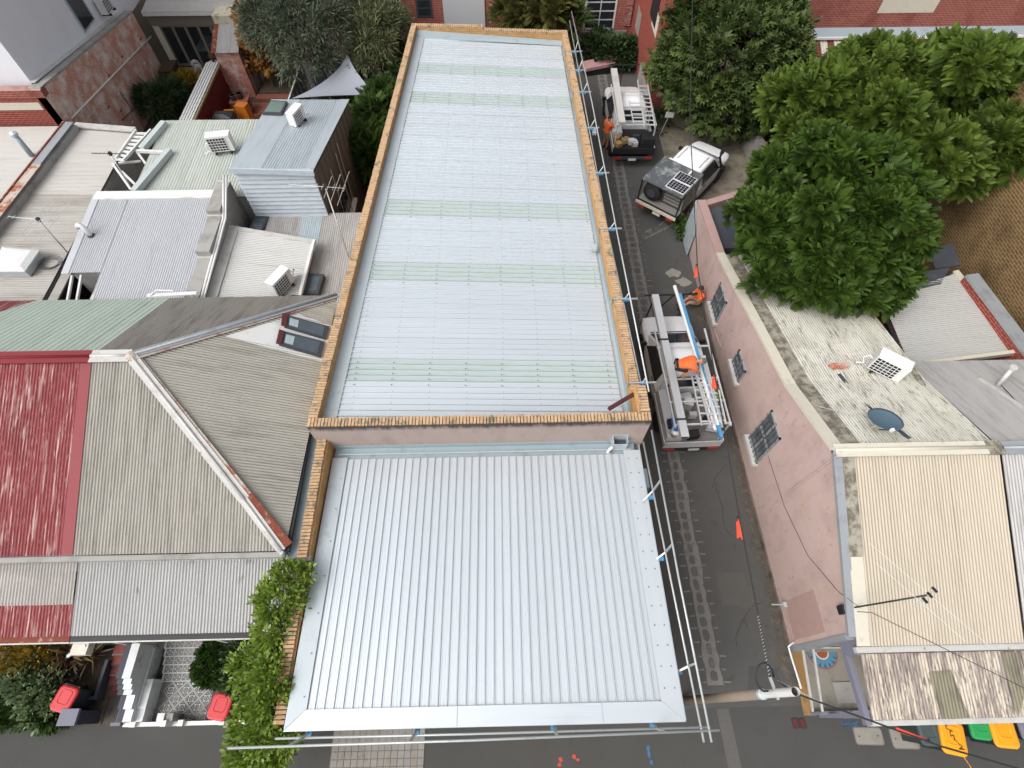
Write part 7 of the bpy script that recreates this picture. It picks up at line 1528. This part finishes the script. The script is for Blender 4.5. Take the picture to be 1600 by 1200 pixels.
# ================================================================== utes (local axes: x right, y forward, z up)
def ute_cab(t, W_=1.84, hood=1.02, roof=1.76, yf=2.55, cowl=1.62, rfront=.70, rback=-.55, cback=-.72, double=False):
    """bonnet and cab as one lofted shell plus glass, lights, wheels"""
    h = W_/2
    def sec(y, w, zb, zs, belt, top, wt, rnd=.06):
        half = [(w*.96, zb), (w, zs), (w, belt-.05), (w-.03, belt)]
        half += [(wt + (w-.03-wt)*.12, top-rnd) if top > belt+.15 else (wt + .05, belt + (top-belt)*.6), (wt-.03, top-.012), (wt*.55, top+.008)]
        return [Vector((x, y, z)) for x, z in half] + [Vector((-x, y, z)) for x, z in reversed(half)]
    S = [sec(yf, h*.78, .42, .55, .80, .86, h*.66), sec(yf-.10, h*.90, .40, .55, .90, hood-.06, h*.76), sec(yf-.35, h*.97, .38, .55, .96, hood, h*.80), sec(yf-.6, h, .38, .55, .99, hood+.05, h*.82), sec(cowl, h, .36, .52, 1.02, hood+.10, h*.83),
         sec(cowl-.06, h, .36, .52, 1.03, hood+.12, h*.83), sec(rfront+.06, h, .36, .52, 1.04, roof-.06, h*.76), sec(rfront-.10, h, .36, .52, 1.04, roof, h*.74), sec((rfront+rback)/2, h, .36, .52, 1.04, roof+.025, h*.74), sec(rback+.1, h, .36, .52, 1.04, roof, h*.74), sec(rback, h*.99, .36, .52, 1.04, roof-.05, h*.74), sec(cback, h*.97, .38, .52, 1.03, 1.12, h*.80)]
    body = MB(); body.loft(S); b = body.build('body', m_carwhite, t)
    # bonnet shut line and centre crease
    MB().bar((-h*.78, cowl+.02, hood+.115), (h*.78, cowl+.02, hood+.115), .03, .02).build('cowl_vent', m_black, t)
    def quad(nm, pts, mt, par=t, th=.012): return MB().slab([Vector(p) for p in pts], th).build(nm, mt, par)
    z0, z1 = hood+.14, roof-.055
    quad('windscreen', [(-h*.80, cowl-.075, z0+.012), (h*.80, cowl-.075, z0+.012), (h*.70, rfront+.055, z1+.022), (-h*.70, rfront+.055, z1+.022)], m_glass)
    for s in (1, -1):
        xb, xt = s*(h-.012), s*(h*.775+.012); o = s*.016
        a = [(xb+o, cowl-.5, 1.07), (xb+o, rback+.12 if not double else .0, 1.07), (xt+o, rback+.18 if not double else .02, roof-.11), (xt+o, rfront-.02, roof-.11)]
        quad('side_window', a if s > 0 else a[::-1], m_glass)
        MB().bar((s*(h+.004), cowl-.2, .62), (s*(h+.004), rback+.06, .62), .012, .02).build('door_trim', m_silvergrey, t)
        MB().bar((s*(h+.01), rback+.28, .94), (s*(h+.01), rback+.46, .94), .03, .03).build('door_handle', m_black, t)
        mr = MB(); mr.cbox((s*(h+.13), cowl-.45, 1.14), (.2, .1, .15)); mr.bar((s*h*.98, cowl-.43, 1.07), (s*(h+.08), cowl-.44, 1.12), .04); mr.build('mirror', m_black, t)
        MB().cbox((s*h*.70, yf-.10, .76), (.30, .16, .14)).build('headlight', m_lamp, t)
        fl = MB(); fl.tube([(s*(h+.0), 1.58 + .44*math.cos(a_), .36 + .44*math.sin(a_)) for a_ in [math.pi*k/8 for k in range(9)]], .05, 6); fl.build('wheel_arch', m_black, t, True)
        MB().cbox((s*(h-.03), .3, .33), (.14, 1.6, .06)).build('side_step', m_black, t)
    quad('rear_window', [(h*.62, cback+.02, 1.22), (-h*.62, cback+.02, 1.22), (-h*.60, rback-.012, roof-.12), (h*.60, rback-.012, roof-.12)], m_glass)
    MB().cbox((0, yf-.02, .50), (W_*.86, .16, .22)).build('front_bumper', m_darkgrey, t); MB().cbox((0, yf+.0, .74), (.8, .06, .16)).build('grille', m_black, t)
    MB().cbox((0, .6, .42), (W_*.7, 4.2, .14)).build('chassis', m_black, t)
    for s in (-1, 1):
        for y in (1.58, -1.55): wheel(t, (s*(h-.11), y, .37), s)
def wheel(t, c, s, r=.37, w=.25):
    M_ = Matrix.Rotation(math.pi/2, 3, 'Y'); wl_o = MB().lathe([(r*.62, -w/2), (r*.95, -w/2), (r, -w/3), (r, w/3), (r*.95, w/2), (r*.62, w/2)], c, 22, M_).build('wheel', m_rubber, t, True)
    MB().lathe([(r*.1, -.02), (r*.6, -.03), (r*.62, .02)], Vector(c) + Vector((s*w*.36, 0, 0)), 14, M_).build('rim', m_alu, wl_o)
def ladder(lab, loc, rz, L, w=.42, rung=.28, mt=m_alu, parent_rot=None, tilt=0):
    t = thing('ladder', lab, 'ladder', loc, rz, local=True)
    for s in (-1, 1): MB().box((s*w/2-.018, -L/2, -.035), (s*w/2+.018, L/2, .035)).build('stile', mt, t)
    n = int(L/rung)
    for i in range(n): MB().box((-w/2+.02, -L/2 + (i+.5)*rung-.025, -.014), (w/2-.02, -L/2 + (i+.5)*rung+.025, .014)).build('rung', mt, t)
    t.rotation_euler = (tilt, 0, rz); return t
def beam(name, lab, cat, p, q, w, h, mt, inner=None):
    t = thing(name, lab, cat, p); MB().bar(p, q, w, h).build('section', mt, t); d = (Vector(q)-Vector(p)).normalized()
    for e, s in ((Vector(p), -1), (Vector(q), 1)): MB().bar(e + d*s*.0005, e + d*s*.002, w*.86, h*.8).build('open_end', inner or m_darkgrey, t)
    return t
# ---- 1: the big white ute loaded with ladders and gutter lengths
U1 = thing('ute', 'white tray ute loaded with ladders and gutter lengths beside the pink wall', 'ute', (5.99, 10.05, 0), R(1.2), group='white tradesmen utes', local=True)
ute_cab(U1)
m = MB(); m.box((-.94, -2.62, .72), (.94, -.78, .80)); m.build('tray_floor', m_checker, U1)
MB().box((-.92, -2.56, .81), (-.40, -.80, 1.28)).build('tool_box', m_alu, U1)
tb1 = MB(); tb1.add([(-.95, -1.98, 1.08), (-.95, -.80, 1.08), (-.46, -.80, 1.36), (-.46, -1.98, 1.36), (-.95, -1.98, 1.04), (-.95, -.80, 1.04), (-.42, -.80, 1.30), (-.42, -1.98, 1.30)], [(0, 3, 2, 1), (0, 1, 5, 4), (2, 3, 7, 6), (0, 4, 7, 3), (1, 2, 6, 5)]); tb1.build('checker_lid', m_checker, U1)
for s in (-1, 1): MB().box((s*.96-.02, -2.62, .80), (s*.96+.02, -.78, .98)).build('side_rail', m_alu, U1)
MB().box((-.95, -2.66, .60), (.95, -2.63, .98)).build('tailboard', m_alu, U1); MB().cbox((0, -2.66, .5), (1.7, .06, .14)).build('rear_bar', m_black, U1)
for s in (-1, 1): MB().cbox((s*.72, -2.69, .54), (.34, .03, .10)).build('tail_light', m_redlens, U1)
MB().cbox((.1, -2.70, .5), (.36, .012, .12)).build('number_plate', m_plate, U1)
rk = MB(); ZR = 1.98
for s in (-.86, .86):
    for y in (-2.5, -.86): rk.bar((s, y, .8), (s, y, ZR), .05)
    rk.bar((s, -2.6, ZR), (s, 1.1, ZR+.02), .05)
for y in (-2.5, -1.7, -.86, .4): rk.bar((-.9, y, ZR), (.9, y, ZR), .05)
rk.build('ladder_rack', m_alu, U1)
fr = MB(); fr.bar((-.7, 2.5, .7), (-.55, 2.62, ZR+.05), .05); fr.bar((.55, 2.5, .7), (.45, 2.62, ZR+.05), .05); fr.bar((-.95, 2.62, ZR+.05), (.95, 2.62, ZR+.05), .05); fr.bar((-.2, 2.62, 1.4), (.1, 2.62, ZR), .04); fr.build('front_rack', m_black, U1)
def u1(x, y, z): c, s = math.cos(R(1.2)), math.sin(R(1.2)); return Vector((5.99 + c*x - s*y, 10.05 + s*x + c*y, z))
beam('gutter_bundle', 'long pale bundle of boxed gutter lengths on the ute rack', 'gutter lengths', P(1023, 462, 2.12), P(1070, 684, 2.10), .24, .16, m_alu)
for q in (P(1037, 530, 2.21), P(1064, 655, 2.19)): tag(MB().bar(q + Vector((-.16, 0, 0)), q + Vector((.16, 0, 0)), .05, .03).build('tie_strap', m_black), 'black strap tied round the gutter bundle, %s end' % ('bonnet' if q.y > 9 else 'tray'), 'strap')
def pipe(lab, p, q, r, mt): t = thing('pipe', lab, 'pipe', p); m = MB(); m.tube([p, q], r, 12, False); m.build('tube', mt, t, True); m = MB(); d = (q-p).normalized(); m.tube([p + d*.01, p + d*.02], r*.95, 12); m.tube([q - d*.02, q - d*.01], r*.95, 12); m.build('end', m_ridge, t); return t
pipe('long white plastic pipe along the right side of the ute rack', P(1054, 447, 2.1), P(1122, 665, 2.1), .062, m_whiteclean)
pipe('second white pipe tucked under the long one on the rack', P(1088, 585, 2.02), P(1118, 672, 2.02), .05, m_whiteclean)
beam('blue_beam', 'long bright blue wrapped section on the right side of the ute rack', 'wrapped section', P(1062, 460, 2.12), P(1127, 684, 2.08), .10, .12, m_blue, m_blue)
pl0 = thing('aluminium_plank', 'aluminium plank along the outer edge of the ute rack', 'plank', P(1100, 560, 2.05)); MB().bar(P(1098, 556, 2.04), P(1127, 668, 2.02), .16, .06).build('plank', m_alu, pl0)
ladder('wide aluminium ladder on the tray of the loaded ute', u1(.22, -1.55, 2.06), R(1.2)+R(-2), 2.1, .50); ladder('narrow aluminium ladder stacked on the wide one', u1(.30, -1.5, 2.14), R(1.2)+R(2), 2.3, .34, .26); ladder('folded aluminium step ladder at the tail of the ute rack', u1(.52, -2.0, 2.13), R(-1), 1.2, .32, .24)
tubb = thing('blue_tub', 'bright blue plastic tub in the tray of the loaded ute', 'tub', u1(-.62, -2.3, .8)); m = MB(); c = u1(-.62, -2.28, 0); m.loft([[Vector((p.x, p.y, z)) for p in rounded(c, .34*k, .44*k, .07, 0)] for k, z in ((.85, 1.28), (1.0, 1.56))]); m.build('body', m_brightblue, tubb, False); MB().prism([(p.x, p.y, 1.61) for p in rounded(c, .38, .48, .08, 0)], 1.56).build('lid', m_brightblue, tubb)
bk = thing('bucket_pile', 'white bucket and wrapped tools beside the blue tub', 'bucket', u1(-.75, -2.5, .8)); MB().lathe([(.1, 0), (.13, .26), (.135, .28)], u1(-.72, -2.52, 1.28), 14).build('bucket', m_whiteclean, bk, True); MB().cbox(u1(-.78, -2.15, 1.36), (.16, .3, .16)).build('tool_bag', m_black, bk)
for i in range(7): MB().cbox((.25 + rg.uniform(-.4, .5), -1.0 - i*.23, .95 + rg.uniform(-.05, .1)), (rg.uniform(.2, .45), rg.uniform(.15, .3), .25), Matrix.Rotation(rg.uniform(-.4, .4), 3, 'Z')).build('tray_load', rg.choice([m_alu, m_whiteclean, m_silvergrey, m_black]), U1)
# ---- 2: ute at the end of the lane
U2 = thing('ute', 'white tray ute with ladder and tools parked at the end of the lane', 'ute', (6.12, 24.75, 0), R(-1), group='white tradesmen utes', local=True)
ute_cab(U2)
MB().box((-.95, -2.55, .72), (.95, -.78, .80)).build('tray_floor', m_darkmetal, U2)
for s in (-1, 1): MB().box((s*.95-.02, -2.55, .80), (s*.95+.02, -.78, 1.08)).build('side_rail', m_alu, U2); MB().cbox((s*.72, -2.62, .58), (.34, .03, .12)).build('tail_light', m_redlens, U2)
MB().box((-.96, -2.59, .76), (.96, -2.55, 1.06)).build('tailboard', m_black, U2); MB().cbox((0, -2.60, .56), (1.9, .06, .12)).build('rear_bar', m_darkgrey, U2); MB().cbox((0, -2.64, .5), (.36, .012, .12)).build('number_plate', m_plate, U2)
MB().box((.35, -2.5, .81), (.92, -1.9, 1.45)).build('black_crate', m_black, U2); MB().box((-.90, -1.6, .81), (-.45, -.82, 1.2)).build('tool_box', m_alu, U2)
for i in range(9): MB().cbox((rg.uniform(-.75, .3), -2.4 + rg.uniform(0, .7), .98 + rg.uniform(0, .1)), (rg.uniform(.12, .3), rg.uniform(.12, .3), .2), Matrix.Rotation(rg.uniform(-.8, .8), 3, 'Z')).build('tray_load', rg.choice([m_alu, m_whiteclean, m_tan, m_darkgrey, m_deck]), U2)
rk = MB()
for s in (-.86, .86):
    for y in (-2.2, -.86): rk.bar((s, y, .8), (s, y, ZR), .05)
    rk.bar((s, -2.25, ZR), (s, .9, ZR+.02), .05)
for y in (-2.2, -1.5, -.86, .3): rk.bar((-.9, y, ZR), (.9, y, ZR), .05)
rk.build('ladder_rack', m_alu, U2)
fr = MB(); fr.bar((-.1, 2.5, .7), (-.1, 2.62, ZR), .05); fr.bar((-.75, 2.62, ZR), (.75, 2.62, ZR), .05); fr.build('front_rack', m_black, U2)
beam('gutter_length', 'wide pale gutter section lying along the far ute rack', 'gutter length', P(959, 108, 2.2), P(972, 192, 2.1), .30, .10, m_ridge, m_ridge)
def u2(x, y, z): return Vector((6.12 + x, 24.75 + y, z))
ladder('long aluminium ladder on the right of the far ute rack', u2(.55, -.75, 2.10), R(-3), 3.6, .46, .33); ladder('short aluminium ladder beside the gutter section on the far ute', u2(.05, -1.4, 2.08), R(-1), 1.7, .5, .28)
pipe('thin grey pipe along the outside of the far ute rack', P(997, 122, 2.0), P(1014, 180, 2.0), .025, m_silvergrey)
# ---- 3: camping ute with canopy and solar panels
U3 = thing('ute', 'dusty white ute with dark canopy, roof solar panels and snorkel', 'ute', (8.25, 20.45, 0), R(-40), group='white tradesmen utes', local=True)
ute_cab(U3)
MB().box((-.95, -2.66, .78), (.95, -.80, .86)).build('tray_floor', m_silvergrey, U3)
MB().box((-.92, -2.2, .86), (.92, -.84, 1.84)).build('canopy_body', m_silvergrey, U3); MB().box((-.95, -2.62, 1.842), (.95, -.80, 1.90)).build('canopy_roof', m_canopy, U3)
cf = MB()
for s in (-.93, .93): cf.bar((s, -2.62, .84), (s, -2.60, 1.86), .05); cf.bar((s, -2.62, 1.3), (s, -2.2, 1.8), .03)
cf.bar((-.93, -2.62, .88), (.93, -2.62, .88), .05); cf.build('canopy_frame', m_black, U3)
MB().box((-.86, -2.215, .9), (.86, -2.203, 1.80)).build('canopy_rear', m_darkgrey, U3); 
for i in range(4): MB().box((.05, -2.24, 1.02 + i*.16), (.8, -2.217, 1.12 + i*.16)).build('drawer_front', m_silvergrey, U3)
Mx = Matrix.Rotation(math.pi/2, 3, 'X'); sw = MB().lathe([(.14, -.12), (.36, -.12), (.40, -.04), (.40, .06), (.34, .12), (.14, .12)], (-.46, -2.38, 1.32), 22, Mx).build('spare_wheel', m_rubber, U3, True); MB().lathe([(.03, 0), (.2, .02)], (-.46, -2.5, 1.32), 14, Mx).build('rim', m_darkgrey, sw)
for k in (0, 1):
    y1 = -2.46 + k*.62; f = MB().box((.05, y1, 1.905), (.90, y1+.58, 1.93)).build('solar_panel', m_whiteclean, U3)
    for i in range(6):
        for j in range(4): MB().box((.085 + i*.133, y1+.03 + j*.132, 1.9302), (.085 + i*.133 + .122, y1+.03 + j*.132 + .121, 1.934)).build('cell', m_solar, f)
MB().bar((.45, -1.2, 1.92), (.45, -.95, 1.92), .08, .03).build('mount_strap', m_whiteclean, U3)
hb = MB(); hb.tube([(-.80, -.79, .86), (-.80, -.79, 1.80), (-.70, -.79, 1.92), (.70, -.79, 1.92), (.80, -.79, 1.80), (.80, -.79, .86)], .035, 8); [hb.bar((-.7, -.79, 1.2 + i*.14), (.7, -.79, 1.2 + i*.14), .02) for i in range(5)]; hb.build('headboard_bar', m_alu, U3)
sn = MB(); sn.tube([(.96, 1.35, .95), (.99, 1.2, 1.1), (.93, .95, 1.5), (.88, .82, 1.78), (.88, .86, 1.95)], .05, 8); sn.cbox((.88, .9, 2.0), (.13, .16, .18)); sn.build('snorkel', m_black, U3)
MB().box((-.98, -2.70, .72), (.98, -2.66, .84)).build('tail_rail', m_cream_trim, U3)
for s in (-1, 1): MB().cbox((s*.7, -2.71, .66), (.3, .03, .1)).build('tail_light', m_redlens, U3); MB().cbox((s*.93, -1.6, .7), (.06, 1.7, .16)).build('mudguard', m_black, U3)
MB().cbox((.1, -2.74, .66), (.36, .012, .12)).build('number_plate', m_plate, U3)
for s in (-1, 1): MB().bar((s*.52, -.4, 1.80), (s*.52, .5, 1.80), .02, .02).build('roof_seam', m_silvergrey, U3)
# small things by the fig tree
sg = P(1030, 213, 0); t = thing('leaning_sign', 'small white sign on a thin post by the fig tree', 'sign', sg); MB().tube([sg, sg + Vector((.25, .1, 1.0))], .02, 6).build('post', m_steel, t); MB().cbox(sg + Vector((.27, .1, 1.08)), (.4, .05, .26), Matrix.Rotation(-.1, 3, 'Z')).build('board', m_white, t)
kb = P(1178, 232, .3); t = thing('covered_motorbike', 'small motorcycle under a grey cover beneath the feathery tree', 'motorcycle', (kb.x, kb.y, 0))
m = MB(); m.loft([[(kb.x + x*k*.4, kb.y + y*k*.8, z) for x, y in ((-1, -1), (1, -1), (1, 1), (-1, 1))] for k, z in ((1, .1), (.9, .5), (.6, .9), (.3, 1.0))]); m.build('cover', m_silvergrey, t); MB().lathe([(.1, -.05), (.28, -.05), (.28, .05), (.1, .05)], (kb.x+.1, kb.y-.95, .28), 16, Matrix.Rotation(math.pi/2, 3, 'Y')).build('front_wheel', m_rubber, t); MB().cbox((kb.x+.35, kb.y-.55, .45), (.25, .3, .2)).build('yellow_panel', m_binyel, t)
# ================================================================== people
def skin_mesh(verts, edges, radii, root, name, levels=2):
    me = bpy.data.meshes.new(name); me.from_pydata([tuple(v) for v in verts], edges, []); o = link(bpy.data.objects.new(name, me))
    md = o.modifiers.new('skin', 'SKIN'); md.use_smooth_shade = True
    for i, r in enumerate(radii):
        sv = me.skin_vertices[0].data[i]; sv.radius = (r, r) if isinstance(r, float) else r; sv.use_root = (i == root)
    sd_ = o.modifiers.new('sub', 'SUBSURF'); sd_.levels = levels; sd_.render_levels = levels
    dg = bpy.context.evaluated_depsgraph_get(); ev = o.evaluated_get(dg); m2 = bpy.data.meshes.new_from_object(ev)
    bpy.data.objects.remove(o); return m2
def mesh_to_mb(mb, me): mb.add([v.co[:] for v in me.vertices], [tuple(p.vertices) for p in me.polygons])
def person(label, loc, rz, J, top, bottom, shoes, hairmat, hat=None, sleeve=None, vest=None):
    """J: joint positions in local axes (facing +y)"""
    t = thing('person', label, 'person', loc, rz, group='workmen', local=True)
    K = {k: Vector(v) for k, v in J.items()}
    pel, ch, nk, hd = K['pelvis'], K['chest'], K['neck'], K['head']; mid = pel.lerp(ch, .5)
    V = [pel, mid, ch, nk]; E_ = [(0, 1), (1, 2), (2, 3)]; Rr = [(.15, .115), (.14, .105), (.165, .115), .062]
    for s in 'lr':
        sh, el, wr, hp, kn, an, to = (K[s+q] for q in ('sh', 'el', 'wr', 'hip', 'kn', 'an', 'toe')); b = len(V)
        V += [sh, el, wr]; Rr += [.068, .048, .034]; E_ += [(2, b), (b, b+1), (b+1, b+2)]
        b = len(V); V += [hp, kn, an, to]; Rr += [.095, .066, .044, .038]; E_ += [(0, b), (b, b+1), (b+1, b+2), (b+2, b+3)]
    mb = MB(); mesh_to_mb(mb, skin_mesh(V, E_, Rr, 0, 'body'))
    # head with face, looking along K['look']
    look = Vector(J.get('look', (0, 1, 0))).normalized(); up_ = (hd-nk).normalized(); side = look.cross(up_).normalized(); look = up_.cross(side).normalized()
    Mh = Matrix((side, look, up_)).transposed()
    def hp_(x, y, z): return hd + Mh @ Vector((x, y, z))
    secs = []
    for z, rx, ry, dy in ((-.115, .035, .04, .03), (-.09, .052, .062, .02), (-.05, .066, .082, .008), (0, .076, .096, 0), (.05, .078, .1, -.004), (.085, .066, .086, -.008), (.108, .04, .052, -.01), (.118, .008, .01, -.01)):
        secs.append([hp_(rx*math.cos(a), dy + ry*math.sin(a), z) for a in [2*math.pi*k/16 for k in range(16)]])
    mb.loft(secs); mb.tube([nk - (hd-nk)*.2, hd - up_*.05], .055, 10)
    mb.add([hp_(-.016, .088, -.03), hp_(.016, .088, -.03), hp_(0, .09, .025), hp_(0, .122, -.025)], [(0, 3, 2), (1, 2, 3), (0, 1, 3)])
    for s in (-1, 1): mb.lathe([(.012, -.008), (.026, 0), (.02, .01)], hp_(s*.08, -.005, 0), 8, Mh @ Matrix.Rotation(math.pi/2, 3, 'Y'))
    # hands: palm and five bent fingers
    for s in 'lr':
        wr, el = K[s+'wr'], K[s+'el']; d = (wr-el).normalized(); hdir = Vector(J.get(s+'hand', d)).normalized(); x = hdir.cross(Vector((0, 0, 1))); x = x.normalized() if x.length > .05 else Vector((1, 0, 0)); nrm = x.cross(hdir).normalized()
        pal = wr + hdir*.055; mb.loft([[wr + hdir*u + x*a*w + nrm*b*.014 for a, b in ((-1, -1), (1, -1), (1, 1), (-1, 1))] for u, w in ((-.01, .026), (.03, .038), (.085, .042), (.10, .038))])
        for i, L in enumerate((.075, .085, .08, .062)):
            b0 = wr + hdir*.095 + x*(-.030 + .02*i); k1 = b0 + hdir*L*.5 - nrm*.008; mb.tube([b0 - hdir*.01, k1, k1 + hdir*L*.32 - nrm*.03], [.0095, .009, .0075], 6)
        th = wr + hdir*.03 + x*(-.04 if s == 'r' else .04); mb.tube([th, th + hdir*.03 + x*(-.03 if s == 'r' else .03), th + hdir*.07 + x*(-.035 if s == 'r' else .035) - nrm*.015], [.012, .011, .009], 6)
    mb.build('body', m_skin, t, True)
    eye = MB(); [eye.lathe([(.003, 0), (.011, .003), (.006, .006)], hp_(s*.032, .088, .012), 8, Mh @ Matrix.Rotation(-math.pi/2, 3, 'X')) for s in (-1, 1)]; eye.bar(hp_(-.022, .085, -.062), hp_(.022, .085, -.062), .006, .006); eye.bar(hp_(-.05, .086, .036), hp_(-.015, .092, .036), .008, .006); eye.bar(hp_(.05, .086, .036), hp_(.015, .092, .036), .008, .006); eye.build('facial_features', m_hair, t)
    hs_ = MB(); hsec = []
    for z, rx, ry, dy in ((-.03, .081, .07, -.034), (.02, .085, .09, -.020), (.06, .085, .102, -.010), (.095, .07, .09, -.012), (.122, .035, .046, -.012), (.128, .006, .008, -.012)): hsec.append([hp_(rx*math.cos(a), dy + ry*math.sin(a), z) for a in [2*math.pi*k/16 for k in range(16)]])
    hs_.loft(hsec); hs_.build('cap' if hat else 'hair', hat or hairmat, t, True)
    if hat: MB().slab([hp_(-.06, .08, .045), hp_(.06, .08, .045), hp_(.045, .165, .03), hp_(-.045, .165, .03)], .008).build('cap_peak', hat, t)
    # shirt
    V = [pel.lerp(mid, .35), mid, ch, ch.lerp(nk, .75)]; E_ = [(0, 1), (1, 2), (2, 3)]; Rr = [(.172, .14), (.165, .13), (.185, .138), (.085, .085)]
    for s in 'lr':
        b = len(V); V += [K[s+'sh'], K[s+'sh'].lerp(K[s+'el'], .72)]; Rr += [.086, .078]; E_ += [(2, b), (b, b+1)]
    me = skin_mesh(V, E_, Rr, 1, 'shirt'); me.materials.clear(); me.materials.append(top); piece('shirt', me, t)
    V = [pel.lerp(mid, .45), pel]; E_ = [(0, 1)]; Rr = [(.165, .13), (.172, .14)]
    for s in 'lr':
        b = len(V); V += [K[s+'hip'], K[s+'hip'].lerp(K[s+'kn'], .86)]; Rr += [.118, .098]; E_ += [(1, b), (b, b+1)]
    me = skin_mesh(V, E_, Rr, 0, 'shorts'); me.materials.clear(); me.materials.append(bottom); piece('shorts', me, t)
    for s in 'lr':
        an, to, kn = K[s+'an'], K[s+'toe'], K[s+'kn']; heel = an + (an-to).normalized()*.05
        me = skin_mesh([an.lerp(kn, .22), an, to, heel], [(0, 1), (1, 2), (1, 3)], [.058, .062, .05, .05], 1, 'boot'); me.materials.clear(); me.materials.append(shoes); piece('boot', me, t)
        if sleeve and s in sleeve:
            me = skin_mesh([K[s+'el'].lerp(K[s+'sh'], .25), K[s+'el'], K[s+'wr']], [(0, 1), (1, 2)], [.058, .054, .038], 1, 'sleeve'); me.materials.clear(); me.materials.append(m_tattoo); piece('tattooed_forearm', me, t)
    if vest:
        me = skin_mesh([pel.lerp(mid, .45), mid, ch, ch.lerp(nk, .5)], [(0, 1), (1, 2), (2, 3)], [(.182, .15), (.176, .142), (.196, .15), (.12, .1)], 1, 'vest'); me.materials.clear(); me.materials.append(vest); piece('vest', me, t)
    return t
stand = dict(pelvis=(0, 0, .92), chest=(0, .02, 1.28), neck=(0, .03, 1.47), head=(0, .06, 1.63), lsh=(-.19, .02, 1.38), rsh=(.19, .02, 1.38), lhip=(-.09, 0, .88), rhip=(.09, 0, .88), lkn=(-.10, .03, .48), rkn=(.11, .05, .48), lan=(-.11, -.02, .08), ran=(.12, .0, .08), ltoe=(-.12, .14, .035), rtoe=(.14, .16, .035))
p4 = dict(stand, lel=(-.27, .0, 1.12), lwr=(-.2, .16, .98), rel=(.28, .14, 1.14), rwr=(.22, .42, 1.14), look=(.1, 1, -.2))
person('man in orange shirt and khaki shorts standing beside the far ute', (5.02, 23.65, 0), R(-55), p4, m_orange, m_shortsk, m_black, m_hair)
crouch = dict(pelvis=(0, -.30, .50), chest=(0, .10, .72), neck=(0, .27, .78), head=(0, .42, .80), look=(0, .75, -.6), lsh=(-.19, .14, .70), rsh=(.19, .14, .70), lel=(-.22, .33, .52), rel=(.22, .33, .50), lwr=(-.12, .46, .30), rwr=(.14, .46, .28), lhand=(.1, .3, -.9), rhand=(-.1, .3, -.9), lhip=(-.10, -.27, .46), rhip=(.10, -.27, .46), lkn=(-.16, .12, .44), rkn=(.16, .14, .46), lan=(-.14, -.10, .09), ran=(.15, -.06, .09), ltoe=(-.17, .07, .035), rtoe=(.18, .10, .035))
person('man in orange shirt and black shorts crouching on top of the loaded ute', P(1066, 584, 2.12), R(-96), crouch, m_orange, m_shortsb, m_tan, m_hair, m_capcloth, 'lr')
sit = dict(pelvis=(0, 0, .34), chest=(0, -.02, .72), neck=(0, .02, .90), head=(0, .09, 1.05), look=(.15, 1, -.35), lsh=(-.19, .0, .80), rsh=(.19, .0, .80), lel=(-.25, .16, .58), rel=(.25, .14, .56), lwr=(-.10, .36, .66), rwr=(.06, .34, .62), lhip=(-.10, .06, .30), rhip=(.10, .06, .30), lkn=(-.12, .40, .42), rkn=(.12, .36, .40), lan=(-.10, .68, .09), ran=(.08, .62, .09), ltoe=(-.12, .84, .06), rtoe=(.12, .78, .06))
ms_ = person('man in orange shirt squatting with his back to the pink wall, looking at a phone', (7.60, 13.78, 0), R(96), sit, m_orange, m_shortsk, m_black, m_hair, None, 'l')
ph = thing('phone', 'dark phone held by the man against the pink wall', 'phone', (7.2, 13.8, .72)); MB().cbox((7.19, 13.80, .72), (.02, .08, .15), Matrix.Rotation(.5, 3, 'Y')).build('case', m_black, ph); MB().cbox((7.201, 13.80, .726), (.004, .07, .13), Matrix.Rotation(.5, 3, 'Y')).build('screen', m_glass, ph)
p3 = dict(stand, lel=(-.30, .12, 1.16), lwr=(-.2, .34, 1.22), rel=(.27, .1, 1.12), rwr=(.2, .3, 1.05), look=(-.2, 1, -.3), head=(0, .07, 1.62))
person('man in lime vest standing between the loaded ute and the pink wall', (7.12, 9.12, 0), R(80), p3, m_lime, m_shortsb, m_tan, m_hair, None, None, m_lime)
